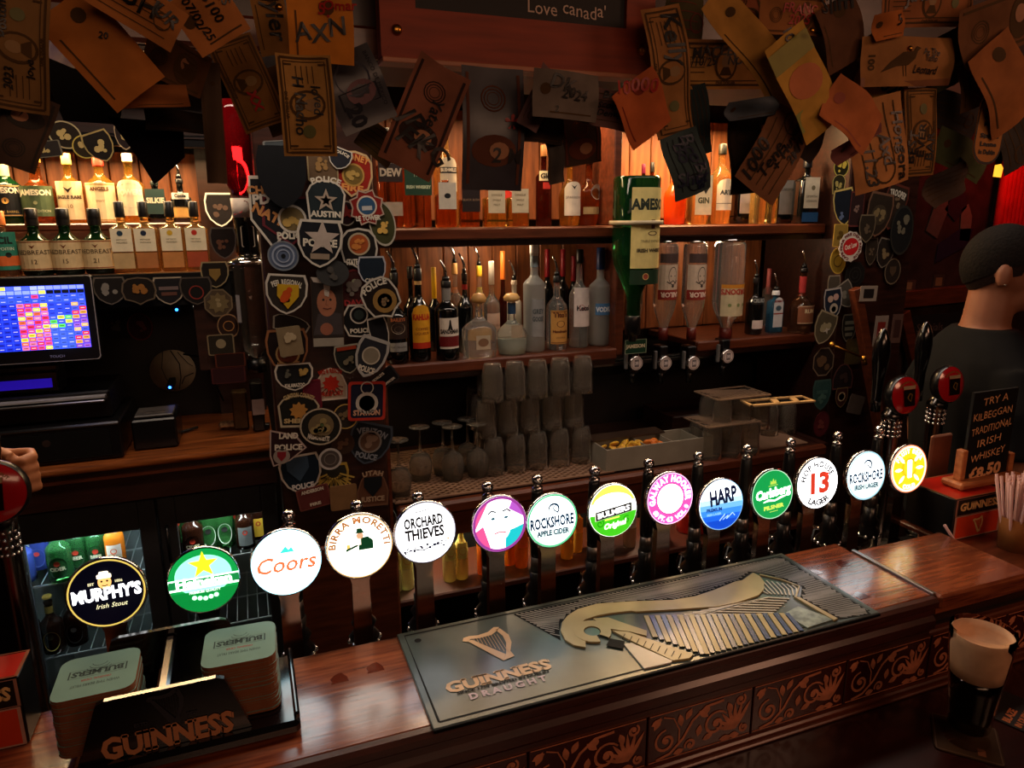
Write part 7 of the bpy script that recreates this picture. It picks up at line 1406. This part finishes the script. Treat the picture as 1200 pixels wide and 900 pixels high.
# ================================================================== PINT OF STOUT AND MATS ON THE LEDGE
LZ = .891; g0 = atZ(1132, 866, LZ); gt_ = at(1141, 742, g0.y); H = gt_.z-LZ; Rr = 40*depth(gt_)/F*.86
t = thing('beer_mat', 'dark square beer mat under the glass of stout', 'beer mat', (g0.x, g0.y, LZ), (0, 0, .75)); m = MB(); m.poly(rect(.105, .105, 0, 0, .012), M('dark_mat_card', '#33200f', .7), plane_z, .002, .002); m.build('card', t); m = MB(); m.poly(rect(.02, .012, -.03, -.02), C('#6a3a20'), plane_z, .0023); m.ring(rect(.10, .10), .96, C('#4a3018'), plane_z, .0023); m.build('print', t)
t = thing('pint_of_stout', 'full pint glass of black stout with cream head on the ledge', 'pint of beer', (g0.x, g0.y, LZ+.0025)); out = [(.70, 0), (.72, .02), (.66, .07), (.655, .12), (.70, .25), (.80, .48), (.90, .70), (.97, .86), (1, 1)]
m = MB(); O = [(r*Rr, z*H) for r, z in out]; I = [(r*Rr-.0022, z*H) for r, z in out if z >= .12][::-1]
m.lathe([(0, 0)]+O+I+[(0, .10*H)], M('pint_glass_clear', '#f6f2ec', .02, trans=1, ior=1.035, var=.01), 32); m.build('glass_wall', t)
def rad(z):
    for (r0, z0), (r1, z1) in zip(out, out[1:]):
        if z0 <= z <= z1: return (r0+(r1-r0)*(z-z0)/(z1-z0))*Rr-.0026
m = MB(); m.lathe([(0, .115*H)]+[(rad(z), z*H) for z in (.12, .25, .4, .5, .598)]+[(0, .598*H)], M('stout_black', '#050202', .08, var=.1), 28); m.build('stout', t)
FO = M('cream_head', '#c8a080', .7, var=.12, scale=30); m = MB(); m.lathe([(0, .600*H)]+[(rad(z), z*H) for z in (.602, .70, .82, .90, .965)]+[(rad(.965)-.0012, .967*H), (rad(.90)-.0022, .90*H), (rad(.84)-.006, .845*H), (rad(.80)*.70, .83*H), (0, .825*H)], FO, 28); m.build('head', t)
c = atZ(1192, 842, LZ); t = thing('beer_mat', 'black beer mat with orange lettering cut by the right edge', 'beer mat', (c.x+.02, c.y, LZ), (0, 0, .35)); m = MB(); m.poly(rect(.105, .105, 0, 0, .012), C('#18100c', .6), plane_z, .002, .002); m.build('card', t)
m = MB(); m.text("BLAZE", -.048, .012, .012, C('#a85a2c'), plane_z, .0024, 1, al='l'); m.text("IN DUBLIN", -.048, -.006, .010, C('#a85a2c'), plane_z, .0024, 1, al='l'); m.build('print', t)
# ================================================================== RIGHT BACKGROUND
def plank(nm, lb, cat, P0, P1, wd, th, mat):
    t = thing(nm, lb, cat, P0); v = P1-P0; L_ = v.length; m = MB(); a = math.atan2(v.x, v.z); X = Matrix.Rotation(a, 4, 'Y') @ Matrix.Rotation(-math.asin(v.y/L_), 4, 'X'); m.box(-wd/2, wd/2, -th/2, th/2, 0, L_, mat, X=X, c=.002); m.build('plank', t); return t
plank('wood_strut', 'slanting brown wooden strut in front of the right patch post', 'strut', at(1041, 560, 1.80), at(1002, 338, 1.82), .034, .03, WOOD)
plank('wood_rail', 'dark horizontal wooden rail behind the barman at neck height', 'rail', at(1045, 352, 2.18), at(1150, 342, 2.18), .07, .04, WOOD)
plank('wood_stile', 'dark upright wooden stile of the frame behind the stout taps', 'stile', at(1082, 470, 2.16), at(1058, 366, 2.16), .05, .03, WOOD)
m = MB(); c = at(1100, 395, 2.17); m.box(-.17, .18, .0, .012, -.14, .10, MATS['chalkboard']); m.text("Specials", -.06, .03, .035, C('#5a4a44'), plane_y, .001, 0); m.text("soup", -.04, -.03, .028, C('#4a3c38'), plane_y, .001, 0); tag(m.build('chalkboard', None, c), 'dim framed chalkboard behind the stout tap handles', 'chalkboard')
for px, py, wp, hp, cc, lb, mk in ((1018, 344, 26, 18, '#9a8a7c', 'white business card pinned beside the slanting strut', '#1c1412'), (1032, 388, 20, 36, '#8a7a70', 'white edged photo with red figure behind the tall tap handle', '#7a2018'), (1051, 385, 16, 34, '#5a4038', 'pale reddish photo card right of the white edged one', '#3a201c'), (1062, 335, 30, 14, '#4a3228', 'small picture leaning on the rail above the chalkboard', '#8a6a4a'), (1100, 330, 18, 16, '#3a2a20', 'round brown ornament on the rail above the chalkboard', '#7a5a3c'), (1178, 232, 14, 24, '#5a3c28', 'small pale card at the edge of the red curtain', '#2a1814')):
    c = at(px, py, 1.80 if px < 1060 and py > 340 else 2.197); k = depth(c)/F; t = thing('card', lb, 'card', c, (0, .03, 0)); m = MB(); m.poly(rect(wp*k, hp*k), C(cc, .6), plane_y, 0, .0015); m.build('paper', t); m = MB(); m.poly(rect(wp*k*.6, hp*k*.6), C(mk, .6), plane_y, .0006); m.build('picture', t)
m = MB(); m.tube([at(975, 404, 1.80), at(1009, 418, 1.775)], .0035, BRASS, 8); m.sphere(at(975, 404, 1.80), .011, BRASS, 10, 6); m.sphere(at(1012, 420, 1.775), .010, BRASS, 10, 6); m.tube([at(1012, 420, 1.775), at(1014, 427, 1.775)], .008, BRASS, 10); tag(m.build('brass_rod'), 'short brass rod with round ends across the right post', 'rod')
c0, c1_ = at(1166, 270, 2.15), at(1198, 270, 2.15); m = MB()
for k in range(7): x = c0.x+(c1_.x-c0.x)*(k+.5)/7; m.tube([(x, 2.15, 1.2), (x, 2.15, 2.16)], .018, M('red_curtain', '#b01810', .7, var=.2), 10)
tag(m.build('curtain'), 'red curtain folds lit from above behind the barman', 'curtain')
for px, py, wp, hp, r_, cc, lb in ((1100, 252, 26, 52, -12, '#5a4a40', 'pale skull like paper cutout hanging beside the right post'), (1122, 240, 30, 34, -28, '#2a1c24', 'dim mauve paper hanging above the barman'), (1132, 262, 20, 44, 10, '#6a5a4c', 'pale paper strip hanging left of the red curtain'), (1118, 285, 66, 24, 24, '#241a2e', 'purple slanted board above the rail'), (1172, 235, 22, 60, 0, '#3a2a22', 'dim card strip at edge of the red curtain')):
    c = at(px, py, 2.195); k = depth(c)/F; m = MB(); m.poly([(x*wp*k/2, y*hp*k/2) for x, y in ((-1, -.8), (.6, -1), (1, .3), (.4, 1), (-.7, .8))], C(cc, .7), plane_y, 0, .002); o = m.build('paper_cutout', None, c); o.rotation_euler = (0, math.radians(-r_), 0); tag(o, lb, 'paper')
# pale wooden board behind the chalk sign
c = at(1098, 520, 1.20); t = thing('service_tray', 'pale pinkish tray or board standing behind the chalk sign', 'board', (c.x+.02, 1.20, .952)); m = MB(); m.box(-.035, .035, 0, .010, .002, .315, M('pale_board', '#a8705a', .5), c=.004); m.build('board', t)
# ================================================================== PEOPLE
def remesh(mb, name, mat, parent, vox=.007, it=6):
    o = mb.build(name, None); r = o.modifiers.new('r', 'REMESH'); r.mode = 'VOXEL'; r.voxel_size = vox; r.use_smooth_shade = True
    s_ = o.modifiers.new('s', 'SMOOTH'); s_.iterations = it; s_.factor = .5
    bpy.context.view_layer.update(); dg = bpy.context.evaluated_depsgraph_get(); me = bpy.data.meshes.new_from_object(o.evaluated_get(dg)); me.name = name
    me.materials.clear(); me.materials.append(mat); me.polygons.foreach_set('use_smooth', [True]*len(me.polygons)); old = o.data; bpy.data.objects.remove(o); bpy.data.meshes.remove(old)
    n = bpy.data.objects.new(name, me); COL.objects.link(n); n.parent = parent; return n
def loft(mb, secs, mat, seg=20):
    vs = []; fs = []
    for (x, y, z, a, b) in secs:
        for k in range(seg): th = 2*PI*k/seg; vs.append((x+a*math.cos(th), y+b*math.sin(th), z))
    n = len(secs)
    for i in range(n-1):
        for k in range(seg): q = i*seg+k; r = i*seg+(k+1) % seg; fs.append((q, r, r+seg, q+seg))
    fs.append(tuple(range(seg))[::-1]); fs.append(tuple((n-1)*seg+k for k in range(seg))); mb.add(vs, fs, mat)
SKIN = M('skin', '#8a5a44', .5, var=.1, scale=20); e_ = at(1186, 324, 1.30)
HTZ = e_.z    # ear height
t = thing('person', 'barman with short dark hair and black t-shirt seen from behind at right', 'person', (e_.x+.035, 1.365, 0), (0, 0, math.radians(-20))); hz = HTZ
hd = math.radians(-24)
def hp(x, y, z): return (x*math.cos(hd)-y*math.sin(hd), x*math.sin(hd)+y*math.cos(hd), z)
m = MB()
loft(m, [(0, 0, .86, .11, .17), (0, 0, .95, .115, .165), (-.01, 0, 1.10, .115, .165), (-.015, 0, hz-.42, .125, .185), (-.02, 0, hz-.30, .125, .20), (-.02, 0, hz-.225, .100, .172), (-.02, 0, hz-.185, .085, .13), (-.012, 0, hz-.15, .066, .078)], SKIN)
m.tube([(-.02, 0, hz-.20), (-.012, 0, hz-.12), (.0, 0, hz-.02)], [.066, .060, .060], SKIN, 16)
hc = hp(.012, 0, hz+.025); m.sphere((0, 0, 0), 1, SKIN, 24, 18, X=Matrix.Translation(hc) @ Matrix.Rotation(hd, 4, 'Z') @ Matrix.Diagonal((.098, .077, .104, 1)))
m.sphere((0, 0, 0), 1, SKIN, 18, 12, X=Matrix.Translation(hp(.045, 0, hz-.045)) @ Matrix.Rotation(hd, 4, 'Z') @ Matrix.Diagonal((.055, .052, .060, 1)))
m.tube([hp(.098, 0, hz+.02), hp(.118, 0, hz-.008), hp(.104, 0, hz-.018)], [.009, .013, .012], SKIN, 8); m.sphere(hp(.088, 0, hz-.085), .020, SKIN, 10, 8); m.tube([hp(.092, -.03, hz+.034), hp(.100, 0, hz+.03), hp(.092, .03, hz+.034)], .009, SKIN, 8); m.tube([hp(.092, -.020, hz-.048), hp(.102, 0, hz-.047), hp(.092, .020, hz-.048)], .007, SKIN, 8)
for sy in (-1, 1):
    m.sphere((0, 0, 0), 1, SKIN, 14, 10, X=Matrix.Translation(hp(.0, sy*.080, hz)) @ Matrix.Rotation(hd, 4, 'Z') @ Matrix.Diagonal((.018, .009, .033, 1)))
    m.tube([(-.02, sy*.155, hz-.262), (-.03, sy*.210, hz-.40), (-.01, sy*.235, hz-.54), (.10, sy*.20, hz-.60), (.22, sy*.15, hz-.60)], [.058, .050, .042, .038, .028], SKIN, 14)
    m.sphere((.265, sy*.14, hz-.60), .036, SKIN, 12, 8, (1.2, .6, .9))
    for f_ in range(4): m.tube([(.285, sy*.14-.024+.016*f_, hz-.595), (.325, sy*.14-.026+.017*f_, hz-.60), (.345, sy*.14-.026+.017*f_, hz-.622), (.335, sy*.14-.026+.017*f_, hz-.640)], [.0095, .009, .0085, .0075], SKIN, 8)
    m.tube([(.26, sy*(.14-.03), hz-.59), (.295, sy*(.14-.055), hz-.60), (.315, sy*(.14-.055), hz-.61)], [.012, .010, .009], SKIN, 8)
    m.tube([(0, sy*.085, .90), (.01, sy*.10, .50), (0, sy*.10, .10), (0, sy*.10, .05)], [.085, .062, .045, .045], SKIN, 12); m.box(-.07, .17, sy*.10-.04, sy*.10+.04, .0, .06, SKIN)
body = remesh(m, 'body', SKIN, t, .0065, 5)
SH_ = M('black_tshirt', '#0e0f12', .9, var=.25, scale=12); m = MB()
loft(m, [(-.005, 0, .90, .135, .19), (-.01, 0, 1.05, .135, .185), (-.015, 0, hz-.42, .142, .202), (-.02, 0, hz-.30, .140, .200), (-.02, 0, hz-.225, .112, .188), (-.02, 0, hz-.175, .090, .130), (-.015, 0, hz-.145, .078, .090)], SH_)
for sy in (-1, 1): m.tube([(-.02, sy*.150, hz-.262), (-.03, sy*.205, hz-.35), (-.025, sy*.222, hz-.46)], [.070, .068, .066], SH_, 14)
remesh(m, 't_shirt', SH_, t, .0085, 6)
m = MB(); loft(m, [(0, 0, .86, .125, .185), (0, 0, .96, .13, .185)], MATTE)
for sy in (-1, 1): m.tube([(0, sy*.085, .92), (.01, sy*.10, .50), (0, sy*.10, .085)], [.098, .080, .068], MATTE, 12)
remesh(m, 'trousers', M('dark_trousers', '#101216', .85), t, .014, 3)
# hair: shell over the skull, short at the sides
HR = M('dark_hair', '#0f0a08', .8, scale=140, bump=.8, var=.5); m = MB(); vs = []; fs = []; sg, rg = 40, 22
for i in range(rg+1):
    for k in range(sg):
        th = 2*PI*k/sg; lim = .50*PI+.16*PI*max(0, -math.cos(th))-.17*PI*max(0, math.cos(th))**2; a = lim*i/rg; q = 1.045-.030*(i/rg)**2
        x, y, z = .1005*q*math.sin(a)*math.cos(th), .0795*q*math.sin(a)*math.sin(th), .107*q*math.cos(a); p = hp(x+.010, y, hz+.026+z); vs.append(p)
for i in range(rg):
    for k in range(sg): a = i*sg+k; b = i*sg+(k+1) % sg; fs.append((a, a+sg, b+sg, b))
m.add(vs, fs, HR, True); m.build('hair', t)
HF = M('faded_side_hair', '#20140f', .9, scale=200, bump=.6, var=.4); m = MB(); vs = []; fs = []
for i in range(7):
    for k in range(sg):
        th = 2*PI*k/sg; l0 = .50*PI+.16*PI*max(0, -math.cos(th))-.17*PI*max(0, math.cos(th))**2; a = l0-.05+(.10*PI*(1 if math.cos(th) < .45 else 0))*i/6
        p = hp(.0988*1.012*math.sin(a)*math.cos(th)+.0115, .0778*1.012*math.sin(a)*math.sin(th), hz+.0255+.105*1.01*math.cos(a)); vs.append(p)
for i in range(6):
    for k in range(sg): a = i*sg+k; b = i*sg+(k+1) % sg; fs.append((a, a+sg, b+sg, b))
m.add(vs, fs, HF, True); m.build('side_hair', t)
for sy in (-1, 1): m = MB(); m.sphere(hp(.084, sy*.029, hz+.014), .0115, C('#d8d0c8', .2), 10, 8); m.sphere(hp(.0925, sy*.029, hz+.014), .0050, C('#1c120c', .2), 8, 6); m.build('eye', t)
m = MB(); m.sphere(hp(.004, -.0895, hz-.022), .0028, STEEL, 8, 6); m.build('ear_stud', t)
# hand reaching in from the left
c = at(16, 548, 1.42); t = thing('person', 'hand and forearm of a second bar worker reaching in at the left edge', 'person', c); m = MB(); S2 = M('skin_warm', '#a86a44', .5, var=.1)
m.tube([(-.52, .10, -.02), (-.30, .05, .0), (-.10, .01, .005), (-.05, 0, .004)], [.052, .045, .030, .028], S2, 14); m.sphere((-.015, 0, 0), .040, S2, 14, 10, (1.1, .62, .95))
for k in range(4):
    z = .026-.018*k; m.tube([(.005, -.002, z), (.032, -.012, z*1.05), (.040, -.035, z), (.028, -.050, z*.95), (.012, -.048, z*.9)], [.0105, .0105, .0098, .009, .008][:5], S2, 10)
m.tube([(-.03, -.015, .032), (-.005, -.038, .040), (.014, -.052, .034)], [.013, .0115, .0095], S2, 10)
remesh(m, 'arm', S2, t, .0042, 3)
for k in range(4): z = .026-.018*k; m = MB(); m.sphere((.010, -.0565, z*.9), .0055, C('#c89a80', .3), 8, 5, (1, .35, .9)); m.build('nail', t)
m = MB(); m.tube([(-.54, .104, -.02), (-.30, .05, .0), (-.22, .034, .002)], [.064, .056, .052], C('#141418', .85), 16); m.build('sleeve', t)
